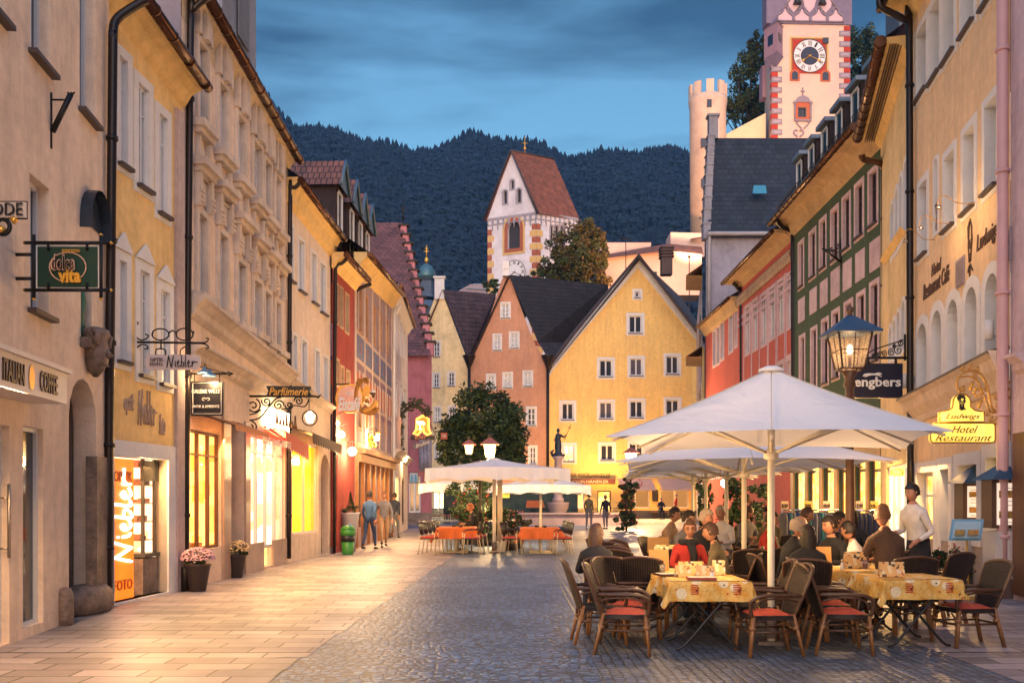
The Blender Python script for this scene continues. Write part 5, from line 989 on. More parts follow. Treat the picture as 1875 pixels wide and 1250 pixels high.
fo.build('tracery_field',pinkm,ct)
tr=MB()
for k in range(4):
    x0=1424+k*30.8; a,b=TM.u(x0)-.12,TM.u(x0+25)+.12; m_=(a+b)/2
    tr.tube(smoothp([TM.pt(u,z,.36) for u,z in [(a,cz(40)),(a,cz(31)),(a+.35,cz(27)),(m_-.35,cz(23)),(m_-.45,cz(19)),(m_,cz(13)),(m_+.45,cz(19)),(m_+.35,cz(23)),(b-.35,cz(27)),(b,cz(31)),(b,cz(40))]],3),.13,6); tr.tube([TM.pt(a,cz(40),.36),TM.pt(b,cz(40),.36)],.12,6)
    tr.tube([TM.pt(m_,cz(13),.36),TM.pt(m_,cz(-30),.36)] if k in (1,2) else [TM.pt(m_,cz(13),.36),TM.pt(m_+(.8 if k == 0 else-.8),cz(0),.36),TM.pt(m_+(.8 if k == 0 else-.8),cz(-20),.36)],.16,6)
tr.build('tracery',mat('tracery_grey',(.22,.18,.24),.8,.1),ct)
bl=MB()
for x_ in (1457,1503): bl.lathe(TM.pt(TM.u(x_),cz(11),.7),[(.65,0),(.5,.35),(.35,.9),(.1,1.2)],10)
bl.build('bell',M['black'],ct)
band_m=mat('corner_grey',(.24,.20,.25),.85,.12); band_r=mat('corner_red',(.38,.035,.02),.85,.12)
qa,qb,qc=MB(),MB(),MB()
for k in range(22):
    y_=46+k*9.6
    a,b=TM.L-1.15,TM.L+.04
    if k % 2 == 0: wbox(qb,TM,TM.L-.95,b,cz(y_+8.2),cz(y_),0,.1); wbox(qb,TM,TM.L-.7,b-.25,cz(y_+6.2),cz(y_+2),.1,.16)
    else: wbox(qa,TM,TM.L-1.7,b,cz(y_+9),cz(y_-.5),0,.14); wbox(qc,TM,TM.L-1.45,b-.25,cz(y_+6.5),cz(y_+2),.14,.18)
    if y_>118:
        if k % 2: wbox(qb,TM,-.04,.95,cz(y_+8.2),cz(y_),0,.1); wbox(qb,TS,TS.L-.9,TS.L,cz(y_+8.2),cz(y_),0,.1)
        else: wbox(qa,TM,-.04,1.6,cz(y_+9),cz(y_-.5),0,.14); wbox(qc,TM,.25,1.35,cz(y_+6.5),cz(y_+2),.14,.18)
qa.build('grey_quoins',band_m,ct); qb.build('red_quoins',band_r,ct); qc.build('quoin_inset',mat('corner_light',(.34,.28,.33),.85,.1),ct)
sq=MB(); wbox(sq,TM,TM.u(1446),TM.u(1517),cz(134),cz(67),0,.05); s0=sq.build('clock_border',ochre,ct); sq=MB(); wbox(sq,TM,TM.u(1449),TM.u(1514),cz(131.5),cz(69.5),0.05,.08); sq.build('border_line',mat('border_brown',(.25,.10,.03),.8,.1),s0); sq=MB(); wbox(sq,TM,TM.u(1451.5),TM.u(1511),cz(134),cz(72),.08,.12); sq.build('clock_panel',mat('clock_red',(.36,.025,.012),.8,.12),s0)
clock(ct,TM,1482,103.5,29.5/F*150,mat('dial_navy',(.012,.02,.05),.6,.2),wt_w,M['gold'],M['black'],n=.16,ring_w=.43)
sq=MB(); wbox(sq,TM,TM.u(1506),TM.u(1516),cz(79),cz(69),.12,.3)
for x_ in (1455,1511):
    f=MB(); f.poly([TM.pt(u,z,.14) for u,z in archp(TM.u(x_-9),TM.u(x_+9),cz(148),cz(127),rise=.7)]); sleeve(f,TM,archp(TM.u(x_-9),TM.u(x_+9),cz(148),cz(127),rise=.7),.14,0); f.build('niche_frame',mat('niche_orange',(.42,.10,.04),.8,.1),ct)
    sq.poly([TM.pt(u,z,.2) for u,z in archp(TM.u(x_-5.5),TM.u(x_+5.5),cz(146),cz(131),rise=.45)])
sq.build('small_window',mat('tower_window',(.012,.02,.045),.3,0),ct)
win_o=MB(); a,b=TM.u(1457),TM.u(1481)
wf=window(ct,TM,sqw[0],r=.5,fw=.12,mull=1,trans=(.5,),fm=M['black'],gm=mat('tower_window',(.012,.02,.045),.3,0))
g_=rect(TM.u(1456),TM.u(1483),cz(219),cz(186)); f=MB(); ring(f,TM,sqw[0],g_,.06); sleeve(f,TM,g_,.06,0); f.build('surround',mat('niche_orange',(.42,.10,.04),.8,.1),wf)
f=MB(); 
for x_ in (1455,1484): f.tube([TM.pt(TM.u(x_),cz(220),.1),TM.pt(TM.u(x_),cz(188),.1)],.16,6); f.lathe(TM.pt(TM.u(x_),cz(191),.1),[(.1,0),(.35,.25),(.1,.5)],8)
f.prism([TM.pt(TM.u(1455),cz(187),.05),TM.pt(TM.u(1484),cz(187),.05),TM.pt(TM.u(1480),cz(179),.05),TM.pt(TM.u(1469.5),cz(174),.05),TM.pt(TM.u(1459),cz(179),.05)],(0,-.15,0)); f.tube([TM.pt(TM.u(1469.5),cz(175),.1),TM.pt(TM.u(1469.5),cz(160),.1)],.1,5); f.tube([TM.pt(TM.u(1466),cz(167),.1),TM.pt(TM.u(1473),cz(167),.1)],.1,5); wbox(f,TM,TM.u(1454),TM.u(1485),cz(222),cz(219),0,.3)
for s_ in (-1,1): f.tube(smoothp([TM.pt(TM.u(1469.5+s_*2),cz(235),.08),TM.pt(TM.u(1469.5+s_*9),cz(228),.08),TM.pt(TM.u(1469.5+s_*12),cz(223),.08),TM.pt(TM.u(1469.5+s_*8),cz(222),.08)],3),.12,5); f.tube(smoothp([TM.pt(TM.u(1462+s_*2),cz(250),.08),TM.pt(TM.u(1462+s_*9),cz(244),.08),TM.pt(TM.u(1462+s_*6),cz(238),.08),TM.pt(TM.u(1462+s_*2),cz(240),.08)],3),.14,5)
f.build('ornament',band_m,ct)
bay=MB(); bx0,bx1=Xp(1400,149.5),Xp(1422,148.6); zb0,zb1=cz(104),cz(50)
pa_,pb_,pc_=Vector((Xp(1399,151),151,0)),Vector((Xp(1423,148.2),148.2,0)),Vector((Xp(1434,150.2),150.2,0))
bw=[pa_,pb_,pc_,Vector((Xp(1410,153),153,0))]
bay.prism([p+Vector((0,0,zb0)) for p in bw],(0,0,zb1-zb0)); bay.build('corner_bay',mat('bay_violet',(.30,.19,.24),.85,.12),ct)
bay=MB(); cc=sum(bw,Vector())/4
bay.add([cc+(p-cc)*1.12+Vector((0,0,zb1)) for p in bw]+[cc+Vector((0,0,zb1+1.6))],[(0,1,4),(1,2,4),(2,3,4),(3,0,4),(0,1,2,3)]); bay.add([cc+(p-cc)*1.08+Vector((0,0,zb0)) for p in bw]+[cc+(p-cc)*.45+Vector((0,0,zb0-1.6)) for p in bw],[(0,1,2,3),(4,5,6,7),(0,1,5,4),(1,2,6,5),(2,3,7,6),(3,0,4,7)]); bay.build('bay_roof',purple,ct)
Wb1=Wall(pa_.xy,pb_.xy,(-.3,-1)); Wb2=Wall(pb_.xy,pc_.xy,(.8,-1)); bay=MB(); wbox(bay,Wb1,Wb1.L*.3,Wb1.L*.68,cz(86),cz(67),0,.03); wbox(bay,Wb2,Wb2.L*.2,Wb2.L*.75,cz(82),cz(67),0,.03); bay.build('bay_window',mat('tower_window',(.012,.02,.045),.3,0),ct)
bay=MB(); bay.frame_box(P(1396,178,156),(2.0,0,0),(0,2,0),(0,0,58/F*156)); bay.build('side_bay',mat('bay_violet',(.30,.19,.24),.85,.12),ct)
# round castle tower
rt=thing('round_castle_tower','floodlit round castle tower with battlements, left of the clock tower','tower',(Xp(1296,152),152,0)); s2=152/F; cxr=Xp(1296,152)
ctow=mat('castle_stucco',(.62,.46,.36),.9,.1,.6,.4,3,col2=(.42,.30,.26),c2scale=.35,c2pos=(.5,.75))
mb=MB(); zt0=EYE+(HY-182)*s2; zb0=EYE+(HY-440)*s2; R_=33*s2
mb.lathe((cxr,152,0),[(R_*.96,zb0),(R_,EYE+(HY-200)*s2),(R_*1.06,EYE+(HY-190)*s2),(R_*1.06,zt0)],36); mb.build('shaft',ctow,rt)
mb=MB()
for k in range(9):
    a0=2*math.pi*k/9+.25; pts=[]
    for j in range(4): a=a0+j*.13; pts.append((cxr+R_*1.06*math.cos(a),152+R_*1.06*math.sin(a)))
    inn=[(cxr+(x-cxr)*.84,152+(y-152)*.84) for x,y in reversed(pts)]; mb.prism([(x,y,zt0-.1) for x,y in pts+inn],(0,0,24*s2))
mb.build('battlement',ctow,rt)
mb=MB()
for px,py,w_,h_ in ((1292,203,8,14),(1282,273,9,16),(1281,345,6,15),(1277,407,3,3)):
    x_=Xp(px,152); dy=math.sqrt(max(R_ ** 2-(x_-cxr) ** 2,0)); mb.box((x_,152-dy+.12,EYE+(HY-py)*s2),(w_*s2,.5,h_*s2))
mb.build('window',mat('tower_window',(.012,.02,.045),.3,0),rt)
# castle walls
cwm=mat('castle_wall_plaster',(.60,.44,.38),.9,.12,.5,.3,3,col2=(.42,.30,.27),c2scale=.25)
def blockp(par,name,pts,m,thick=5,Y=130):
    mb=MB(); mb.prism([P(x,y,Y) for x,y in pts],(0,thick,0)); return mb.build(name,m,par)
cw=thing('castle_wall','floodlit pink castle outwork with low red roofs above the yellow gable','castle wall',(Xp(1190,125),125,0))
blockp(cw,'wall',[(1100,540),(1098,452),(1107,444),(1192,444),(1192,540)],cwm,6,128); blockp(cw,'wall',[(1108,540),(1108,472),(1222,458),(1285,462),(1285,540)],cwm,4,124)
blockp(cw,'wall',[(1228,470),(1228,425),(1290,427),(1290,470)],cwm,4,134)
slope(cw,[P(1106,473,123),P(1223,459,123),P(1223,446,127),P(1108,466,127)],tile_rust); slope(cw,[P(1223,459,123),P(1288,466,123),P(1285,452,127),P(1223,446,127)],tile_rust); slope(cw,[P(1262,440,133),P(1292,436,133),P(1292,426,136),P(1272,430,136)],tile_rust)
mb=MB(); c=P(1146,492,90); mb.tube([P(1146,492,100),P(1146,430,100)],.05,5)
for k in range(5): mb.tube([P(1133+k*5,432+k*1.2,99),P(1138+k*5,437+k,101)],.03,4)
mb.tube([P(1131,431,100),P(1155,438,100)],.03,4); tag(mb.build('antenna',M['iron']),'thin roof antenna in front of the pink castle wall','antenna')
cw2=thing('castle_wall','cream sloping castle curtain wall between the round tower and the clock tower','castle wall',(Xp(1370,150),150,0)); blockp(cw2,'wall',[(1300,440),(1300,262),(1318,252),(1402,207),(1402,440)],mat('curtain_cream',(.62,.50,.32),.9,.1,.5),3,152)
blockp(cw2,'turret_wall',[(1298,262),(1298,220),(1306,212),(1318,220),(1318,262)],cwm,3,149)
hl=MB(); hl.prism([(-60,88,0),(-60,88,12),(0,88,14),(40,88,16),(60,88,25),(60,160,40),(-60,160,20)][:5]+[(60,88,0)],(0,75,0)); hl.build('castle_hill',mhill,None,kind='structure')
# floodlights that light the castle from its foot
def flood(px,py,Y,tx,ty,tY,e,size,col=(1,.50,.27),lab='',spread=70):
    p=P(px,py,Y); t=P(tx,ty,tY); th=thing('floodlight',lab,'lamp',tuple(p))
    mb=MB(); mb.box(p,(.3,.3,.25)); mb.tube([p-Vector((0,0,.1)),Vector((p.x,p.y,max(0,p.z-22)))],.06,6); mb.build('housing',M['iron'],th); l=bpy.data.lights.new('flood','SPOT'); l.energy=e; l.color=col; l.spot_size=R(spread); l.spot_blend=.9; l.shadow_soft_size=.4; o=bpy.data.objects.new('floodlight_lamp',l); COL.objects.link(o); d=(t-p).normalized(); o.location=p+d*.8; o.rotation_euler=d.to_track_quat('-Z','Y').to_euler(); return th
flood(1470,330,122,1480,170,150,8500,1,col=(1,.52,.32),lab='floodlight aimed at the castle clock tower from its foot')
flood(1262,470,118,1290,300,150,9500,1,col=(1,.52,.30),lab='floodlight aimed at the round castle tower')
flood(1200,500,105,1190,455,126,9000,1,col=(1,.42,.16),lab='floodlight aimed at the low pink castle wall',spread=110)
flood(1110,936,70.5,1120,720,74,1500,1,col=(1,.48,.13),lab='small floodlight on the square aimed at the yellow gable',spread=130)
flood(935,936,70.5,930,760,74,800,1,col=(1,.55,.2),lab='small floodlight on the square aimed at the terracotta gable',spread=110)
# ================================================================ people
SKIN=mat('skin',(.44,.21,.125),.55,.06,6); SHOE=mat('shoe',(.02,.016,.014),.5,.1); MOUTH=mat('mouth',(.30,.08,.07),.5,0); EYEM=mat('eye_dark',(.02,.015,.012),.3,0)
def headmesh(mb,c,f,s=1.0):
    """c head centre, f facing unit vector; ellipsoid with jaw, nose, eye sockets, ears"""
    f=Vector(f).normalized(); r=f.cross(Vector((0,0,1))).normalized(); u=r.cross(f); nu,nv=20,14; o=len(mb.v)
    for j in range(nv+1):
        t=math.pi*j/nv; zz=math.cos(t)
        for i in range(nu):
            a=2*math.pi*i/nu; x=math.sin(t)*math.cos(a); y=math.sin(t)*math.sin(a)  # y forward
            jaw=1-.26*max(0,-zz-.15) ; px=.076*x*jaw; py=.094*y*(1-.12*max(0,-zz)); pz=.122*zz
            if y>.6:
                n_=math.exp(-(x/.16) ** 2)*math.exp(-((zz+.18)/.2) ** 2); py += .026*n_
                for sx in (-1,1): py -= .013*math.exp(-((x-.38*sx)/.18) ** 2)*math.exp(-((zz-.08)/.14) ** 2)
                py += .008*math.exp(-(x/.3) ** 2)*math.exp(-((zz+.85)/.15) ** 2)
            mb.v.append(tuple(c+(r*px+f*py+u*pz)*s))
    for j in range(nv):
        for i in range(nu): i2=(i+1) % nu; mb.f.append([o+j*nu+i,o+j*nu+i2,o+(j+1)*nu+i2,o+(j+1)*nu+i]); mb.mi.append(0); mb.sm.append(True)
    for sx in (-1,1):
        mb.tube([c+r*(.074*sx)*s+u*.03*s,c+r*(.086*sx)*s+u*.01*s-f*.01,c+r*(.078*sx)*s-u*.03*s],[.008,.014,.006],6,0)
        mb.tube([c+r*(.03*sx-.008)*s+f*.083*s+u*.012*s,c+r*(.03*sx+.008)*s+f*.083*s+u*.012*s],[.006,.006],6,5)
    for sx in (-1,1): mb.tube([c+r*(.05*sx)*s+f*.078*s+u*.03*s,c+r*(.018*sx)*s+f*.09*s+u*.034*s],[.003,.005],5,5)
    mb.tube([c+r*-.022*s+f*.083*s-u*.062*s,c+f*.088*s-u*.06*s,c+r*.022*s+f*.083*s-u*.062*s],[.003,.006,.003],6,4)
def hand(mb,w,d,up,side,grip=.5):
    """wrist w, direction d; palm and five fingers"""
    d=Vector(d).normalized(); up=Vector(up); up=(up-d*up.dot(d)).normalized(); r=d.cross(up)*side
    mb.tube([w-d*.02,w+d*.03,w+d*.075,w+d*.095],[.024,.034,.038,.026],8,0)
    for k in range(4):
        b=w+d*.088+r*(-.027+.018*k); L=(.062,.074,.068,.052)[k]; b1=b+d*L*.45-up*L*.2*grip; b2=b1+d*L*.32-up*L*.38*grip; b3=b2+d*L*.18-up*L*.4*grip
        mb.tube([b,b1,b2,b3],[.0092,.0088,.008,.006],6,0)
    b=w+d*.03-r*.032; mb.tube([b,b-r*.026+d*.025,b-r*.03+d*.052-up*.012*grip],[.012,.0105,.007],6,0)
def person(label,loc,rz,top,legs,hairm,pose='sit',hair='short',s=1.0,lean=0.0,turn=0.0,group=None,arms=None,extra=None,cat='person',walk=0.2,look=0.0):
    """local frame: faces -Y"""
    V=Vector
    if pose == 'sit':
        pel=V((0,0,.56)); che=V((0,-.02-lean*.6,.9)); sh=V((0,-.03-lean,1.04)); nk=sh+V((0,-.015,.11)); hd=nk+V((0,-.03-lean*.25,.15))
        kn=[V((x,-.46,.54)) for x in (-.12,.13)]; an=[V((x,-.40-.08*i,.10)) for i,x in enumerate((-.13,.14))]; el=[V((x,-.1-lean*.8,.80)) for x in (-.25,.25)]; wr=[V((x,-.34-lean*.5,.80)) for x in (-.13,.13)]
    else:
        pel=V((0,0,.95)); che=V((0,-.01-lean*.4,1.24)); sh=V((0,-.01-lean,1.42)); nk=sh+V((0,-.01,.1)); hd=nk+V((0,-.025,.15))
        kn=[V((-.1,-.05-walk*.5,.52)),V((.1,-.02+walk*.35,.51))]; an=[V((-.1,-walk,.09)),V((.1,walk*1.1,.10+walk*.1))]; el=[V((-.25,.06+walk*.4,1.15)),V((.25,.02-walk*.4,1.15))]; wr=[V((-.24,-.02+walk*.5,.90)),V((.24,-.1-walk*.5,.91))]
    if arms:
        for i,(e_,w_) in enumerate(arms): el[i]=V(e_); wr[i]=V(w_)
    sx=.17
    pts=[(pel,.135),(che,.15),(sh,.12),(nk,.055),(nk+V((0,-.01,.05)),.052)]; edges=[(0,1),(1,2),(2,3),(3,4)]
    def chain(start,seq):
        last=start
        for p,r_ in seq: pts.append((p,r_)); edges.append((last,len(pts)-1)); last=len(pts)-1
    for i,x in enumerate((-1,1)):
        hp=pel+V((.10*x,-.02 if pose == 'sit' else 0,-.03)); chain(0,[(hp,.10),(hp.lerp(kn[i],.5),.088),(kn[i],.064),(kn[i].lerp(an[i],.4),.058),(an[i],.04)])
        shp=sh+V((sx*x,0,-.03)); chain(2,[(shp,.075),(shp.lerp(el[i],.5),.056),(el[i],.046),(el[i].lerp(wr[i],.5),.042),(wr[i],.03)])
    me=bpy.data.meshes.new('sk'); me.from_pydata([p for p,_ in pts],edges,[]); ob=bpy.data.objects.new('sk',me); COL.objects.link(ob); ob.modifiers.new('s','SKIN').use_smooth_shade=True
    sd=me.skin_vertices[0].data
    for i,(_,r_) in enumerate(pts): sd[i].radius=(r_*(1.15 if i in (1,2) else 1),r_*(.85 if i in (1,2) else 1)); sd[i].use_root=(i == 0)
    ob.modifiers.new('u','SUBSURF').levels=1
    dg=bpy.context.evaluated_depsgraph_get(); m2=bpy.data.meshes.new_from_object(ob.evaluated_get(dg)); bpy.data.objects.remove(ob)
    mb=MB(); zc=pel.z
    def region(p):
        if (p-hd).length<.17 and p.z>nk.z+.0: return 0
        for w_ in wr:
            if (p-w_).length<.05: return 0
        for a_ in an:
            if (p-a_).length<.07: return 3
        dl=min(segd(p,a,b) for a,b in ((kn[0],an[0]),(kn[1],an[1]),(pel+V((-.1,0,0)),kn[0]),(pel+V((.1,0,0)),kn[1]))); dt=min(segd(p,a,b) for a,b in ((pel+V((0,0,.06)),sh),(sh+V((-sx,0,0)),el[0]),(sh+V((sx,0,0)),el[1]),(el[0],wr[0]),(el[1],wr[1])))
        return 2 if dl<dt-.02 else 1
    for p_ in m2.polygons: pass
    vs=[v.co.copy() for v in m2.vertices]; mb.v=[tuple(v) for v in vs]
    for p_ in m2.polygons: c=sum((vs[i] for i in p_.vertices),V())/len(p_.vertices); mb.f.append(list(p_.vertices)); mb.mi.append(region(c)); mb.sm.append(True)
    bpy.data.meshes.remove(m2)
    for i in (0,1):
        a=an[i]; fd=V((0,-1,0)); mb.tube([a+V((0,.06,-.05)),a+V((0,.02,-.045)),a+V((0,-.08,-.058)),a+V((0,-.16,-.068)),a+V((0,-.19,-.072))],[.03,.042,.038,.034,.018],8,3)
        d=(wr[i]-el[i]).normalized(); hand(mb,wr[i],d,V((0,0,1)) if abs(d.z)<.8 else V((0,-1,0)),-1 if i else 1)
    f=V((math.sin(look),-math.cos(look),-.12-.2*lean)); headmesh(mb,hd,f)
    root=lthing('person',label,cat,loc,rz,group); root.scale=(s,s,s)
    mb.build('body',[SKIN,top,legs,SHOE,MOUTH,EYEM],root)
    # hair: shell over the skull
    f.normalize(); r=f.cross(V((0,0,1))).normalized(); u=r.cross(f); hb=MB(); nu,nv=20,10; o=0
    tmax={'short': .60,'long': .80,'bald': .66}[hair]*math.pi
    rnd=random.Random(len(label) % 999)
    if hair != 'bald' or True:
        for j in range(nv+1):
            t=tmax*j/nv
            for i in range(nu):
                a=2*math.pi*i/nu; x,y,z_=math.sin(t)*math.cos(a),math.sin(t)*math.sin(a),math.cos(t)
                tt=t; fr=max(0,y)
                lim=1.0
                if y>.25: lim=.50 if hair != 'bald' else .0   # forehead line
                tl=min(t,tmax*(1 if y<.25 else .58)); 
                if hair == 'bald': tl=t
                x,y,z_=math.sin(tl)*math.cos(a),math.sin(tl)*math.sin(a),math.cos(tl)
                k=1.07+.13*rnd.random(); 
                if hair == 'bald' and (t<.33*math.pi or y>.15): k=.93
                back=.018 if y<0 else 0; ln=0
                if hair == 'long' and t>.5*math.pi and y<.3: ln=(t-.5*math.pi)*.16; x *= 1.15; y *= 1.0
                hb.v.append(tuple(hd+r*.079*x*k+f*(.097*y*k-back)+u*(.126*z_*k-ln)))
        for j in range(nv):
            for i in range(nu): i2=(i+1) % nu; hb.f.append([j*nu+i,j*nu+i2,(j+1)*nu+i2,(j+1)*nu+i]); hb.mi.append(0); hb.sm.append(True)
        hb.build('hair',hairm,root)
    if extra: extra(root,hd,sh,f)
    return root
def segd(p,a,b):
    ab=b-a; t=max(0,min(1,(p-a).dot(ab)/ab.length_squared)); return (p-(a+ab*t)).length
def cloth(n,c): return mat(n,c,.85,.18,9,.25,30)
C_black=cloth('cloth_black',(.012,.012,.015)); C_red=cloth('cloth_red',(.42,.03,.02)); C_olive=cloth('cloth_olive',(.13,.10,.05)); C_brown=cloth('cloth_brown',(.10,.055,.03)); C_white=cloth('cloth_white',(.62,.58,.55)); C_blue=cloth('cloth_blue',(.05,.12,.25)); C_grey=cloth('cloth_grey',(.16,.15,.16)); C_jean=cloth('cloth_denim',(.03,.05,.11)); C_navy=cloth('cloth_navy',(.015,.02,.04)); C_tan=cloth('cloth_tan',(.35,.22,.12))
H_dark=mat('hair_dark',(.015,.009,.006),.55,.3,20,.5,60); H_brown=mat('hair_brown',(.07,.03,.015),.5,.3,20,.5,60); H_grey=mat('hair_grey',(.35,.28,.22),.6,.25,20,.5,60); H_blond=mat('hair_blond',(.20,.09,.035),.55,.25,20,.5,60); H_red=mat('hair_red',(.40,.13,.05),.55,.25,20,.5,60)
def glasses(root,hd,sh,f):
    r=f.cross(Vector((0,0,1))).normalized(); u=r.cross(f); mb=MB()
    for s_ in (-1,1): c=hd+r*.032*s_+f*.098+u*.012; mb.tube([c+r*.022*math.cos(a*.7854)+u*.017*math.sin(a*.7854) for a in range(9)],.0025,4); mb.tube([c+r*.022*s_,hd+r*.08*s_+u*.012],.0025,4)
    mb.build('glasses',M['iron'],root)
def scarf(root,hd,sh,f):
    mb=MB(); n=14; mb.tube([sh+Vector((.11*math.cos(2*math.pi*k/n),.085*math.sin(2*math.pi*k/n)-.01,.07+.012*(k % 2))) for k in range(n+1)],.045,8); mb.tube([sh+Vector((0,-.11,.06)),sh+Vector((.03,-.17,-.1)),sh+Vector((.02,-.19,-.26))],[.06,.055,.05],8); mb.build('scarf',C_black,root)
def apron(root,hd,sh,f):
    mb=MB(); mb.lathe((0,0,.5),[(.19,0),(.19,.25),(.17,.5)],14,sy=.8); mb.build('apron',C_black,root)
def both(root,hd,sh,f): glasses(root,hd,sh,f); scarf(root,hd,sh,f)
def pp(px,d): return (Xp(px,d),d,0)
gT='guests at the hotel terrace'
GUESTS=[('woman in a dark jacket with loose brown hair seated far left on the terrace',1092,11.3,175,C_black,C_navy,H_brown,'long',.9,.12,None,-.5),
 ('man with glasses in a red jacket and black scarf facing the camera',1258,12.3,5,C_red,C_jean,H_brown,'short',.93,.05,both,-.2),
 ('man in an olive jacket leaning in beside the man in red',1330,11.9,-110,C_olive,C_brown,H_brown,'short',.9,.12,None,0),
 ('grey blond guest in black behind the man in red',1284,14.2,30,C_black,C_grey,H_grey,'short',1,.04,None,.4),
 ('dark haired guest left of the grey blond one behind the man in red',1244,14.6,40,C_grey,C_grey,H_dark,'short',.98,.1,None,.3),
 ('grey haired guest in a pale top between the third and fourth umbrella poles',1325,17.2,-40,C_white,C_grey,H_grey,'short',1.02,.04,None,0),
 ('bald man in black looking right beside the front umbrella pole',1436,11.6,95,C_black,C_black,H_grey,'bald',.97,.1,None,.0),
 ('woman in black with short dark hair seen from behind at the front',1478,10.95,160,C_black,C_black,H_dark,'long',.9,.08,None,.4),
 ('guest in a dark red top behind the white poles',1398,14.8,60,C_red,C_grey,H_dark,'short',.97,.05,None,0),
 ('guest with a red scarf left of the street lamp pole',1512,14.0,60,C_navy,C_grey,H_dark,'short',.97,.1,None,.2),
 ('dark haired man right next to the street lamp pole facing left',1538,12.7,-60,C_black,C_grey,H_dark,'short',.95,.12,None,-.2),
 ('guest in a white sweater right of the street lamp pole',1588,12.4,-120,C_white,C_grey,H_dark,'short',.9,.16,None,-.3),
 ('broad blond man in a brown jacket seen from behind at the right front',1628,11.55,190,C_brown,C_tan,H_blond,'short',1.06,.05,None,-.5)]
GUESTS += [('guest in a grey coat far back between the fourth and fifth umbrella poles',1362,19.5,30,C_grey,C_navy,H_brown,'long',1,.05,None,0),('guest in an olive top left of the long clothes rack',1418,17.2,-60,C_olive,C_navy,H_dark,'short',1,.08,None,.3),('guest in navy before the middle of the long clothes rack',1462,16.4,70,C_navy,C_grey,H_brown,'short',1,.06,None,0),('guest in black right behind the street lamp pole',1566,15.6,-40,C_black,C_grey,H_dark,'long',1,.06,None,0),('guest in a tan coat at the far left rear tables',1216,16.8,60,C_tan,C_grey,H_dark,'short',1,.1,None,0)]
for (lb,px,d,rz,t_,l_,h_,hs_,s_,ln,ex,lk) in GUESTS: person(lb,pp(px,d),R(rz),t_,l_,h_,'sit',hs_,s_,ln,group=gT,extra=ex,look=lk)
person('waiter in a white shirt and black apron standing by the hotel windows',pp(1682,13.6),R(-70),C_white,C_black,H_dark,'stand','short',1.0,.08,extra=apron,arms=[((-.26,-.05,1.12),(-.2,-.26,1.1)),((.24,.02,1.12),(.2,-.2,1.0))],walk=.08)
person('man in a dark coat standing left on the square by the fountain',pp(1078,48.5),R(150),C_olive,C_grey,H_dark,'stand','short',1.02,0,walk=.06)
person('person in a black jacket standing right on the square by the fountain',pp(1109,49),R(-160),C_black,C_grey,H_blond,'stand','short',.97,0,walk=.05)
person('person in dark clothes sitting on the low bench before the awning shop',(Xp(1210,72.8),72.8,.0),R(0),C_navy,C_navy,H_grey,'sit','short',1.15,.1)
person('person in a red jacket standing behind the low bench',(Xp(1237,73.2),73.2,0),R(90),C_red,C_navy,H_grey,'stand','short',1.08,0,walk=0)
for lb,px,d,rz,t_,l_,h_ in [('pedestrian in a blue jacket and jeans nearest the planter by the ice cream shop',676,29.6,165,C_blue,C_jean,H_dark),('pedestrian in a grey blue coat and tan trousers walking past the wooden shopfront',703,31.0,15,C_grey,C_tan,H_blond),('pedestrian in dark clothes beyond the grey coated one',722,38,170,C_navy,C_grey,H_dark),('pedestrian in a black jacket in the doorway by the potted conifer',632,30.5,-80,C_black,C_black,H_dark),('pedestrian in a red jacket behind the blue jacketed one',662,33,170,C_red,C_jean,H_brown)]:
    person(lb,pp(px,d),R(rz),t_,l_,h_,'stand','short',1.0,.03,group='pedestrians on the left pavement',walk=.25)
person('guest with red hair and black top seated at the left small terrace',pp(874,29.3),R(-80),C_black,C_blue,H_red,'sit','short',1.0,.12)
# ================================================================ umbrellas
def fabric(name,col):
    if name in MATS: return MATS[name]
    m=bpy.data.materials.new(name); m.use_nodes=True; t=m.node_tree; b=t.nodes['Principled BSDF']; o=t.nodes['Material Output']; b.inputs['Base Color'].default_value=(*col,1); b.inputs['Roughness'].default_value=.85
    tl=N(t,'ShaderNodeBsdfTranslucent'); tl.inputs[0].default_value=(col[0],col[1]*.9,col[2]*.75,1); mx=N(t,'ShaderNodeMixShader'); mx.inputs[0].default_value=.22; t.links.new(b.outputs[0],mx.inputs[1]); t.links.new(tl.outputs[0],mx.inputs[2]); t.links.new(mx.outputs[0],o.inputs[0])
    tcn=N(t,'ShaderNodeTexCoord'); nz=N(t,'ShaderNodeTexNoise'); nz.inputs['Scale'].default_value=1.6; nz.inputs['Detail'].default_value=5; nz.inputs['Distortion'].default_value=1.2; bp=N(t,'ShaderNodeBump'); bp.inputs['Strength'].default_value=.35; bp.inputs['Distance'].default_value=.12; t.links.new(tcn.outputs['Object'],nz.inputs['Vector']); t.links.new(nz.outputs['Fac'],bp.inputs['Height']); t.links.new(bp.outputs[0],b.inputs['Normal'])
    MATS[name]=m; return m
FAB=fabric('canopy_white',(.86,.86,.86)); POLE=mat('pole_cream',(.62,.55,.42),.45,.05); 
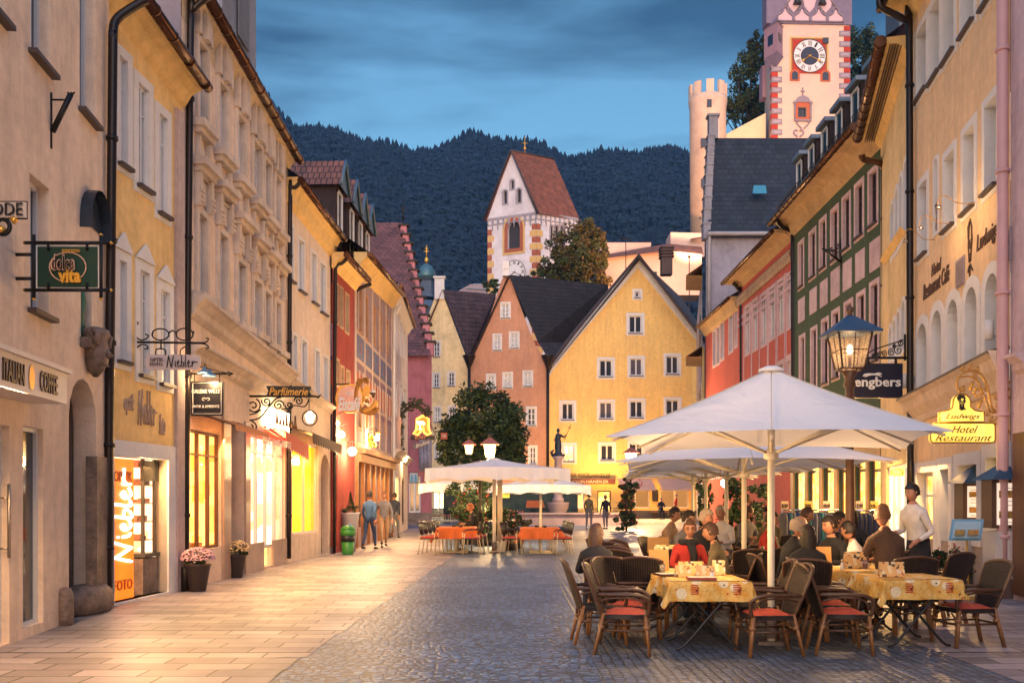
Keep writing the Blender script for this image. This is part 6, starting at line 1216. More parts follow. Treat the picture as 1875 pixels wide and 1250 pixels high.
def umbrella(label,loc,half,ze,zp,rz,val=0.0,group=None,pr=.038,cap=True,polem=None):
    root=lthing('parasol',label,'parasol',(loc[0],loc[1],0),rz,group); V=Vector; polem=polem or POLE
    cor=[V((half*a,half*b,ze)) for a,b in ((-1,-1),(1,-1),(1,1),(-1,1))]; mb=MB(); top=V((0,0,zp)); nr=6
    per=[]
    for k in range(4):
        a,b=cor[k],cor[(k+1) % 4]; per += [a.lerp(b,t)+V((0,0,.05*math.sin(math.pi*t)))-(a.lerp(b,t)-V((0,0,ze)))*.035*math.sin(math.pi*t) for t in (0,.25,.5,.75)]
    rows=[]
    for j in range(nr+1):
        t=j/nr; row=[]
        for i,p in enumerate(per):
            q=top.lerp(p,.05+.95*t); ribk=1 if i % 4 == 0 else (.6 if i % 4 == 2 else 0); q.z -= (.05 if half<2.5 else .07)*math.sin(math.pi*t)*(1-ribk); q.z +=-.06*math.sin(math.pi*t)*.6; row.append(q)
        rows.append(row)
    o=len(mb.v); n=len(per); mb.v += [tuple(q) for r_ in rows for q in r_]
    for j in range(nr):
        for i in range(n): i2=(i+1) % n; mb.f.append([o+j*n+i,o+j*n+i2,o+(j+1)*n+i2,o+(j+1)*n+i]); mb.mi.append(0); mb.sm.append(True)
    cn=mb.build('canopy',FAB,root)
    if val:
        vb=MB(); m_=28
        for k in range(4):
            a,b=cor[k],cor[(k+1) % 4]; nrm=(b-a).cross(V((0,0,1))).normalized()
            for i in range(m_):
                p,q=a.lerp(b,i/m_),a.lerp(b,(i+1)/m_); w1,w2=.03*math.sin(i*2.1),.03*math.sin((i+1)*2.1); p.z += .05*math.sin(math.pi*i/m_); q.z += .05*math.sin(math.pi*(i+1)/m_)
                sc1=val*(1-.22*abs(math.sin(math.pi*i/7))); sc2=val*(1-.22*abs(math.sin(math.pi*(i+1)/7)))
                vb.add([p,q,q+nrm*w2-V((0,0,sc2)),p+nrm*w1-V((0,0,sc1))],[(0,1,2,3)],0,True)
        vb.build('valance',FAB,cn)
    sm_=MB()
    for i in range(0,n,2): sm_.tube([rows[j][i]+V((0,0,.006)) for j in range(nr+1)],.0045,4)
    sm_.build('seam',POLE,cn)
    if cap: cb=MB(); cb.lathe((0,0,zp-.03),[(half*.09,0),(half*.085,.03),(.06,.06)],4 if False else 12); cb.build('cap',FAB,cn)
    pb=MB(); pb.lathe((0,0,.02),[(pr*1.15,0),(pr,.3),(pr,zp-.05)],14); pl=pb.build('pole',polem,root)
    zh=ze-.12; hb=MB(); hb.lathe((0,0,zh-.06),[(pr*1.2,0),(pr*2.1,.02),(pr*2.1,.1),(pr*1.2,.12)],12); hb.build('hub',polem,root)
    for k in range(8):
        p=cor[k // 2] if k % 2 == 0 else (cor[k // 2].lerp(cor[(k // 2+1) % 4],.5)*.97); p=V((p.x*.98,p.y*.98,ze)); rb=MB(); t0=V((0,0,zp-.1)); e=t0.lerp(p,.98); mid=t0.lerp(p,.55)-V((0,0,.08)); e.z -= .01
        rb.tube([t0-V((0,0,.03)),mid,e-V((0,0,.03))],.014,6); r1=rb.build('rib',polem,root); sb=MB(); sb.tube([V((0,0,zh)),mid],.016,6); sb.build('strut',polem,r1)
    bb=MB(); bb.box((0,0,.03),(.26,.26,.04)); bb.lathe((0,0,.08),[(.07,0),(.06,.25)],12); bb.build('base',M['stone'],root)
    return root
gU='white parasols of the hotel terrace'
umbrella('huge white square parasol in front at the right, closest to the viewer',(2.82,10.4),1.56,2.19,3.0,R(-15),0,gU,.038)
umbrella('second white parasol right behind the huge front one',(3.35,13.8),1.75,2.06,2.72,R(-10),0,gU,.036)
umbrella('third white parasol of the hotel terrace row',(3.9,17.4),1.7,2.1,2.72,R(-8),0,gU,.035); umbrella('fourth white parasol of the hotel terrace row',(4.18,20.6),1.7,2.12,2.72,R(-8),0,gU,.035); umbrella('farthest white parasol of the hotel terrace row',(4.5,23.8),1.7,2.12,2.75,R(-8),0,gU,.035)
gV='valanced parasols of the small terrace'
umbrella('cream parasol with valance over the two orange tables',(Xp(905,27.6),27.6),1.95,2.38,2.72,R(4),.36,gV,.05); umbrella('smaller valanced parasol left behind the cream one',(Xp(848,38),38),1.75,2.1,2.5,R(6),.36,gV,.05); umbrella('smaller valanced parasol right behind the cream one',(Xp(990,37),37),1.75,2.05,2.5,R(2),.36,gV,.05)
bp_=MB(); x_=Xp(912.5,28.3)
for k in range(3): bp_.tube([(x_+.045*k,28.3+.03*k,.3),(x_+.045*k,28.3,2.2)],.03,8)
bp_.box((x_+.05,28.3,.16),(.3,.3,.3)); tag(bp_.build('pole_bundle',POLE),'bundle of pale poles beside the cream parasol pole','poles')
# ================================================================ rattan chairs
rat=bpy.data.materials.new('rattan'); rat.use_nodes=True
t=rat.node_tree; b=t.nodes['Principled BSDF']; b.inputs['Roughness'].default_value=.55; tcn=N(t,'ShaderNodeTexCoord'); wv=N(t,'ShaderNodeTexWave'); wv.inputs['Scale'].default_value=11; wv.wave_type='BANDS'; wv.bands_direction='X'; w2=N(t,'ShaderNodeTexWave'); w2.inputs['Scale'].default_value=16; w2.bands_direction='Z'
t.links.new(tcn.outputs['Object'],wv.inputs[0]); t.links.new(tcn.outputs['Object'],w2.inputs[0]); mx=N(t,'ShaderNodeMath',operation='MULTIPLY'); t.links.new(wv.outputs['Fac'],mx.inputs[0]); t.links.new(w2.outputs['Fac'],mx.inputs[1]); cr_=N(t,'ShaderNodeValToRGB'); cr_.color_ramp.elements[0].color=(.010,.005,.003,1); cr_.color_ramp.elements[1].color=(.06,.027,.012,1); t.links.new(mx.outputs[0],cr_.inputs[0]); t.links.new(cr_.outputs[0],b.inputs['Base Color']); bp=N(t,'ShaderNodeBump'); bp.inputs['Distance'].default_value=.02; t.links.new(mx.outputs[0],bp.inputs['Height']); t.links.new(bp.outputs[0],b.inputs['Normal'])
cane=mat('cane_dark',(.075,.032,.014),.38,.3,12,stretch=(1,1,5)); cush=mat('cushion_red',(.48,.07,.035),.85,.15,8,.3,25); canel=mat('cane_leg',(.22,.10,.035),.38,.35,14,stretch=(1,1,6))
def rattan_chair():
    c=lthing('rattan_chair','x','chair'); V=Vector
    mb=MB(); mb.prism([(-.24,-.25,.40),(.24,-.25,.40),(.22,.22,.40),(-.22,.22,.40)],(0,0,.05)); mb.build('seat',rat,c)
    bb=MB(); K=10; rows=[]
    for j in range(9):
        t_=j/8; z=.42+.53*t_; y=.20+.16*t_+.02*t_*t_; hw=.185+.075*math.sin(min(1,t_*1.15)*math.pi/2)
        row=[]
        for i in range(K+1):
            s_=i/K*2-1; zz=z+(.045*(1-s_*s_)*t_ ** 3); row.append(V((hw*s_,y+.05*(1-s_*s_)*.8,zz)))
        rows.append(row)
    for th in (0,.03):
        o=len(bb.v); bb.v += [tuple(p+V((0,th,0))) for r_ in rows for p in r_]
        for j in range(8):
            for i in range(K): bb.f.append([o+j*(K+1)+i,o+j*(K+1)+i+1,o+(j+1)*(K+1)+i+1,o+(j+1)*(K+1)+i]); bb.mi.append(0); bb.sm.append(True)
    bk=bb.build('backrest',rat,c)
    fb=MB(); edge=[rows[j][0]+V((0,.015,0)) for j in range(9)]+[rows[8][i]+V((0,.015,.005)) for i in range(1,K)]+[rows[j][K]+V((0,.015,0)) for j in range(8,-1,-1)]; fb.tube(edge,.019,7); fb.build('back_frame',cane,bk)
    for sx in (-1,1):
        for sy,x0,y0,x1,y1 in ((-1,.235,-.235,.25,-.275),(1,.19,.205,.22,.31)):
            lb=MB()
            for dx in (-.014,.014): lb.tube([V((sx*x0+dx,y0,.46 if sy>0 else .44)),V((sx*x1+dx,y1,0))],[.021,.017],7)
            lb.lathe((sx*(x0*.75+x1*.25),y0*.75+y1*.25,.29),[(.037,0),(.037,.04)],8); lb.build('leg',canel,c)
        ab=MB(); ab.tube(smoothp([V((sx*.225,.27,.67)),V((sx*.27,.1,.675)),V((sx*.285,-.1,.675)),V((sx*.28,-.22,.65)),V((sx*.265,-.275,.58)),V((sx*.245,-.255,.44))],4),.021,8); ab.tube(smoothp([V((sx*.225,.24,.60)),V((sx*.255,.1,.635)),V((sx*.265,-.1,.635)),V((sx*.26,-.19,.60)),V((sx*.25,-.235,.52))],4),.012,6); ab.build('armrest',cane,c)
    sb=MB()
    for a_,b_ in (((-.24,-.26,.27),(.24,-.26,.27)),((-.2,.25,.27),(.2,.25,.27)),((-.24,-.26,.27),(-.2,.25,.27)),((.24,-.26,.27),(.2,.25,.27))):
        sb.tube([a_,b_],.013,6); A_,B_=V(a_),V(b_); sb.tube(smoothp([A_+V((0,0,-.02)),A_.lerp(B_,.08)+V((0,0,.07)),A_.lerp(B_,.22)+V((0,0,.125))],3),.010,5); sb.tube(smoothp([B_+V((0,0,-.02)),B_.lerp(A_,.08)+V((0,0,.07)),B_.lerp(A_,.22)+V((0,0,.125))],3),.010,5)
    sb.build('stretcher',cane,c)
    return c
RC=rattan_chair(); gR='rattan chairs of the hotel terrace'; used=[0]
def cushion(loc,rz,label):
    mb=MB(); n=8
    for i in range(n):
        for j in range(n):
            def q(a,b_):
                x,y=a/n*2-1,b_/n*2-1; return (x*.215,y*.205-.02,.452+.045*(1-x ** 4)*(1-y ** 4)+.006*math.sin(x*9)*math.sin(y*9))
            mb.add([q(i,j),q(i+1,j),q(i+1,j+1),q(i,j+1)],[(0,1,2,3)],0,True)
    mb.poly([(-.215,-.225,.452),(.215,-.225,.452),(.215,.185,.452),(-.215,.185,.452)])
    o=mb.build('seat_cushion',cush); o.location=loc; o.scale=(.96,.96,.915); o.rotation_euler=(0,0,rz); return tag(o,label,'cushion','red seat cushions on the rattan chairs')
def rchair(px,d,rz,label,cu=None):
    d *= .985; loc=(Xp(px,d),d,.006); rz=R(rz)
    if used[0] == 0: RC.location=loc; RC.rotation_euler=(0,0,rz); RC['label']=label; RC['group']=gR; r_=RC; used[0]=1; RC.scale=(.96,.96,.915)
    else: r_=dup(RC,loc,rz,label,gR,(.96,.96,.915))
    if cu: cushion(loc,rz,cu)
CH=[(1142,10.05,82,'rattan armchair in front at the left of the left yellow table','red cushion on the frontmost chair left of the left yellow table'),
 (1156,10.85,62,'rattan armchair turned towards the left yellow table just behind the frontmost left one','red cushion on the chair touching the corner of the left yellow table'),
 (1098,10.75,92,'rattan armchair with a narrow side view at the outer left edge',None),(1112,11.6,172,'rattan armchair under the woman with loose brown hair',None),(1180,11.5,165,'rattan armchair with vertical weave behind the left yellow table',None),
 (1406,9.95,-86,'rattan armchair in front at the right of the left yellow table','red cushion on the front chair right of the left yellow table'),(1384,10.75,-95,'rattan armchair directly behind the front right chair of the left yellow table',None),
 (1476,11.1,165,'rattan armchair under the woman in black with short dark hair',None),(1538,10.05,86,'rattan armchair in front at the left of the right yellow table','red cushion on the front chair left of the right yellow table'),(1512,10.9,80,'rattan armchair half hidden behind the front chair left of the right yellow table','red cushion half hidden behind the front chair left of the right table'),
 (1770,10.55,-84,'rattan armchair alone at the right of the right yellow table','red cushion on the chair alone at the far right'),(1655,11.55,178,'rattan armchair under the broad blond man in brown',None),(1712,12.4,-150,'slim dark rattan armchair by the hotel window right of the blond man',None),(1690,13.1,-120,'rear rattan armchair by the hotel window',None),
 (1146,13.1,150,'light brown rattan armchair, first of the row behind the woman with brown hair',None),(1138,13.9,155,'light brown rattan armchair, second of the row behind the woman with brown hair',None),(1180,14.3,100,'light brown rattan armchair left of the small table with cards',None),(1135,15.2,150,'rattan armchair in the third row at the left',None),(1165,16,120,'rattan armchair in the fourth row at the left',None),(1122,16.8,120,'rattan armchair at the far left rear of the terrace',None),
 (1262,15.4,-20,'rattan armchair facing the viewer behind the man in red',None),(1340,13.4,-100,'rattan armchair between the second and third umbrella poles',None),(1375,13.2,170,'pale rattan armchair back beside the front umbrella pole',None),(1425,14,-170,'rattan armchair with a pale back near the bald man',None),(1330,11.95,-110,'rattan armchair under the man in the olive jacket',None),(1260,12.5,4,'rattan armchair under the man in the red jacket',None),(1600,12.6,-120,'rattan armchair under the guest in the white sweater',None),(1300,17.4,40,'rattan armchair at the back under the farthest grey haired guest',None)]
for px,d,rz,w_ in ((1362,19.5,30,'guest in the grey coat'),(1418,17.2,-60,'guest in the olive top'),(1462,16.4,70,'guest in navy'),(1566,15.6,-40,'guest in black behind the lamp pole'),(1216,16.8,60,'guest in the tan coat'),(1436,11.7,95,'bald man'),(1538,12.8,-60,'dark haired man next to the lamp pole'),(1512,14.1,60,'guest with the red scarf')): CH.append((px,d+.08,rz,'rattan armchair under the '+w_,None))
for k,(px,d,rz,w_) in enumerate(((1208,14.6,-70,'first'),(1196,15.8,-80,'second'),(1230,17.9,170,'third'),(1280,16.2,160,'fourth'))): CH.append((px,d,rz,'empty rattan armchair right of the tan menu card, '+w_+' from the front',None))
for c in CH: rchair(*c)
# ================================================================ tables and cloths
def ycloth():
    m=bpy.data.materials.new('cloth_yellow_print'); m.use_nodes=True; t=m.node_tree; b=t.nodes['Principled BSDF']; b.inputs['Roughness'].default_value=.8; L=t.links.new
    tcn=N(t,'ShaderNodeTexCoord'); n1=N(t,'ShaderNodeTexNoise'); n1.inputs['Scale'].default_value=9; n1.inputs['Detail'].default_value=6; n1.inputs['Roughness'].default_value=.7; L(tcn.outputs['Object'],n1.inputs['Vector']); r1=N(t,'ShaderNodeValToRGB'); r1.color_ramp.elements[0].position=.38; r1.color_ramp.elements[0].color=(.62,.30,.03,1); r1.color_ramp.elements[1].position=.62; r1.color_ramp.elements[1].color=(.72,.50,.16,1); L(n1.outputs['Fac'],r1.inputs[0])
    v=N(t,'ShaderNodeTexVoronoi',feature='F1'); v.inputs['Scale'].default_value=5.2; L(tcn.outputs['Object'],v.inputs['Vector']); m1=N(t,'ShaderNodeMath',operation='LESS_THAN'); m1.inputs[1].default_value=.30; L(v.outputs['Distance'],m1.inputs[0]); mx=N(t,'ShaderNodeMix',data_type='RGBA'); mx.inputs[7].default_value=(.74,.64,.42,1); L(m1.outputs[0],mx.inputs[0]); L(r1.outputs[0],mx.inputs[6])
    v2=N(t,'ShaderNodeTexVoronoi',feature='F1'); v2.inputs['Scale'].default_value=15; L(tcn.outputs['Object'],v2.inputs['Vector']); m2=N(t,'ShaderNodeMath',operation='LESS_THAN'); m2.inputs[1].default_value=.16; L(v2.outputs['Distance'],m2.inputs[0]); sp=N(t,'ShaderNodeSeparateColor'); L(v2.outputs['Color'],sp.inputs[0]); cr2=N(t,'ShaderNodeValToRGB'); cr2.color_ramp.interpolation='CONSTANT'; cr2.color_ramp.elements[0].color=(.03,.02,.01,1); cr2.color_ramp.elements[1].position=.5; cr2.color_ramp.elements[1].color=(.45,.04,.02,1); L(sp.outputs[0],cr2.inputs[0]); mx2=N(t,'ShaderNodeMix',data_type='RGBA'); L(m2.outputs[0],mx2.inputs[0]); L(mx.outputs[2],mx2.inputs[6]); L(cr2.outputs[0],mx2.inputs[7])
    v3=N(t,'ShaderNodeTexVoronoi',feature='DISTANCE_TO_EDGE'); v3.inputs['Scale'].default_value=11; L(tcn.outputs['Object'],v3.inputs['Vector']); m3=N(t,'ShaderNodeMath',operation='LESS_THAN'); m3.inputs[1].default_value=.02; L(v3.outputs['Distance'],m3.inputs[0]); m4=N(t,'ShaderNodeMath',operation='MULTIPLY'); m4.inputs[1].default_value=.5; L(m3.outputs[0],m4.inputs[0]); mx3=N(t,'ShaderNodeMix',data_type='RGBA'); mx3.inputs[7].default_value=(.25,.16,.05,1); L(m4.outputs[0],mx3.inputs[0]); L(mx2.outputs[2],mx3.inputs[6]); L(mx3.outputs[2],b.inputs['Base Color']); return m
YC=ycloth(); OC=mat('cloth_orange',(.62,.14,.03),.85,.3,3,stretch=(1,1,.3)); RCc=mat('cloth_wine',(.25,.02,.02),.85,.2)
motr,motb=mat('print_red',(.42,.03,.02),.8,.05),mat('print_black',(.02,.02,.02),.8,0)
def tcloth(loc,rz,hx,hy,top,drop,m,label,prints=False,group=None,amp=.03):
    mb=MB(); n=30; V=Vector; ex=hx+drop*.95; ey=hy+drop*.95
    def q(i,j):
        x,y=-ex+2*ex*i/n,-ey+2*ey*j/n; dx,dy=max(abs(x)-hx,0),max(abs(y)-hy,0); sx,sy=(1 if x>0 else-1),(1 if y>0 else-1)
        X=max(-hx,min(hx,x)); Y=max(-hy,min(hy,y)); z=top; d=math.hypot(dx,dy)
        if d>0:
            z -= d*(.98 if not (dx and dy) else .95); fold=amp*d/drop
            X += sx*(.012+.07*d*(dx>0))*(dx>0 or 0)+fold*math.sin(y*17+1)*(dx>0); Y += sy*(.012+.07*d)*(dy>0)+fold*math.sin(x*15)*(dy>0)
            if dx and dy: X -= sx*-.25*dx; Y -= sy*-.25*dy
        return V((X,Y,z))
    o=len(mb.v)
    for j in range(n+1):
        for i in range(n+1): mb.v.append(tuple(q(i,j)))
    for j in range(n):
        for i in range(n): mb.f.append([j*(n+1)+i,j*(n+1)+i+1,(j+1)*(n+1)+i+1,(j+1)*(n+1)+i]); mb.mi.append(0); mb.sm.append(True)
    ob=mb.build('tablecloth',m); ob.location=loc; ob.rotation_euler=(0,0,rz); tag(ob,label,'tablecloth',group)
    if prints:
        pb=MB(); pk=MB()
        for cx in (-hx*.45,hx*.62):
            for k in range(5): z=top-.05-k*.022; pb.quad((cx-.03,-hy-.038-(top-z)*.09,z),(cx+.05,-hy-.038-(top-z)*.09,z),(cx+.05,-hy-.038-(top-z)*.09,z+.011),(cx-.03,-hy-.038-(top-z)*.09,z+.011))
            pk.add([(cx+.04,-hy-.046,top-.13),(cx+.06,-hy-.046,top-.06),(cx+.02,-hy-.046,top-.1)],[(0,1,2)])
        for p_,m_ in ((pb,motr),(pk,motb)): p_.build('printed_motif',m_,ob).matrix_parent_inverse=Matrix.Identity(4)
    return ob
def ttable(loc,rz,hx,hy,label,metal=M['black']):
    t=lthing('terrace_table',label,'table',loc,rz,'folding tables of the hotel terrace'); mb=MB(); mb.box((0,0,.722),(hx*2,hy*2,.035)); mb.build('tabletop',wood_o,t)
    for sy in (-1,1):
        for s_ in (-1,1): mb=MB(); y=sy*(hy-.08)+s_*.012; mb.tube(smoothp([(-s_*hx*.72,y,.70),(0,y,.36),(s_*hx*.62,y,.07),(s_*hx*.85,y,.025)],4),.015,7); mb.build('leg',metal,t)
    mb=MB(); mb.tube([(0,-hy+.08,.37),(0,hy-.08,.37)],.01,6); mb.build('crossbar',metal,t); return t
gC='yellow printed tablecloths'
TB=[(1287,10.3,0,.41,.40,'yellow printed cloth with hanging corners on the front left table','folding table under the front left yellow cloth',True),(1250,11.25,0,.41,.42,'yellow printed cloth on the table directly behind the front left one','folding table directly behind the front left one',False),
      (1657,10.5,R(4),.41,.40,'yellow printed cloth with hanging corners on the front right table','folding table under the front right yellow cloth',True),(1560,11.7,R(4),.45,.42,'yellow printed cloth on the table behind between the woman in black and the blond man','folding table between the woman in black and the blond man',False),(1530,12.9,0,.42,.4,'yellow printed cloth on the rear table left of the lamp pole','folding table left of the lamp pole',False)]
for px,d,rz,hx,hy,lc,lt,pr_ in TB: loc=(Xp(px,d),d,0); ttable(loc,rz,hx,hy,lt); tcloth(loc,rz,hx,hy,.743,.23,YC,lc,pr_,gC)
loc=(Xp(1222,13.4),13.4,0); ttable(loc,0,.4,.4,'folding table with a wine red cloth behind the two left yellow tables'); tcloth(loc,0,.4,.4,.743,.2,RCc,'wine red cloth on the table behind the two left yellow tables')
# things on the tables
glassm=mat('clear_glass',(.9,.9,.9),.03,0,trans=.9,spec=.6); cardm=bpy.data.materials.new('menu_print'); cardm.use_nodes=True
t=cardm.node_tree; b=t.nodes['Principled BSDF']; tcn=N(t,'ShaderNodeTexCoord'); v=N(t,'ShaderNodeTexVoronoi'); v.inputs['Scale'].default_value=26; v.distance='CHEBYCHEV'; t.links.new(tcn.outputs['Object'],v.inputs[0]); sp=N(t,'ShaderNodeSeparateColor'); t.links.new(v.outputs['Color'],sp.inputs[0]); r1=N(t,'ShaderNodeValToRGB'); r1.color_ramp.interpolation='CONSTANT'; e=r1.color_ramp.elements; e[0].color=(.70,.42,.16,1); e[1].position=.45; e[1].color=(.75,.62,.36,1)
for p_,c_ in ((.7,(.45,.14,.05,1)),(.85,(.10,.06,.03,1)),(.93,(.7,.6,.5,1))): q_=r1.color_ramp.elements.new(p_); q_.color=c_
t.links.new(sp.outputs[0],r1.inputs[0]); t.links.new(r1.outputs[0],b.inputs['Base Color'])
def card(px,py,d,w,h,rz,label,m=cardm):
    mb=MB(); mb.add([(-w/2,-.035,0),(w/2,-.035,0),(w/2,0,h),(-w/2,0,h),(-w/2,.035,0),(w/2,.035,0)],[(0,1,2,3),(5,4,3,2),(0,4,5,1)]); o=mb.build('menu_card',m); o.location=(Xp(px,d),d,.748); o.rotation_euler=(0,0,R(rz)); return tag(o,label,'menu card','menu cards standing on the terrace tables')
card(1250,0,10.35,.17,.125,8,'orange printed menu card standing at the left front of the front left table'); card(1292,0,10.2,.20,.13,-4,'orange printed menu card in the middle of the front left table'); card(1265,0,10.55,.28,.15,3,'wide pale yellow menu card behind the middle one on the front left table'); card(1206,0,11.3,.24,.24,10,'tall tan wooden box card on the second left table',mat('box_tan',(.55,.30,.10),.7,.15)); card(1218,0,13.3,.30,.2,-6,'pale yellow menu card on the wine red table')
card(1632,0,10.35,.27,.16,-3,'orange white menu card on the front right table'); card(1567,0,11.6,.30,.2,4,'orange menu card on the table before the blond man'); card(1504,0,12.0,.24,.24,0,'plain tan wooden box card left of the lamp pole',mat('box_tan',(.55,.30,.10),.7,.15)); card(1316,0,10.6,.14,.16,-12,'small printed menu card at the right of the front left table')
card(1205,0,14.9,.34,.24,8,'tan menu card at the far left rear of the terrace',mat('box_tan',(.55,.30,.10),.7,.15))
def booklet(px,d,rz,label,m,z=.75):
    mb=MB(); mb.box((0,0,.012),(.30,.21,.022)); mb.box((.004,-.003,.012),(.286,.2,.0235),1); o=mb.build('menu_book',[m,mat('page',(.6,.5,.4),.8,0)]); o.location=(Xp(px,d),d,z); o.rotation_euler=(0,0,R(rz)); tag(o,label,'menu book','menu books on the tables')
redb=mat('book_red',(.30,.04,.03),.6,.1); booklet(1284,10.02,-4,'red menu book at the front edge of the front left table',redb); booklet(1226,10.5,12,'dark brown menu book left on the front left table',mat('book_brown',(.08,.03,.02),.6,.1))
def tumbler(px,d,label,r=.033,h=.11,drink=None):
    th=lthing('drinking_glass',label,'glass',(Xp(px,d),d,.748)); mb=MB(); mb.lathe((0,0,0),[(r*.85,0),(r,h)],12); mb.build('glass',glassm,th)
    if drink: mb=MB(); mb.lathe((0,0,.004),[(r*.78,0),(r*.88,h*.55)],12); mb.build('drink',drink,th)
tumbler(1213,10.7,'tumbler of pale drink on the left of the front left table',drink=mat('drink_pale',(.55,.45,.2),.2,0)); tumbler(1313,10.75,'empty tumbler at the back of the front left table'); tumbler(1584,11.5,'tumbler with a red drink before the blond man',drink=mat('drink_red',(.25,.02,.01),.2,0)); tumbler(1192,11.5,'tumbler beside the tan box card',h=.08)
def wineglass(px,d,label):
    mb=MB(); mb.lathe((0,0,0),[(.032,0),(.005,.006),(.004,.09),(.02,.11),(.036,.15),(.033,.2)],14); o=mb.build('wine_glass',glassm); o.location=(Xp(px,d),d,.748); tag(o,label,'wine glass')
wineglass(1531,12.7,'stemmed wine glass in front of the lamp pole'); wineglass(1522,12.85,'second wine glass behind and left of the first one')
def shaker(px,d,label,k=.05):
    th=lthing('salt_shaker',label,'shaker',(Xp(px,d),d,.748),0,'shakers on the terrace tables'); mb=MB(); mb.lathe((0,0,0),[(.026,0),(.027,.03),(.013,k+.02)],10); mb.build('bottle',mat('salt_white',(.7,.68,.65),.3,0),th); mb=MB(); mb.lathe((0,0,k+.018),[(.014,0),(.013,.03),(.005,.036)],10); mb.build('cap',mat('steel',(.5,.42,.32),.3,.05,metal=1),th)
shaker(1542,11.35,'tall salt shaker on the table right of the woman in black',.07); shaker(1648,10.35,'white salt shaker beside the card on the front right table'); shaker(1304,10.12,'salt shaker beside the orange card on the front left table')
def candle(px,d,label):
    th=lthing('candle',label,'candle',(Xp(px,d),d,.748),0,'lit candles on the tables'); mb=MB(); mb.lathe((0,0,0),[(.03,0),(.034,.05),(.03,.06)],12); mb.build('holder',mat('amber_glass',(.6,.22,.04),.2,0,trans=.5,emit=(1,.45,.1),estr=.8),th); mb=MB(); mb.lathe((0,0,.05),[(.004,0),(.008,.012),(.001,.035)],8); mb.build('flame',mat('flame',(1,.6,.2),.5,0,emit=(1,.6,.2),estr=40),th)
    l=bpy.data.lights.new('candle_light','POINT'); l.energy=14; l.color=(1,.6,.28); l.shadow_soft_size=.1; o=bpy.data.objects.new('candle_light',l); COL.objects.link(o); o.location=(Xp(px,d),d,1.45)
candle(1188,11.3,'lit candle by the tan box card on the second left table'); candle(1296,10.35,'amber candle jar between the cards on the front left table'); candle(1236,13.2,'lit candle on the wine red table'); candle(1550,11.9,'lit candle on the table before the blond man')
# ================================================================ small terrace at the left: metal chairs, orange cloths
mw=mat('chair_tube_cream',(.60,.50,.32),.35,.05,metal=.2); mbk=mat('chair_black',(.015,.016,.02),.35,.1); mrd=mat('seat_red',(.45,.04,.02),.7,.1)
def metal_chair():
    c=lthing('metal_chair','x','chair'); V=Vector; mb=MB(); mb.box((0,0,.45),(.44,.44,.03)); mb.build('seat',mbk,c); mb=MB(); mb.box((0,0,.482),(.42,.42,.035)); mb.build('seat_pad',mrd,c); mb=MB()
    K=8
    for k in range(K+1): x=-.2+.4*k/K; zt=.86+.05*math.cos(x*7); mb.tube([V((x*.85,.21,.56)),V((x,.27,zt))],.010,5)
    mb.tube([V((-.2+.4*k/8,.27,.86+.05*math.cos((-.2+.4*k/8)*7))) for k in range(9)],.016,6); mb.tube([V((-.17,.21,.56)),V((.17,.21,.56))],.014,6); mb.build('backrest',mbk,c)
    for sx in (-1,1):
        for y0,y1 in ((-.2,-.24),(.2,.27)): mb=MB(); mb.tube([V((sx*.2,y0,.62 if y0<0 else .56)),V((sx*.22,y1,0))],.012,6); mb.build('leg',mw,c)
        mb=MB(); mb.tube(smoothp([V((sx*.2,.22,.70)),V((sx*.23,0,.70)),V((sx*.22,-.17,.68)),V((sx*.2,-.2,.61))],3),.013,6); mb.build('armrest',mbk,c)
    return c
MC=metal_chair(); mu=[0]
def mchair(px,d,rz,label,g='metal chairs with red pads on the small terrace',m=None):
    loc=(Xp(px,d),d,.006)
    if not mu[0]: MC.location=loc; MC.rotation_euler=(0,0,R(rz)); MC['label']=label; MC['group']=g; mu[0]=1
    else: dup(MC,loc,R(rz),label,g)
gl_='black metal chair in the receding row left of the left orange table'; g2_='black metal chair in the cluster between the two orange tables'; g3_='black metal chair in the cluster right of the right orange table'
for i in range(5): mchair(786+i*7.5,27.0+i*.62,80,gl_,'chairs left of the left orange table')
for i,(px,d,rz) in enumerate([(862,26.9,-80),(870,27.6,-85),(878,28.4,-90)]): mchair(px,d,rz,'black metal chair right of the left orange table','chairs right of the left orange table')
for px,d,rz in [(936,26.9,75),(944,27.7,80),(958,28.9,5)]: mchair(px,d,rz,'black metal chair left of the right orange table','chairs left of the right orange table')
for i,(px,d) in enumerate([(1031,26.8),(1027,27.5),(1022,28.2),(1018,28.9)]): mchair(px,d,-80,'black metal chair in the receding row right of the right orange table','chairs right of the right orange table')
for px,d,w_ in [(837,28.0,'left'),(989,27.7,'right')]:
    loc=(Xp(px,d),d,0); t_=lthing('pedestal_table','pale pedestal table under the %s orange cloth' % w_,'table',loc); mb=MB(); mb.box((0,0,.72),(1.1,1.3,.03)); mb.build('tabletop',mw,t_)
    for y_ in (-.4,.4): mb=MB(); mb.tube([(0,y_,.02),(0,y_,.71)],.035,8); mb.tube([(-.32,y_,.03),(.32,y_,.03)],.022,6); mb.build('leg',mw,t_)
    tcloth(loc,0,.56,.66,.745,.34,OC,'orange cloth with pointed hanging corners on the %s pedestal table' % w_,amp=.06)
    for k,(dx,dy) in enumerate(((-.1,.1),(.12,-.25))): mb=MB(); mb.lathe((0,0,0),[(.06,0),(.07,.05),(.05,.055)],10); o=mb.build('ash_bowl',M['black']); o.location=(loc[0]+dx,loc[1]+dy,.75); tag(o,'small black bowl on the %s orange table, %s' % (w_,('rear one','front one')[k]),'bowl')
gr_='red chairs of the far cafes'
for i,px in enumerate((798,808,819,830,842)): mchair(px,60+(i % 2),(160,200,180,150,210)[i],'red chair of the far cafe beside the pink house',gr_)
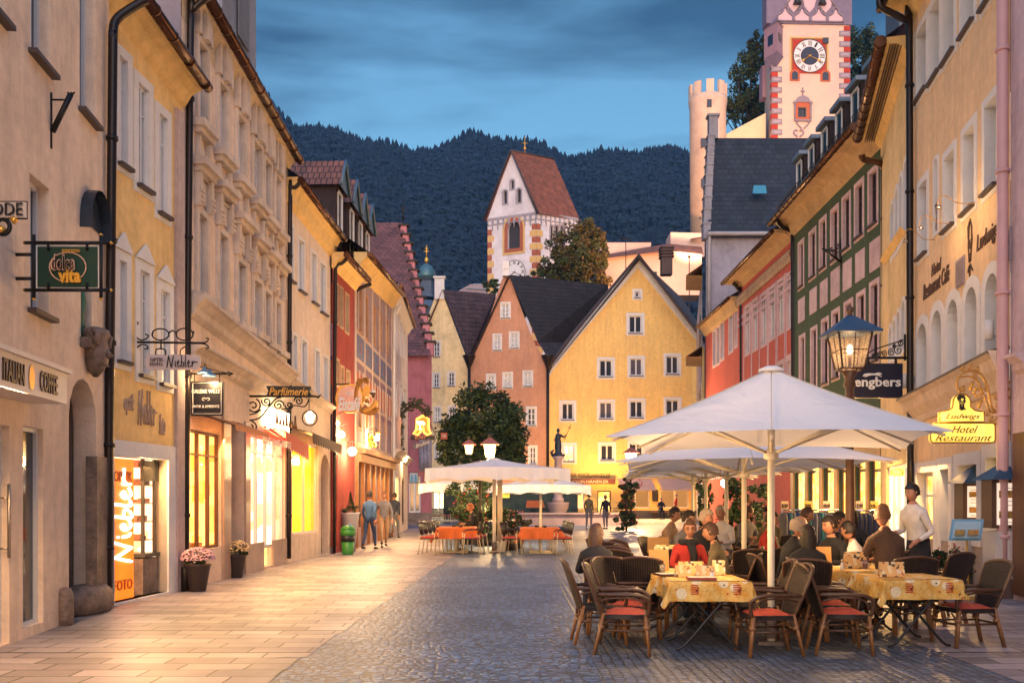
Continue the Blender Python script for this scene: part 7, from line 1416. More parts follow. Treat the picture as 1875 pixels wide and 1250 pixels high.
for i,px in enumerate((1052,1062,1075,1092,1102,1125,1000,975,960)): mchair(px,63+(i % 3),160+20*(i % 3),'red chair of the far cafe behind the fountain wall',gr_)
# ================================================================ plants
def leafcloud(mb,c,rad,n,size,rnd,mats=3,squash=1.0,shell=.55,flat=False):
    c=Vector(c)
    clumps=[]
    for k in range(max(6,int(n/90))):
        while True:
            p=Vector((rnd.uniform(-1,1),rnd.uniform(-1,1),rnd.uniform(-1,1)))
            if shell<p.length<1: break
        clumps.append((p*(.84+.2*rnd.random()),rnd.uniform(.16,.30),rnd.randint(0,mats-1)))
    for i in range(n):
        q,r_,mi=clumps[i % len(clumps)]; d=Vector((rnd.gauss(0,1),rnd.gauss(0,1),rnd.gauss(0,1))).normalized()*r_*(rnd.random() ** .4)
        p=q+d; p=c+Vector((p.x*rad[0],p.y*rad[1],p.z*rad[2])); s=size*rnd.uniform(.6,1.25)
        a=Vector((rnd.gauss(0,1),rnd.gauss(0,1),rnd.gauss(0,.6))).normalized(); b_=a.orthogonal().normalized(); b_.rotate(Matrix.Rotation(rnd.random()*6.28,3,a)); 
        mb.add([p-a*s,p+b_*s*.5,p+a*s,p-b_*s*.5],[(0,1,2,3)],mi if rnd.random()<.75 else rnd.randint(0,mats-1))
def tree(label,base,crowns,trunk_h,tr,mats,n=5000,size=.12,seed=1,lean=0.0):
    rnd=random.Random(seed); t_=thing('tree',label,'tree',base); b=Vector(base); mb=MB(); top=b+Vector((lean,0,trunk_h)); mb.tube([b,b.lerp(top,.5)+Vector((.06,0,0)),top],[tr,tr*.8,tr*.6],10)
    for (c,r_) in crowns:
        c=Vector(c)
        for k in range(6):
            e=c+Vector((rnd.uniform(-.7,.7)*r_[0],rnd.uniform(-.7,.7)*r_[1],rnd.uniform(-.3,.8)*r_[2])); m_=top.lerp(e,.5)+Vector((0,0,.2*r_[2])); mb.tube([top-Vector((0,0,.1)),m_,e],[tr*.45,tr*.22,tr*.08],6)
    mb.build('trunk',M['bark'],t_); mb=MB()
    for (c,r_) in crowns: leafcloud(mb,c,r_,int(n/len(crowns)),size,rnd,len(mats))
    mb.build('crown',mats,t_); return t_
M['bark']=mat('bark',(.06,.04,.025),.9,.3,8,.6,20)
def leafm(n_,c): 
    m=mat(n_,c,.6,.3,6,spec=.3); return m
LG=[leafm('leaf_dark',(.020,.040,.018)),leafm('leaf_mid',(.035,.065,.022)),leafm('leaf_olive',(.055,.075,.022))]
LW=[leafm('leaf_warm_dark',(.05,.05,.015)),leafm('leaf_warm',(.10,.075,.02)),leafm('leaf_rust',(.13,.06,.02))]
Yt=46; tree('round crowned dark tree in the square behind the street lanterns',(Xp(886,Yt),Yt,0),[(P(888,790,Yt),(84/F*Yt,84/F*Yt,84/F*Yt)),(P(850,815,Yt),(50/F*Yt,60/F*Yt,55/F*Yt)),(P(925,805,Yt),(48/F*Yt,60/F*Yt,62/F*Yt))],3.6,.22,LG,22000,.12,2)
Yt=118; tree('broad autumn tinted tree right of the white church tower',(Xp(1052,Yt),Yt,15),[(P(1052,462,Yt),(3.9,3.4,3.6)),(P(1080,455,Yt),(2.6,2.6,3.6)),(P(1030,492,Yt),(2.8,2.8,2.6)),(P(1075,500,Yt),(3,3,3))],12,.4,LW[:2]+[LG[2]],15000,.24,4)
Yt=165; tree('dark tree between the round tower and the clock tower',(Xp(1368,Yt),Yt,45),[(P(1375,155,Yt),(4.2,4,5.6)),(P(1392,100,Yt),(2.6,3,3.6)),(P(1350,205,Yt),(3.6,4,3.6)),(P(1390,190,Yt),(4,4,3.6))],15,.5,LW[:1]+LG[1:],14000,.3,5)
tree('dark tree right of the clock tower behind the roof dormers',(Xp(1582,Yt),Yt,45),[(P(1578,95,Yt),(3.4,4,4.6)),(P(1600,130,Yt),(3.2,4,5)),(P(1570,150,Yt),(3,4,5))],15,.5,LG,9000,.3,6)
Yt=110; tree('small bush like tree at the foot of the white church tower',(Xp(905,Yt),Yt,20),[(P(905,527,Yt),(1.6,1.4,1.0)),(P(985,515,Yt),(1.5,1.4,1.1))],6,.15,LG,2500,.16,7)
fl_r=mat('flower_red',(.50,.03,.02),.6,.2); fl_p=mat('flower_pink',(.62,.36,.40),.7,.25,20); fl_y=mat('flower_cream',(.62,.45,.25),.7,.25,20); pot_d=mat('pot_dark',(.03,.018,.015),.45,.2,5); 
def shrub(label,loc,crowns,n,size,seed,flowers=0,pot=None,kind='shrub',fm=None,stem=None):
    rnd=random.Random(seed); t_=thing(kind,label,'plant',loc); mb=MB()
    for c,r_ in crowns: leafcloud(mb,c,r_,int(n/len(crowns)),size,rnd,3,shell=.35)
    mb.build('foliage',LG,t_)
    if flowers:
        mb=MB()
        for c,r_ in crowns:
            for k in range(flowers // len(crowns)):
                d=Vector((rnd.gauss(0,1),rnd.gauss(0,1),rnd.gauss(0,1))).normalized(); p=Vector(c)+Vector((d.x*r_[0],d.y*r_[1],d.z*r_[2]))*rnd.uniform(.85,1.05); mb.lathe(p,[(.3*size,-.2*size),(.5*size,0),(.25*size,.3*size)],6)
        o=mb.build('blossoms',fm or fl_r,t_); o['kind']='stuff'
    if pot: mb=MB(); mb.lathe(loc,pot,18); mb.build('pot',pot_d,t_)
    if stem: mb=MB(); mb.tube([Vector(loc),Vector(loc)+Vector((0,0,stem[0]))],stem[1],8); mb.build('stem',M['bark'],t_)
    return t_
def mum(px,by,label,fm,seed):
    g_=G(px,by); rnd=random.Random(seed); t_=thing('potted_chrysanthemum',label,'plant',tuple(g_)); k=g_.y/F; mb=MB(); mb.lathe(g_,[(.13,.0),(.14,.02),(.21,.42),(.225,.44),(.225,.47),(.19,.46)],22); mb.build('pot',pot_d,t_)
    c=g_+Vector((0,0,.56)); mb=MB(); leafcloud(mb,c-Vector((0,0,.03)),(.27,.27,.15),900,.03,rnd,3,shell=.3); mb.build('foliage',LG,t_); mb=MB()
    for i in range(330):
        a=rnd.random()*6.28; e=math.asin(rnd.uniform(-.12,1)); d=Vector((math.cos(a)*math.cos(e),math.sin(a)*math.cos(e),math.sin(e))); p=c+Vector((d.x*.275,d.y*.275,d.z*.185)); s_=rnd.uniform(.017,.028); mb.lathe(p,[(s_*.4,-s_*.4),(s_,0),(s_*.7,s_*.5),(s_*.2,s_*.6)],7)
    o=mb.build('blossoms',fm,t_); o['kind']='stuff'; return t_
mum(362,1082,'pot of pink chrysanthemums nearer the viewer beside the black downpipe',fl_p,1); mum(431,1057,'pot of cream chrysanthemums before the marble door recess',fl_y,2)
g_=G(341,1082); mb=MB(); mb.lathe(g_+Vector((-.02,0,0)),[(.075,0),(.075,.38),(.06,.42)],12); tag(mb.build('pipe_guard',M['darkpipe']),'short black cast iron pipe foot beside the pink chrysanthemum pot','pipe')
Yp=46; b0=Vector((Xp(1147,Yp),Yp,0)); shrub('two tiered flower column with red begonias on the square',tuple(b0),[(P(1156,888,Yp),(.55,.5,.42)),(P(1147,938,Yp),(.62,.55,.75)),(P(1146,955,Yp),(.66,.6,.5)),(P(1150,915,Yp),(.35,.35,.5))],5500,.07,11,150,stem=(2.4,.05))
for x,y,Yd,r_,lb in [(858,925,33,.62,'dark bushy planter hedge left of the parasol pole'),(885,928,32,.6,'dark hedge planter with red flowers behind the red haired guest'),(940,965,30.5,.55,'planter of dark leaves and red flowers right of the parasol pole'),(925,985,29.5,.45,'low planter with red flowers between the two orange tables')]:
    h_=(HY-y)/F*Yd+EYE; shrub(lb,(Xp(x,Yd),Yd,0),[((Xp(x,Yd),Yd,max(h_,.75)),(r_,.5,r_*.95)),((Xp(x,Yd),Yd,.5),(r_*.9,.5,.45))],3000,.05,int(x),50,pot=[(.3,0),(.36,.42)])
shrub('tall dark ivy trellis hedge behind the small terrace',(Xp(872,35),35,0),[((Xp(860,35),35,1.6),(.9,.4,.95)),((Xp(885,35),35,1.0),(1.0,.4,.9))],6000,.06,77,20)
Yp=27; shrub('tall dark shrub with small flowers between the white umbrella poles',(Xp(1375,Yp),Yp,0),[(P(1372,905,Yp),(.62,.6,.62)),(P(1368,950,Yp),(.7,.6,.6)),(P(1340,915,Yp),(.3,.4,.9))],6000,.05,13,60,pot=[(.35,0),(.4,.5)])
Yp=30; shrub('hanging climbing plant left of the third umbrella pole',(Xp(1292,Yp),Yp,0),[(P(1290,900,Yp),(.25,.3,.55)),(P(1288,940,Yp),(.22,.3,.6))],3000,.05,14,40,stem=(1.2,.04))
shrub('low bush with red berries at the foot of the hotel wall',(Xp(1742,15.3),15.3,0),[((Xp(1742,15.6),15.6,.48),(.36,.3,.42)),((Xp(1728,16.1),16.1,.35),(.3,.3,.32))],3500,.04,15,40,pot=[(.2,0),(.26,.3)])
# planter with conifer above the green bin
t_=thing('planter','tall grey planter with a small conifer and heather above the green bin','planter',tuple(G(638,1010))); g_=G(641,1009); mb=MB(); mb.lathe(g_,[(.16,0),(.25,.95),(.3,1.12),(.3,1.16)],20); mb.build('pot',mat('planter_grey',(.34,.33,.36),.6,.1),t_); rnd=random.Random(5)
mb=MB()
for k in range(1200): h_=rnd.random(); a=rnd.random()*6.28; rr=.17*(1-h_)*rnd.uniform(.7,1.05); p=g_+Vector((rr*math.cos(a),rr*math.sin(a),1.15+.62*h_)); mb.add([p,p+Vector((.02*math.cos(a),.02*math.sin(a),.03)),p+Vector((.01,.02,-.02))],[(0,1,2)],k % 3)
leafcloud(mb,g_+Vector((0,0,1.2)),(.33,.3,.16),900,.035,rnd,3,shell=.2); mb.build('foliage',LG,t_)
g_=G(637,1014.5); t_=thing('waste_bin','bright green advertising bin with a black band before the grey planter','bin',tuple(g_)); gb=mat('bin_green',(.035,.22,.03),.4,.1); mb=MB(); mb.lathe(g_,[(.15,0),(.16,.03),(.19,.36)],20); mb.build('lower_body',gb,t_); mb=MB(); mb.lathe(g_,[(.195,.361),(.205,.54)],20); mb.build('black_band',M['black'],t_); mb=MB(); mb.lathe(g_,[(.205,.541),(.215,.7)],20); mb.lathe(g_,[(.214,.70),(.19,.76),(.12,.81),(.04,.83)],20); mb.build('upper_body',gb,t_)
mb=MB(); mb.lathe(g_+Vector((.09,-.2,.8)),[(.01,0),(.05,.03),(.01,.08)],8); mb.build('blue_motif',mat('motif_blue',(.05,.3,.6),.5,0),t_)
# ================================================================ lamps
lampglass=mat('lamp_glass_clear',(.55,.42,.26),.25,.2,30,.4,60,alpha=.45); litg=mat('lamp_glass_lit',(1,.8,.45),.4,0,emit=(1,.62,.22),estr=4); sheetb=mat('lamp_roof_blue',(.02,.065,.13),.45,.15)
def lantern(par,c,s,roofm,gm,bulb=None,framem=None):
    """four sided tapered lantern, c = bottom centre"""
    framem=framem or M['darkpipe']; mb=MB(); b0,b1=.13*s,.2*s; h=.42*s; n=4
    lo=[c+Vector((b0*a,b0*b_,0)) for a,b_ in ((-1,-1),(1,-1),(1,1),(-1,1))]; hi=[c+Vector((b1*a,b1*b_,h)) for a,b_ in ((-1,-1),(1,-1),(1,1),(-1,1))]
    for k in range(4): mb.tube([lo[k],hi[k]],.013*s,5); mb.tube([lo[k],lo[(k+1) % 4]],.013*s,5); mb.tube([hi[k],hi[(k+1) % 4]],.013*s,5); m1,m2=lo[k].lerp(hi[k],.52),lo[(k+1) % 4].lerp(hi[(k+1) % 4],.52); mb.tube([m1,m2],.006*s,4); mb.tube([lo[k].lerp(lo[(k+1) % 4],.5),hi[k].lerp(hi[(k+1) % 4],.5)],.006*s,4)
    f=mb.build('lantern_frame',framem,par)
    for k in range(4): mb=MB(); mb.quad(lo[k],lo[(k+1) % 4],hi[(k+1) % 4],hi[k]); mb.build('pane',gm,f)
    mb=MB(); R_=.29*s; bs=[c+Vector((R_*a,R_*b_,h-.01)) for a,b_ in ((-1,-1),(1,-1),(1,1),(-1,1))]; up2=[c+Vector((.04*s*a,.04*s*b_,h+.22*s)) for a,b_ in ((-1,-1),(1,-1),(1,1),(-1,1))]; mb.add(bs+up2+[p+Vector((0,0,.025*s)) for p in bs],[(0,1,2,3)]+[(8+k,8+(k+1) % 4,4+(k+1) % 4,4+k) for k in range(4)]+[(k,(k+1) % 4,8+(k+1) % 4,8+k) for k in range(4)]+[(4,5,6,7)]); mb.build('lantern_roof',roofm,f)
    mb=MB(); mb.lathe(c+Vector((0,0,h+.22*s)),[(.04*s,0),(.025*s,.03*s),(.045*s,.06*s),(.04*s,.1*s),(.005,.13*s)],10); mb.build('finial',framem,f)
    if bulb: mb=MB(); mb.lathe(c+Vector((0,0,.02*s)),[(.02*s,0),(.02*s,.16*s)],8); mb.lathe(c+Vector((0,0,.18*s)),[(.02*s,0),(.04*s,.05*s),(.03*s,.1*s),(.005,.12*s)],8,1); mb.build('bulb',[framem,mat('bulb_lit',(1,.8,.5),.4,0,emit=(1,.7,.35),estr=5)],f)
def plight(loc,e,col=(1,.62,.28),r=.12,name='lamp_light'):
    l=bpy.data.lights.new(name,'POINT'); l.energy=e; l.color=col; l.shadow_soft_size=r; o=bpy.data.objects.new(name,l); COL.objects.link(o); o.location=loc; return o
def post(par,x,y,h,r,m): mb=MB(); mb.lathe((x,y,0),[(r*2.2,0),(r*2.2,.12),(r*1.5,.3),(r*1.35,1.1),(r*1.6,1.14),(r*1.1,1.2),(r,h*.62),(r,h-.25),(r*1.5,h-.22),(r*1.1,h-.12),(r*1.9,h-.04),(r*1.2,h)],16); return mb.build('post',m,par)
Yl=12.9; xl=Xp(1556,Yl); zl=EYE+(HY-676)/F*Yl; lp=thing('street_lamp','large street lantern with a blue pyramid roof rising behind the front parasol','street lamp',(xl,Yl,0)); lpm=mat('lamp_iron_brown',(.10,.05,.03),.45,.2,4,metal=.3); post(lp,xl,Yl,zl,.055,lpm); lantern(lp,Vector((xl,Yl,zl)),1.12,sheetb,lampglass,True,lpm); plight((xl,Yl,zl+.27),6,r=.08)
Yl=31.5; lp=thing('street_lamp','two armed street lamp with glowing lanterns in front of the round tree','street lamp',(Xp(879,Yl),Yl,0)); zl=EYE+(HY-842)/F*Yl; post(lp,Xp(879,Yl),Yl,zl,.05,M['darkpipe'])
mb=MB(); mb.tube([P(858,838,Yl),P(868,846,Yl),P(879,842,Yl),P(888,846,Yl),P(897,838,Yl)],.03,6); mb.build('arm',M['darkpipe'],lp); rosyr=mat('lamp_roof_rust',(.28,.09,.06),.5,.1)
lantern(lp,P(897,838,Yl),1.05,rosyr,litg,None,M['darkpipe']); lantern(lp,P(859,832,Yl+1),.8,rosyr,mat('lamp_glass_dim',(.8,.6,.3),.4,0,emit=(1,.6,.2),estr=1.6),None,M['darkpipe']); plight(P(897,832,Yl-.1),500); plight(P(906,850,Yl+.2),120,r=.05)
Yl=54; lq=thing('street_lamp','lit street lantern by the fountain seen above the second parasol','street lamp',(Xp(1155,Yl),Yl,0)); zl=EYE+(HY-852)/F*Yl; post(lq,Xp(1155,Yl),Yl,zl,.05,M['darkpipe']); lantern(lq,P(1155,850,Yl),1.5,rosyr,litg,None,M['darkpipe']); plight(P(1155,843,Yl-.4),1300)
# wall lamps at the ice cream parlour
def walllamp(px,py,Y,wallx,r,e,label,es=25):
    c=P(px,py,Y); th=thing('wall_lamp',label,'wall lamp',tuple(c)); mb=MB(); mb.tube(smoothp([(wallx,Y,c.z+.25),(wallx+.2,Y,c.z+.35),(c.x,Y,c.z+.25),(c.x,Y,c.z+r)],3),.015,6); mb.build('arm',M['iron'],th); mb=MB(); mb.lathe(c-Vector((0,0,r)),[(r*math.sin(math.pi*k/8),r-r*math.cos(math.pi*k/8)) for k in range(9)],14); mb.build('globe',mat('globe_lit',(1,.85,.6),.4,0,emit=(1,.72,.38),estr=es),th); plight(c+Vector((r*1.6,-r,0)),e,r=r); return th
walllamp(645,826,29,-5.0,.13,95,'blazing round wall lamp at the ice cream parlour entrance'); walllamp(625,795,28.2,-5.05,.10,40,'smaller glowing round wall lamp left of the blazing one'); walllamp(618,775,27.9,-5.1,.06,20,'smallest glowing lamp high at the corner by the ice cream sign')
walllamp(690,802,33,-4.95,.09,120,'glowing lamp over the wooden shopfront beside the ornate bird sign'); walllamp(741,842,45,-5.25,.09,60,'small lamp at the corner of the white rendered house'); walllamp(671,515,36,-4.9,.07,220,'lamp under the eaves of the fresco painted house',30)
plight(P(897,930,33),60); 
for i,(px,Y,z) in enumerate([(330,15.6,2.6),(470,20.5,2.9),(560,24.5,2.6)]): pass
# area strips added at the shopfronts to throw light over the pavement
def area(loc,dirv,sx,sy,e,col=(1,.56,.20)):
    l=bpy.data.lights.new('added_shop_strip','AREA'); l.shape='RECTANGLE'; l.size=sx; l.size_y=sy; l.energy=e; l.color=col; o=bpy.data.objects.new('added_shop_strip',l); COL.objects.link(o); o.location=loc; o.rotation_euler=Vector(dirv).to_track_quat('-Z','Y').to_euler(); return o
# ================================================================ hanging signs, left side
def sgn(name,label,loc): return thing(name,label,'sign',loc)
LTG=mat('letter_gold',(.80,.42,.06),.4,.05); LTW=mat('letter_white',(.75,.72,.68),.5,0)
RX=Vector((1,0,0)); UZ=Vector((0,0,1))
def panel(par,x0,x1,y0,y1,Y,m,th=.05,name='panel'): a,b=P(x0,y1,Y),P(x1,y0,Y); mb=MB(); mb.frame_box(a,(b.x-a.x,0,0),(0,th,0),(0,0,b.z-a.z)); return mb.build(name,m,par)
def txt(par,s_,x0,x1,y0,y1,Y,m,**k): a,b=P(x0,y1,Y),P(x1,y0,Y); return text(par,s_,((a.x+b.x)/2,Y-.012,(a.z+b.z)/2),RX,UZ,b.x-a.x,b.z-a.z,m,**k)
Ys=10.6; s1_=sgn('hanging_sign','dark green espresso bar sign in a black rod frame',tuple(P(120,490,Ys))); panel(s1_,66,181,448,529,Ys+.012,LTW,.03,'border'); panel(s1_,68.5,178.5,451.5,525.5,Ys,mat('sign_green',(.008,.045,.025),.4,.1),.03)
mb=MB()
for (a,b_) in (((44,444.5),(203,444.5)),((44,531),(203,531)),((62,430),(62,547)),((185,430),(185,547)),((24,466),(62,466)),((24,510),(62,510))): mb.tube([P(*a,Ys),P(*b_,Ys)],.02,8)
for y_ in (466,510): mb.box(P(24,y_,Ys),(.05,.12,.1))
for x_,y_ in ((88,452),(159,452),(88,523),(159,523)): mb.tube([P(x_,y_-6,Ys-.02),P(x_,y_+6,Ys-.02)],.014,6)
mb.build('rod_frame',M['iron'],s1_); mb=MB()
for x_,y_ in ((45,444.5),(203,444.5),(45,531),(203,531),(62,547),(185,547),(185,430)): mb.lathe(P(x_,y_,Ys)-Vector((0,0,.02)),[(.005,0),(.024,.02),(.005,.04)],8)
mb.build('rod_knob',M['gold'],s1_); mb=MB(); mb.tube([P(124+33.5*math.cos(a*.2618),489-27*math.sin(a*.2618),Ys-.01) for a in range(25)],.008,5); mb.build('oval',mat('letter_peach',(.75,.45,.28),.5,0),s1_)
txt(s1_,'dolce',94,138,466,496,Ys-.02,mat('letter_peach',(.75,.45,.28),.5,0),bold=.03); txt(s1_,'dolce',96.5,135.5,468.5,493.5,Ys-.032,M['black'],bold=-.004); txt(s1_,'vita',108,149,493,518,Ys-.02,mat('letter_orange2',(.85,.40,.03),.5,0),bold=.04); txt(s1_,'espresso',115,147,457,465,Ys,LTG)
s2_=sgn('hanging_sign','cream framed sign fragment ending in the letters DE at the left photo edge',tuple(P(10,380,9.2))); panel(s2_,-40,49,368,401,9.2,M['iron'],.02,'frame'); panel(s2_,-38,47.5,370,398.5,9.185,mat('sign_cream',(.62,.52,.42),.5,.05),.02); txt(s2_,'MODE',-34,42,372,395,9.17,M['black'],bold=-.005)
mb=MB(); mb.tube(spiral(4,417,16,1.5,-.75,9.2,20,.6),.022,7); mb.tube([P(-20,401,9.2),P(-8,410,9.2),P(4,401,9.2)],.015,6); mb.build('scroll',M['iron'],s2_); mb=MB(); mb.lathe(P(26,410,9.2),[(.01,0),(.04,.04),(.01,.08)],10); mb.lathe(P(3,428,9.2),[(.01,0),(.05,.04),(.01,.08)],10); mb.build('gilded_knob',M['gold'],s2_)
Ys=14.85; s3_=sgn('hanging_sign','wrought iron optician sign with spectacles over a white name board',tuple(P(318,640,Ys))); mb=MB()
mb.tube([P(244,568,Ys),P(244,683,Ys)],.022,7); mb.tube([P(244,626,Ys),P(376,628,Ys)],.018,7)
for c_ in ((294,612,15.5,10.5),(338,612,15.5,11)): mb.tube([P(c_[0]+c_[2]*math.cos(a*.3491),c_[1]+c_[3]*math.sin(a*.3491),Ys) for a in range(19)],.012,6)
mb.tube(smoothp([P(309,610,Ys),P(316,605,Ys),P(323,610,Ys)],3),.012,6); mb.tube([P(279,612,Ys),P(281,605,Ys)],.012,6); mb.tube([P(353,612,Ys),P(355,606,Ys)],.012,6); mb.tube([P(295,623,Ys),P(295,640,Ys)],.012,6)
mb.tube(smoothp([P(246,600,Ys),P(247,612,Ys),P(256,622,Ys),P(268,620,Ys),P(272,614,Ys),P(266,612,Ys)],3),.012,6); mb.tube(smoothp([P(246,652,Ys),P(248,640,Ys),P(258,631,Ys),P(268,632,Ys),P(271,638,Ys),P(265,638,Ys)],3),.012,6); mb.tube(spiral(251,591,4,3.1,1,Ys,12),.009,5)
mb.tube(smoothp([P(368,628,Ys),P(378,626,Ys),P(382,620,Ys),P(377,619,Ys)],3),.011,5); mb.tube(smoothp([P(368,629,Ys),P(378,631,Ys),P(382,636,Ys),P(377,638,Ys)],3),.011,5); mb.tube(smoothp([P(285,649,Ys),P(286,640,Ys),P(295,638,Ys),P(303,641,Ys),P(303,650,Ys)],3),.011,5); mb.tube(smoothp([P(330,650,Ys),P(331,640,Ys),P(340,634,Ys)],3),.011,5); mb.tube([P(348,650,Ys),P(348,628,Ys)],.009,5)
mb.build('bracket',M['iron'],s3_); bpnl=MB(); pts=[P(265+0,656,Ys),P(270,649,Ys),P(360,649,Ys),P(367,656,Ys),P(367,668,Ys),P(361,676.5,Ys),P(272,677,Ys),P(266,670,Ys)]; bpnl.prism(pts,(0,.03,0)); bpnl.build('board',mat('sign_white',(.62,.52,.50),.5,.05),s3_)
txt(s3_,'OPTIK-',275,302,655,662,Ys,mat('letter_grey',(.12,.08,.08),.5,0),bold=-.01); txt(s3_,'FOTO',275,298,664,670,Ys,mat('letter_grey',(.12,.08,.08),.5,0),bold=-.01)
strokes(s3_,NIEB,P(334,662,Ys)-Vector((0,.015,0)),RX,UZ,56/F*Ys,24/F*Ys,.009,M['black'])
Ys=16.9; s4_=sgn('hanging_sign','black antique gallery sign with thin white border and two blue enamel lamps above',tuple(P(379,730,Ys))); panel(s4_,350,409,698,761,Ys,mat('sign_black',(.012,.012,.02),.35,.1),.06); mb=MB(); mb.tube([P(353,701,Ys-.02),P(405,701,Ys-.02),P(405,757,Ys-.02),P(353,757,Ys-.02),P(353,701,Ys-.02)],.006,4); mb.build('border',LTW,s4_)
txt(s4_,'GALERIE WILLE',351.5,403,713,720,Ys-.01,LTW); txt(s4_,'ANTIK & AMBIENTE',352,402,741.5,746.5,Ys-.01,LTW); mb=MB()
for s_ in (-1,1): mb.tube(smoothp([P(377,730,Ys-.02),P(377+s_*4,728,Ys-.02),P(377+s_*7,731,Ys-.02),P(377+s_*3,733,Ys-.02)],3),.006,4)
mb.build('flourish',LTW,s4_); mb=MB(); mb.tube([P(333,684,Ys),P(425,684,Ys)],.018,6); mb.tube([P(333,672,Ys),P(333,708,Ys)],.02,6); mb.tube([P(418,684,Ys),P(428,684,Ys)],[.05,.005],6); mb.tube([P(368,684,Ys),P(376,665,Ys),P(379,676,Ys)],.01,5); mb.tube([P(365,671,Ys),P(420,684,Ys)],.007,5)
for x_ in (356,402): mb.tube([P(x_,684,Ys),P(x_,700,Ys)],.01,5)
mb.build('bracket',M['iron'],s4_)
for x_,y_ in ((374,684),(384,689)): mb=MB(); c=P(x_,y_,Ys-.15); mb.lathe(c,[(.13,0),(.11,.03),(.04,.07),(.025,.12)],14); mb.build('lamp_shade',mat('enamel_blue',(.12,.24,.36),.3,.1),s4_)
plight(P(374,694,Ys-.3),14,r=.04)
Ys=20.4; s5_=sgn('hanging_sign','black perfumery sign with gold script over curled ironwork and a hanging round lit emblem',tuple(P(510,720,Ys)))
bn_=MB(); pts=[(487,706),(569,707),(569,711),(566,716),(569,721),(569,726),(486,726),(489,722),(491,716),(489,711)]; bn_.prism([P(*p,Ys) for p in pts],(0,.06,0)); bn_.build('board',M['black'],s5_); txt(s5_,'Parfümerie',493,564,709,724,Ys-.01,LTG,shear=.3,bold=.01)
mb=MB(); mb.tube([P(449,718,Ys),P(449,812,Ys)],.03,7); mb.tube([P(449,725,Ys),P(575,725,Ys)],.025,7)
for q in ((464,743,14,1.2,-1.6),(488,735,9,2.8,1.5),(510,742,10,0,1.5),(547,734,8.5,3.1,-1.6),(460,782,11,1.5,-1.5),(530,742,8,3.1,1.4)): mb.tube(spiral(*q,Ys,24,.15),.017,6)
mb.tube(smoothp([P(450,770,Ys),P(475,765,Ys),P(492,745,Ys),P(505,730,Ys),P(515,727,Ys)],3),.018,6); mb.tube(smoothp([P(450,760,Ys),P(466,757,Ys),P(478,750,Ys)],3),.015,6); mb.tube(smoothp([P(515,748,Ys),P(528,748,Ys),P(540,742,Ys),P(558,744,Ys),P(566,730,Ys)],3),.015,6); mb.tube([P(566,727,Ys),P(566,750,Ys)],.01,5); mb.tube([P(567+13.5*math.cos(a*.3142),765-14*math.sin(a*.3142),Ys) for a in range(21)],.014,6)
mb.tube([P(575,725,Ys),P(583,727,Ys),P(589,721,Ys)],[.02,.03,.005],6); mb.build('bracket',M['iron'],s5_); mb=MB(); mb.prism([P(x_,y_,Ys) for x_,y_ in ((558,760),(563,756),(571,756),(577,760),(574,768),(572,774),(563,774),(560,768))],(0,.03,0)); mb.prism([P(x_,y_,Ys) for x_,y_ in ((562,754),(569,752),(572,755))],(0,.03,0)); mb.build('lit_emblem',glow('emblem_lit',(1,.7,.3),(1,.95,.7),2.0,20),s5_)
Ys=27.0; s6_=sgn('hanging_sign','round gilt edged ice cream parlour sign with white script',tuple(P(640,730,Ys))); mb=MB(); c0=(640,729); oval=[(c0[0]+26*math.cos(a*.3142),c0[1]-27*math.sin(a*.3142)) for a in range(20)]; mb.prism([P(*p,Ys) for p in oval],(0,.1,0)); mb.build('gilt_rim',M['gold'],s6_); mb=MB(); mb.prism([P(c0[0]+22.5*math.cos(a*.3142),c0[1]+.5-24*math.sin(a*.3142),Ys-.03) for a in range(20)],(0,.04,0)); mb.build('panel',glow('sign_rose',(.55,.22,.16),(.75,.40,.25),.12,3),s6_)
txt(s6_,'ital.',634,648,713,724,Ys-.04,LTW); txt(s6_,'Eiscafé',619,660,727,752,Ys-.04,LTW,shear=.3,bold=.03); mb=MB(); mb.tube([P(612,704,Ys),P(640,702,Ys)],.02,6); mb.build('bracket',M['iron'],s6_)
s7_=thing('gilded_figure','gilded curly haired woman figure holding an ice cup beside the round sign','sign',tuple(P(672,722,Ys))); mb=MB(); rnd=random.Random(9)
mb.prism([P(*p,Ys) for p in ((664,712),(668,705),(675,704),(677,711),(679,716),(676,720),(675,725),(670,727),(668,735),(664,738))],(0,.06,0)); mb.tube(smoothp([P(666,752,Ys),P(676,750,Ys),P(686,742,Ys),(P(688,732,Ys))],3),[.08]*9+[.05],8); mb.build('figure',mat('gold_warm',(.72,.36,.07),.4,.15,8,metal=.4),s7_); mb=MB()
for k in range(26): mb.tube(spiral(rnd.uniform(654,674),rnd.uniform(693,708) if k<14 else rnd.uniform(712,752),rnd.uniform(2.5,4.5),rnd.random()*6,rnd.choice((-1.2,1.2)),Ys+.03,10),.022,5)
mb.tube(smoothp([P(655,705,Ys),P(652,725,Ys),P(658,745,Ys),P(668,755,Ys),P(684,756,Ys),P(692,746,Ys)],3),.06,6); mb.build('curls',mat('gold_dark',(.38,.17,.03),.4,.2,8,metal=.5),s7_); mb=MB(); mb.lathe(P(683,728,Ys),[(.04,0),(.09,.12),(.1,.14)],10); mb.lathe(P(683,719,Ys),[(.08,0),(.07,.05),(.01,.09)],10,1); mb.build('ice_cup',[mat('cup_brown',(.14,.06,.03),.4,.1),LTW],s7_)
tag_=thing('hanging_sign','ornate glowing bird shaped sign beside the wooden shopfront lamp','sign',tuple(P(682,808,33))); mb=MB()
for k in range(16): mb.tube(spiral(rnd.uniform(672,692),rnd.uniform(793,820),rnd.uniform(2,4),rnd.random()*6,1.1,33,9),.03,5)
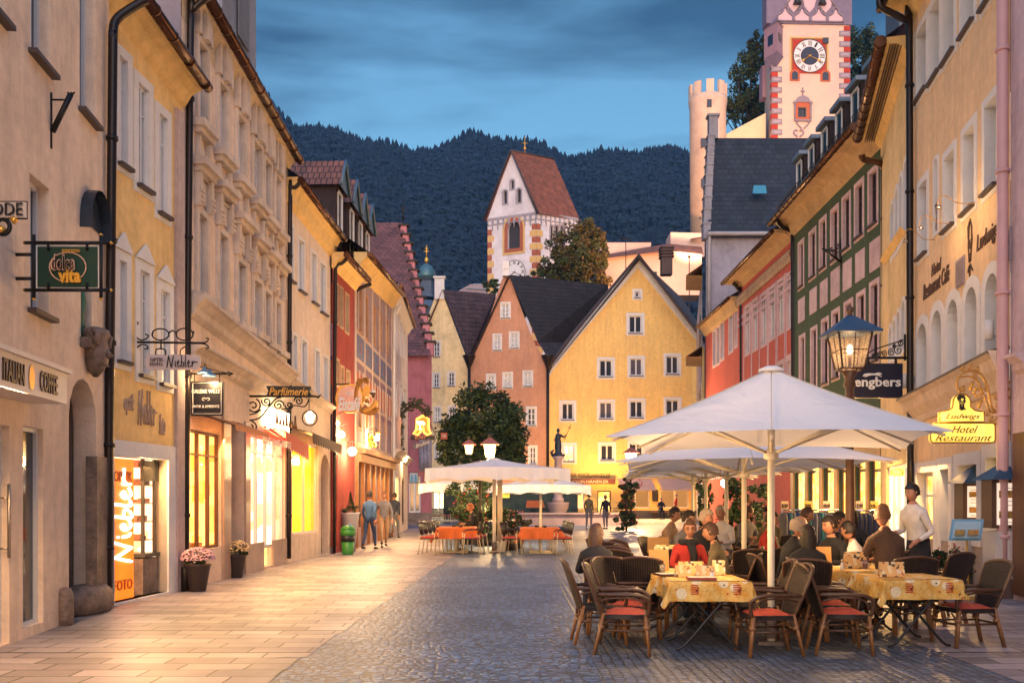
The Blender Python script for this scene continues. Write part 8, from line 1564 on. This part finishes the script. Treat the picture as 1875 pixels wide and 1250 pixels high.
mb.tube([P(660,806,33),P(694,806,33)],.02,5); mb.prism([P(*p,33) for p in ((674,800),(682,796),(690,802),(686,812),(678,818),(673,810))],(0,.05,0)); mb.build('ornament',M['gold'],tag_)
Ys=44.5; s8_=sgn('hanging_sign','glowing orange pharmacy letter sign with goblet under a leafy iron arch',tuple(P(773,778,Ys))); mb=MB(); A_pts=[(774,760.5),(785,767),(785,785),(789,793),(782,796),(776,791),(775,784),(771,784),(770,790),(765,796),(757,793),(762,787),(763,777),(763,767)]
mb.tube([P(*p,Ys) for p in A_pts+A_pts[:1]],.055,6,smooth=False); mb.build('neon_outline',mat('neon',(1,.4,.1),.4,0,emit=(1,.30,.04),estr=1.6),s8_); mb=MB(); mb.prism([P(*p,Ys+.05) for p in A_pts],(0,.15,0)); mb.build('letter_body',mat('neon_body',(.8,.15,.02),.5,0,emit=(1,.25,.03),estr=.15),s8_); mb=MB(); mb.lathe(P(769,786,Ys-.1),[(.1,0),(.03,.05),(.03,.18),(.16,.3),(.17,.38)],10); mb.tube([P(769,776,Ys-.1),P(775,772,Ys-.1),P(778,775,Ys-.1),P(775,779,Ys-.1)],.03,5); mb.build('goblet',mat('neon_white',(1,.8,.5),.4,0,emit=(1,.7,.35),estr=1.5),s8_)
panel(s8_,752,796,797,805,Ys,M['darkpipe'],.1); txt(s8_,'BUNT',760,780,797.5,803.5,Ys-.02,mat('letter_copper',(.55,.25,.15),.5,0)); mb=MB()
arch_=smoothp([P(722,850,Ys),P(723,800,Ys),P(728,770,Ys),P(742,750,Ys),(P(760,741,Ys)),P(774,748,Ys),P(782,760,Ys)],5); mb.tube(arch_,.06,6); mb.tube([P(785,770,Ys),P(800,800,Ys),P(792,812,Ys)],.02,5); mb.build('arch',M['iron'],s8_); mb=MB()
for k in range(420): p=arch_[rnd.randrange(len(arch_))] if rnd.random()<.5 else P(724+rnd.gauss(0,3),rnd.uniform(775,850),Ys); q=p+Vector((rnd.gauss(0,.12),rnd.gauss(0,.12),rnd.gauss(0,.14))); s_=.09; mb.add([q,q+Vector((s_,0,s_)),q+Vector((0,.03,s_*1.6)),q+Vector((-s_,0,s_))],[(0,1,2,3)])
mb.build('vine_leaves',LW[0],s8_); plight(P(773,780,Ys-.6),10,(1,.35,.08),.2)
s9_=sgn('hanging_sign','curved grey banner sign under the pharmacy sign',tuple(P(770,810,44))); mb=MB(); mb.prism([P(*p,44) for p in ((756,812),(770,810),(786,802),(788,810),(772,820),(757,821))],(0,.05,0)); mb.build('banner',mat('banner_grey',(.14,.13,.15),.6,.1),s9_); text(s9_,'Bruhns',P(774,812,43.95),(.94,0,.33),UZ,26/F*44,7/F*44,LTW,shear=.2)
s10=sgn('hanging_sign','square white sign with two blue figures at the pink house corner',tuple(P(755,875,50))); panel(s10,749,766,864,884,50,M['iron'],.06,'frame'); panel(s10,750,765,865.5,882.5,49.97,mat('sign_pale',(.45,.50,.60),.5,0),.03); mb=MB()
for x_ in (754,761): mb.prism([P(x_-2,882,49.93),P(x_+2,882,49.93),P(x_+2.5,875,49.93),P(x_+1,868,49.93),P(x_-1,868,49.93),P(x_-2.5,875,49.93)],(0,.02,0))
mb.build('blue_figure',mat('motif_blue',(.05,.3,.6),.5,0),s10)
s11=sgn('hanging_sign','small red plaque sign at the left edge of the round tree',tuple(P(813,798,44))); panel(s11,807,819,792,804,44,mat('plaque_red',(.30,.05,.02),.5,.1),.06); mb=MB(); mb.tube([P(796,790,44),P(820,790,44)],.03,5); mb.build('bracket',M['iron'],s11); txt(s11,'Café',809,817,795,800,43.98,LTW)
# ================================================================ signs, right side
Ys=21.2; e_=sgn('hanging_sign','dark navy clothes shop sign with a running dog on a scrolled iron bracket',tuple(P(1608,697,Ys))); panel(e_,1563,1653,665,728,Ys,mat('sign_navy',(.012,.012,.03),.35,.05),.12)
txt(e_,'engbers',1564,1649,690,713,Ys-.01,LTW,bold=.02); mb=MB(); dog=[(1580,688),(1583,684),(1590,683),(1602,683.5),(1608,681.5),(1614,683),(1615,684.5),(1610,685.5),(1615,688.5),(1614,689.5),(1606,687),(1598,686.5),(1590,688),(1586,690),(1583,690),(1587,686.5),(1581,689)]; mb.prism([P(*p,Ys-.02) for p in dog],(0,.015,0)); mb.build('dog_emblem',LTW,e_)
mb=MB(); mb.tube([P(1576,655,Ys),P(1660,655,Ys)],.03,6); mb.tube([P(1580,652,Ys),P(1600,640,Ys),P(1630,630,Ys),P(1656,622,Ys)],.015,5); mb.tube([P(1657,612,Ys),P(1657,660,Ys)],.025,6)
for x_,y_,r_ in ((1620,647,6),(1632,645,7),(1645,641,9),(1610,649,4.5),(1600,651,3.5),(1650,628,6),(1638,634,4)): mb.tube(spiral(x_,y_,r_,1,1.6,Ys,18,.15),.013,5)
for x_ in (1590,1640): mb.tube([P(x_,655,Ys),P(x_,666,Ys)],.03,5)
mb.build('bracket',M['iron'],e_)
br_=sgn('sign_bracket','empty scrolled iron bracket on the green facade between upper windows',tuple(P(1520,460,31))); mb=MB(); mb.tube([P(1540,438,31),P(1540,492,31)],.03,6); mb.tube([P(1506,455,31),P(1540,480,31)],.04,6); mb.tube([P(1510,456,31),P(1540,462,31)],.015,5)
for x_,y_,r_ in ((1530,462,6),(1522,458,4.5),(1535,452,5)): mb.tube(spiral(x_,y_,r_,1,1.4,31,16,.15),.02,5)
mb.build('scrollwork',M['iron'],br_)
Ys=15.2; l_=sgn('hanging_sign','golden hotel restaurant sign with a portrait on top hanging from an arched gilt bracket',tuple(P(1765,760,Ys))); gp=glow('sign_gold',(.95,.55,.06),(1,.72,.15),.38,2.2,stretch=(1.4,1,.3)); rim=mat('rim_brown',(.35,.15,.02),.4,.1,metal=.5)
def rr(x0,x1,y0,y1,r_=4,n=4):
    o=[]
    for cx,cy,a0 in ((x1-r_,y1-r_,-90),(x1-r_,y0+r_,0),(x0+r_,y0+r_,90),(x0+r_,y1-r_,180)):
        for k in range(n+1): a=R(a0+90*k/n); o.append((cx+r_*math.cos(a),cy-r_*math.sin(a)))
    return o
for nm,pts in (('lower_board',rr(1704,1822,774,810,6)),('upper_board',[(1721,772),(1802,772),(1802,753),(1796,753),(1785,751),(1777,744),(1777,735)]+[(1761+16*math.cos(R(a)),735-14*math.sin(R(a))) for a in range(10,180,20)]+[(1745,737),(1744,746),(1736,751),(1721,754)])):
    mb=MB(); mb.prism([P(*p,Ys) for p in pts],(0,.08,0)); b_=mb.build(nm,gp,l_); mb=MB(); q=[P(*p,Ys-.005) for p in pts]; mb.tube(q+q[:1],.011,5); mb.build('rim',rim,b_)
ink=mat('ink_brown',(.12,.05,.015),.6,0); txt(l_,'Ludwigs',1731,1794,757,769,Ys-.01,ink,shear=.45,bold=-.012); txt(l_,'Hotel',1742,1790,779,792,Ys-.01,ink,shear=.45,bold=-.012); txt(l_,'Restaurant',1712,1816,795,807,Ys-.01,ink,shear=.45,bold=-.012)
mb=MB()
for ln in face: mb.tube([P(1761+(x-.5)*24,737-(y-.5)*28,Ys-.02) for x,y in ln],.012,5)
mb.prism([P(*p,Ys-.012) for p in ((1752,727),(1757,722),(1766,723),(1769,730),(1765,729),(1757,729),(1755,735))],(0,.01,0)); mb.prism([P(*p,Ys-.012) for p in ((1756,741),(1763,744),(1766,741),(1766,750),(1759,751))],(0,.01,0)); mb.build('portrait',M['black'],l_)
gd_=mat('bracket_gilt',(.55,.30,.08),.35,.1,metal=.6); mb=MB(); mb.tube(smoothp([P(1758,718,Ys),P(1752,705,Ys),P(1756,688,Ys),P(1775,679,Ys),P(1795,684,Ys),P(1808,710,Ys),P(1816,745,Ys),P(1830,757,Ys)],5),.02,7); mb.tube(smoothp([P(1755,692,Ys),P(1770,689,Ys),P(1788,696,Ys),P(1802,725,Ys),P(1812,750,Ys),P(1826,757,Ys)],5),.015,6)
mb.tube(smoothp([P(1841,670,Ys),P(1843,700,Ys),P(1842,735,Ys),P(1832,756,Ys),P(1842,765,Ys),P(1843,800,Ys)],4),.03,7)
for x_,y_,r_ in ((1778,672,7),(1764,675,5),(1790,676,5),(1806,712,6),(1826,726,8),(1830,742,8),(1832,708,7),(1810,756,7),(1828,772,8),(1816,768,6),(1764,712,6),(1786,688,6)): mb.tube(spiral(x_,y_,r_,1,1.5,Ys,18,.15),.012,5)
for y_ in (700,712,728,790): mb.box(P(1845,y_,Ys),(.12,.06,.05))
mb.build('bracket',gd_,l_); mb=MB()
for k in range(6): mb.lathe(P(1790+6.5*math.cos(k*1.05),718-7.5*math.sin(k*1.05),Ys)-Vector((0,0,.03)),[(.005,0),(.04,.03),(.005,.06)],8)
mb.tube([P(1781,698,Ys),P(1776,714,Ys)],.025,6); mb.tube([P(1797,732,Ys),P(1791,746,Ys)],.025,6); mb.build('gilded_flower',M['gold'],l_)
plight(P(1722,764,Ys-.15),3,r=.03)
for i,(x0,y0,x1,y1,Yw) in enumerate([(1717,378,1790,372,16.9),(1684,415,1752,408,18.2),(1656,440,1720,438,19.6)]):
    w_=thing('wall_spotlight',['thin curved wire spotlight nearest the viewer above the painted hotel lettering','middle thin wire spotlight above the painted hotel lettering','farthest thin wire spotlight left of the hotel lettering'][i],'wall lamp',tuple(P(x0,y0,Yw))); mb=MB(); mb.tube(smoothp([P(x1,y1,Yw),P(x1-20,y1+1,Yw),P(x0+32,y1-2,Yw),P(x0+18,y0-18,Yw),P(x0+6,y0-20,Yw),P(x0,y0-8,Yw),P(x0+1,y0,Yw)],4),.008,5); mb.build('arm',gd_,w_); mb=MB(); mb.box(P(x1+2,y1,Yw),(.06,.06,.12)); mb.lathe(P(x0+2,y0+4,Yw),[(.05,0),(.04,.04),(.01,.07)],10); mb.build('lamp_head',mat('steel',(.5,.42,.32),.3,.05,metal=1),w_)
plight(P(1721,385,16.6),8,r=.05); plight(P(1688,421,17.9),8,r=.05)
for x_,y_,Yw,lb in ((1825,604,15.9,'white cylinder wall light on the hotel beside the rightmost arched window'),(1664,697,21.3,'white cylinder wall light low at the left corner of the hotel')): mb=MB(); c=P(x_,y_,Yw)+Vector((-.12,0,0)); mb.lathe(c-Vector((0,0,.16)),[(.07,0),(.07,.32)],14); mb.box(c+Vector((.15,0,0)),(.22,.08,.2)); tag(mb.build('wall_light',M['white_trim']),lb,'wall lamp')
for x_,y_,Yw,lb in ((1760,498,17.7,'grey louvred vent left of an arched hotel window'),(1842,452,15.35,'grey louvred vent near the pink downpipe')):
    mb=MB(); u_=W1.u(x_); z_=W1.z(x_,y_); wbox(mb,W1,u_-.25,u_+.25,z_-.26,z_+.26,0,.03)
    for k in range(9): wbox(mb,W1,u_-.23,u_+.23,z_-.23+k*.052,z_-.205+k*.052,.03,.045)
    tag(mb.build('wall_vent',mat('vent_grey',(.30,.24,.26),.6,.1)),lb,'vent')
# menu cases
menu_w=mat('menu_paper',(.70,.62,.58),.6,.08,30,emit=(1,.8,.6),estr=.25); pics=mat('menu_pictures',(.45,.22,.06),.6,.6,14,col2=(.12,.2,.05),c2scale=9); pedm=mat('pedestal_stone',(.56,.50,.46),.8,.12,2); dkf=mat('case_frame',(.09,.045,.03),.45,.15)
for (x0,x1,ya,yb_,yt,base,d,lb) in [(1760,1795,885,951,847,1050,17.3,'left glazed menu case with a blue pyramid roof by the hotel wall'),(1812,1852,878,966,840,1094,15.3,'right glazed menu case with a blue pyramid roof on a white pedestal')]:
    c=thing('menu_case',lb,'menu case',(Xp((x0+x1)/2,d),d,0)); xm=Xp((x0+x1)/2,d); w_=(x1-x0)/F*d*1.12; z0_,z1_=EYE+(HY-yb_)/F*d,EYE+(HY-ya)/F*d
    mb=MB(); mb.box((xm,d,.5*(z0_-.05)),(w_*.95,.42,z0_-.05)); mb.build('pedestal',pedm,c); mb=MB(); mb.box((xm,d,.16),(w_*1.1,.5,.32)); mb.build('foot',mat('foot_dark',(.10,.06,.05),.7,.15),c); mb=MB(); mb.box((xm,d,(z0_+z1_)/2),(w_*1.15,.34,z1_-z0_)); mb.build('case',dkf,c)
    mb=MB(); mb.box((xm,d-.18,(z0_+z1_)/2),(w_*.75,.02,(z1_-z0_)*.86)); p_=mb.build('menu_sheet',menu_w,c); mb=MB()
    for k in range(2): mb.box((xm,d-.195,z0_+(z1_-z0_)*(.28+.42*k)),(w_*.62,.01,(z1_-z0_)*.15))
    mb.build('menu_photo',pics,p_); mb=MB()
    for k in range(9):
        if k not in (2,3,6): mb.box((xm,d-.195,z0_+(z1_-z0_)*(.12+.088*k)),(w_*.5,.006,.008))
    mb.build('menu_text',paint,p_); zr=EYE+(HY-yt)/F*d; mb=MB(); hw,hd_=w_*.78,.36; ap=Vector((xm+w_*.28,d,zr)); bs=[Vector((xm-hw,d-hd_,z1_)),Vector((xm+hw,d-hd_,z1_)),Vector((xm+hw,d+hd_,z1_)),Vector((xm-hw,d+hd_,z1_))]; mb.add(bs+[ap],[(0,1,4),(1,2,4),(2,3,4),(3,0,4),(0,1,2,3)]); mb.build('pyramid_roof',sheetb,c)
b_=thing('menu_stand','slanted light blue framed menu board on a thin gold post','sign',(Xp(1772,15.0),15.0,0)); mb=MB(); mb.prism([P(1738,989,14.9),P(1796,989,14.9),P(1802,950,15.1),P(1745,950,15.1)],(0,.03,0)); mb.build('board',mat('board_blue',(.16,.36,.52),.5,.1),b_); mb=MB(); mb.add([P(1742,985,14.87),P(1793,985,14.87),P(1798,954,15.07),P(1748,954,15.07)],[(0,1,2,3)]); s_=mb.build('menu_sheet',mat('sheet_bluegrey',(.32,.48,.56),.6,.1,30),b_)
mb=MB(); mb.add([P(1747,979,14.84),P(1766,979,14.84),P(1768,969,14.94),P(1750,969,14.94)],[(0,1,2,3)]); mb.add([P(1771,979,14.84),P(1791,979,14.84),P(1793,969,14.94),P(1773,969,14.94)],[(0,1,2,3)]); mb.build('menu_photo',pics,s_); mb=MB(); mb.tube([P(1770,989,15),P(1773,1072,15)],.016,8); mb.box((Xp(1773,15),15,.02),(.3,.3,.03)); mb.build('post',M['gold'],b_)
s_=sgn('guesthouse_plate','small yellow plate with a house outline by the lit corner window',tuple(P(1643,862,21))); panel(s_,1631,1656,855,871,21.0,LTG,.03); mb=MB(); mb.tube([P(1634,868,20.98),P(1634,861,20.98),P(1643,857,20.98),P(1653,861,20.98),P(1653,868,20.98)],.008,4); mb.build('house_outline',ink,s_)
# clothes racks in front of the green house
gR2='garments hanging on the clothes racks'; rnd=random.Random(21); gm_=[mat('garment_%s' % n_,c_,.85,.2,12) for n_,c_ in (('navy',(.015,.02,.05)),('teal',(.02,.12,.12)),('blue',(.03,.06,.16)),('black',(.012,.012,.014)),('white',(.5,.47,.43)),('grey',(.12,.12,.13)))]
def garment_mesh():
    mb=MB(); rows=[(.02,.035,1.0),(.05,.20,.97),(.075,.22,.85),(.07,.21,.5),(.08,.23,.15),(.085,.24,0)]; 
    for (a,b_) in zip(rows,rows[1:]):
        pass
    o=0; K=10
    for (tx,ty,z) in rows:
        for k in range(K): a=2*math.pi*k/K; mb.v.append((tx*math.cos(a)*(1+.25*math.sin(3*a+z*7)),ty*math.sin(a),z-1.02))
    for j in range(len(rows)-1):
        for k in range(K): k2=(k+1) % K; mb.f.append([j*K+k,j*K+k2,(j+1)*K+k2,(j+1)*K+k]); mb.mi.append(0); mb.sm.append(True)
    mb.f.append([(len(rows)-1)*K+k for k in range(K)]); mb.mi.append(0); mb.sm.append(False); return mb
base_g={}
names_=['navy','teal','blue','black','white','grey']
for ri,(xa,xb,d,n) in enumerate([(1432,1535,20.5,22),(1560,1612,19.5,14)]):
    rk=thing('clothes_rack',['long chrome clothes rack left of the street lamp pole','shorter chrome clothes rack right of the street lamp pole'][ri],'rack',(Xp((xa+xb)/2,d),d,0)); X0,X1=Xp(xa,d),Xp(xb,d); zt_=1.34; mb=MB(); mb.tube([(X0,d,zt_),(X1,d,zt_)],.016,8); mb.build('rail',mat('chrome',(.7,.7,.72),.15,0,metal=1),rk)
    for x_ in (X0,X1): mb=MB(); mb.tube([(x_,d,zt_),(x_,d,.06)],.016,8); mb.tube([(x_,d-.28,.05),(x_,d+.28,.05)],.018,6); mb.build('leg',mat('chrome',(.7,.7,.72),.15,0,metal=1),rk)
    for k in range(n):
        ci=rnd.choice((0,1,1,2,0,3,5,4 if rnd.random()<.3 else 0)) if ri == 0 else rnd.choice((0,0,3,2,3))
        if ci not in base_g:
            o=garment_mesh().build('garment',gm_[ci]); base_g[ci]=o
        else: o=base_g[ci].copy(); COL.objects.link(o)
        o.location=(X0+(X1-X0)*(k+.6)/(n+.2),d,zt_-.03); o.rotation_euler=(0,0,rnd.uniform(-.2,.2)); tag(o,'%s garment hanging on the %s clothes rack' % (names_[ci],('long','shorter')[ri]),'garment','%s garments on the %s rack' % (names_[ci],('long','shorter')[ri]))
for px,d,txt_,lb in ((1437,20.6,'9,99','pale price card reading 9,99 above the long rack, leftmost'),(1480,20.6,'20%','yellow discount card reading 20% above the long rack'),(1514,20.6,'10,00','pale orange price card reading 10,00 above the long rack'),(1574,19.6,'7,99','price card reading 7,99 right of the lamp pole'),(1601,19.6,'10,-','yellow price card reading 10 at the right end of the shorter rack')):
    t_=sgn('price_card',lb,tuple(P(px,926,d))); panel(t_,px-7,px+7,917,935,d,mat('card_yellow',(.72,.50,.10),.6,.05) if '%' in txt_ or '-' in txt_ else mat('card_pale',(.68,.52,.34),.6,.05),.01); txt(t_,txt_,px-5.5,px+5.5,922,930,d,ink); mb=MB(); mb.tube([P(px,935,d),P(px,942,d)],.006,5); mb.build('stem',M['iron'],t_)
# fountain
Yf=57; fo_=thing('fountain','stone fountain with long basin wall and a column carrying a dark bronze saint','fountain',(Xp(1022,Yf),Yf,0)); fs=mat('fountain_stone',(.36,.27,.27),.8,.2,1.2,.3,10)
mb=MB(); zt_=EYE+(HY-941)/F*55.5
for a,b_ in (((945,55.5),(1150,55.5)),): xa,xb=Xp(a[0],a[1]),Xp(b_[0],b_[1]); mb.box(((xa+xb)/2,55.7,zt_/2),(xb-xa,.35,zt_)); mb.box(((xa+xb)/2,55.65,zt_+.04),(xb-xa+.2,.5,.1)); mb.box((xa+.17,58.2,zt_/2),(.35,5,zt_)); mb.box((xb-.17,58.2,zt_/2),(.35,5,zt_)); mb.box(((xa+xb)/2,60.6,zt_/2),(xb-xa,.35,zt_))
mb.build('basin_wall',fs,fo_); mb=MB(); mb.quad((xa,55.8,zt_-.25),(xb,55.8,zt_-.25),(xb,60.5,zt_-.25),(xa,60.5,zt_-.25)); mb.build('water',mat('fountain_water',(.02,.04,.05),.03,0,spec=1),fo_)
Yf=58; x_=Xp(1022,Yf); zz=lambda y: EYE+(HY-y)/F*Yf; mb=MB(); mb.lathe((x_,Yf,0),[(.5,0),(.5,zz(936)),(.62,zz(930)),(.66,zz(921)),(.68,zz(919))],16); mb.lathe((x_,Yf,0),[(.36,zz(919)),(.34,zz(912)),(.26,zz(910)),(.25,zz(868)),(.22,zz(842)),(.33,zz(838)),(.34,zz(835))],16); mb.build('column',fs,fo_)
brz=mat('bronze_dark',(.015,.025,.045),.5,.2,4,metal=.3); mb=MB(); zs=zz(835); mb.lathe((x_,Yf,zs),[(.34,0),(.4,.08),(.28,.16),(.2,.3),(.24,.55),(.2,.9),(.15,1.05),(.2,1.2),(.17,1.32),(.06,1.4),(.055,1.44),(.1,1.5),(.105,1.6),(.07,1.68),(.01,1.7)],14,sx=.9,sy=.8)
mb.tube([(x_+.13,Yf,zs+1.28),(x_+.35,Yf-.1,zs+1.16),(x_+.5,Yf-.12,zs+1.3)],[.08,.06,.04],7); mb.tube([(x_+.38,Yf-.12,zs+1.0),(x_+.78,Yf-.12,zs+1.95)],.02,5); mb.tube([(x_+.6,Yf-.12,zs+1.78),(x_+.78,Yf-.12,zs+1.7)],.02,5); mb.tube([(x_-.1,Yf,zs+1.2),(x_-.2,Yf-.12,zs+.95),(x_-.02,Yf-.2,zs+.9)],[.08,.06,.04],7); mb.tube([(x_-.3,Yf,zs),(x_-.42,Yf,zs+.25),(x_-.25,Yf,zs+.4)],[.1,.1,.04],7); mb.tube([(x_+.25,Yf,zs),(x_+.42,Yf,zs+.12)],[.12,.05],7); mb.build('statue',brz,fo_)
mb=MB(); mb.box((Xp(935,64),64,1.1),(9,.15,1.9)); tag(mb.build('market_screen',mat('screen_green',(.05,.08,.06),.8,.4,2)),'long dark green screen behind the fountain basin','screen')
mb=MB(); mb.prism([P(965,916,62),P(994,916,62),P(998,929,62),P(963,929,62)],(0,.8,0)); tag(mb.build('crate_cover',mat('cover_orange',(.55,.15,.05),.8,.1)),'orange covered box in front of the green screen','box')
s_=sgn('banner','yellow banner with green lettering between the small parasols',tuple(P(921,905,60))); panel(s_,912,933,899,911,60,mat('banner_yellow',(.75,.55,.05),.6,.05,emit=(1,.8,.1),estr=.3),.05); txt(s_,'my Mel',914,931,901,908,59.97,mat('letter_green',(.03,.12,.03),.6,0))
# square lamp behind white umbrellas and cafe chain lights
walllamp(1327,884,33,Xp(1327,33)-.3,.14,80,'glowing lantern seen under the white parasols near the tall shrub',30)
# added strips, mostly just in front of the shopfronts, standing in for window light
for W_s,u_,z_,n_,sx,e in SHOPS:
    area(W_s.pt(u_,z_,n_),Vector((W_s.n.x,W_s.n.y,-.55)),sx,.1,e)
for W_s,u_,z_,n_,sx,e in ((W3,W3.L*.35,2.9,.35,5,240),(W2,W2.L/2,2.9,.15,3,220),(W1,W1.L*.7,2.4,.1,2,90),(WJ3,WJ3.u(1055),2.4,.3,2,300),(WJ2,WJ2.L/2,2.4,.1,4,200),(WJ3,WJ3.u(1200),2.3,.3,4,200)):
    area(W_s.pt(u_,z_,n_),Vector((W_s.n.x,W_s.n.y,-.45)),sx,.1,e)
# ================================================================ blue evening air
hz=bpy.data.materials.new('haze'); hz.use_nodes=True; t=hz.node_tree; t.nodes.clear(); o_=N(t,'ShaderNodeOutputMaterial'); v_=N(t,'ShaderNodeVolumePrincipled'); v_.inputs['Color'].default_value=(.12,.45,1,1); v_.inputs['Density'].default_value=.00016; v_.inputs['Anisotropy'].default_value=0; t.links.new(v_.outputs[0],o_.inputs['Volume'])
mb=MB(); mb.frame_box((-1000,-80,-12),(2000,0,0),(0,1180,0),(0,0,420)); hb=mb.build('haze',hz); hb['kind']='stuff'; hb['label']='thin blue evening haze in front of the mountain'; hb['category']='haze'
for o in list(bpy.data.objects):
    if '_local' in o: del o['_local']
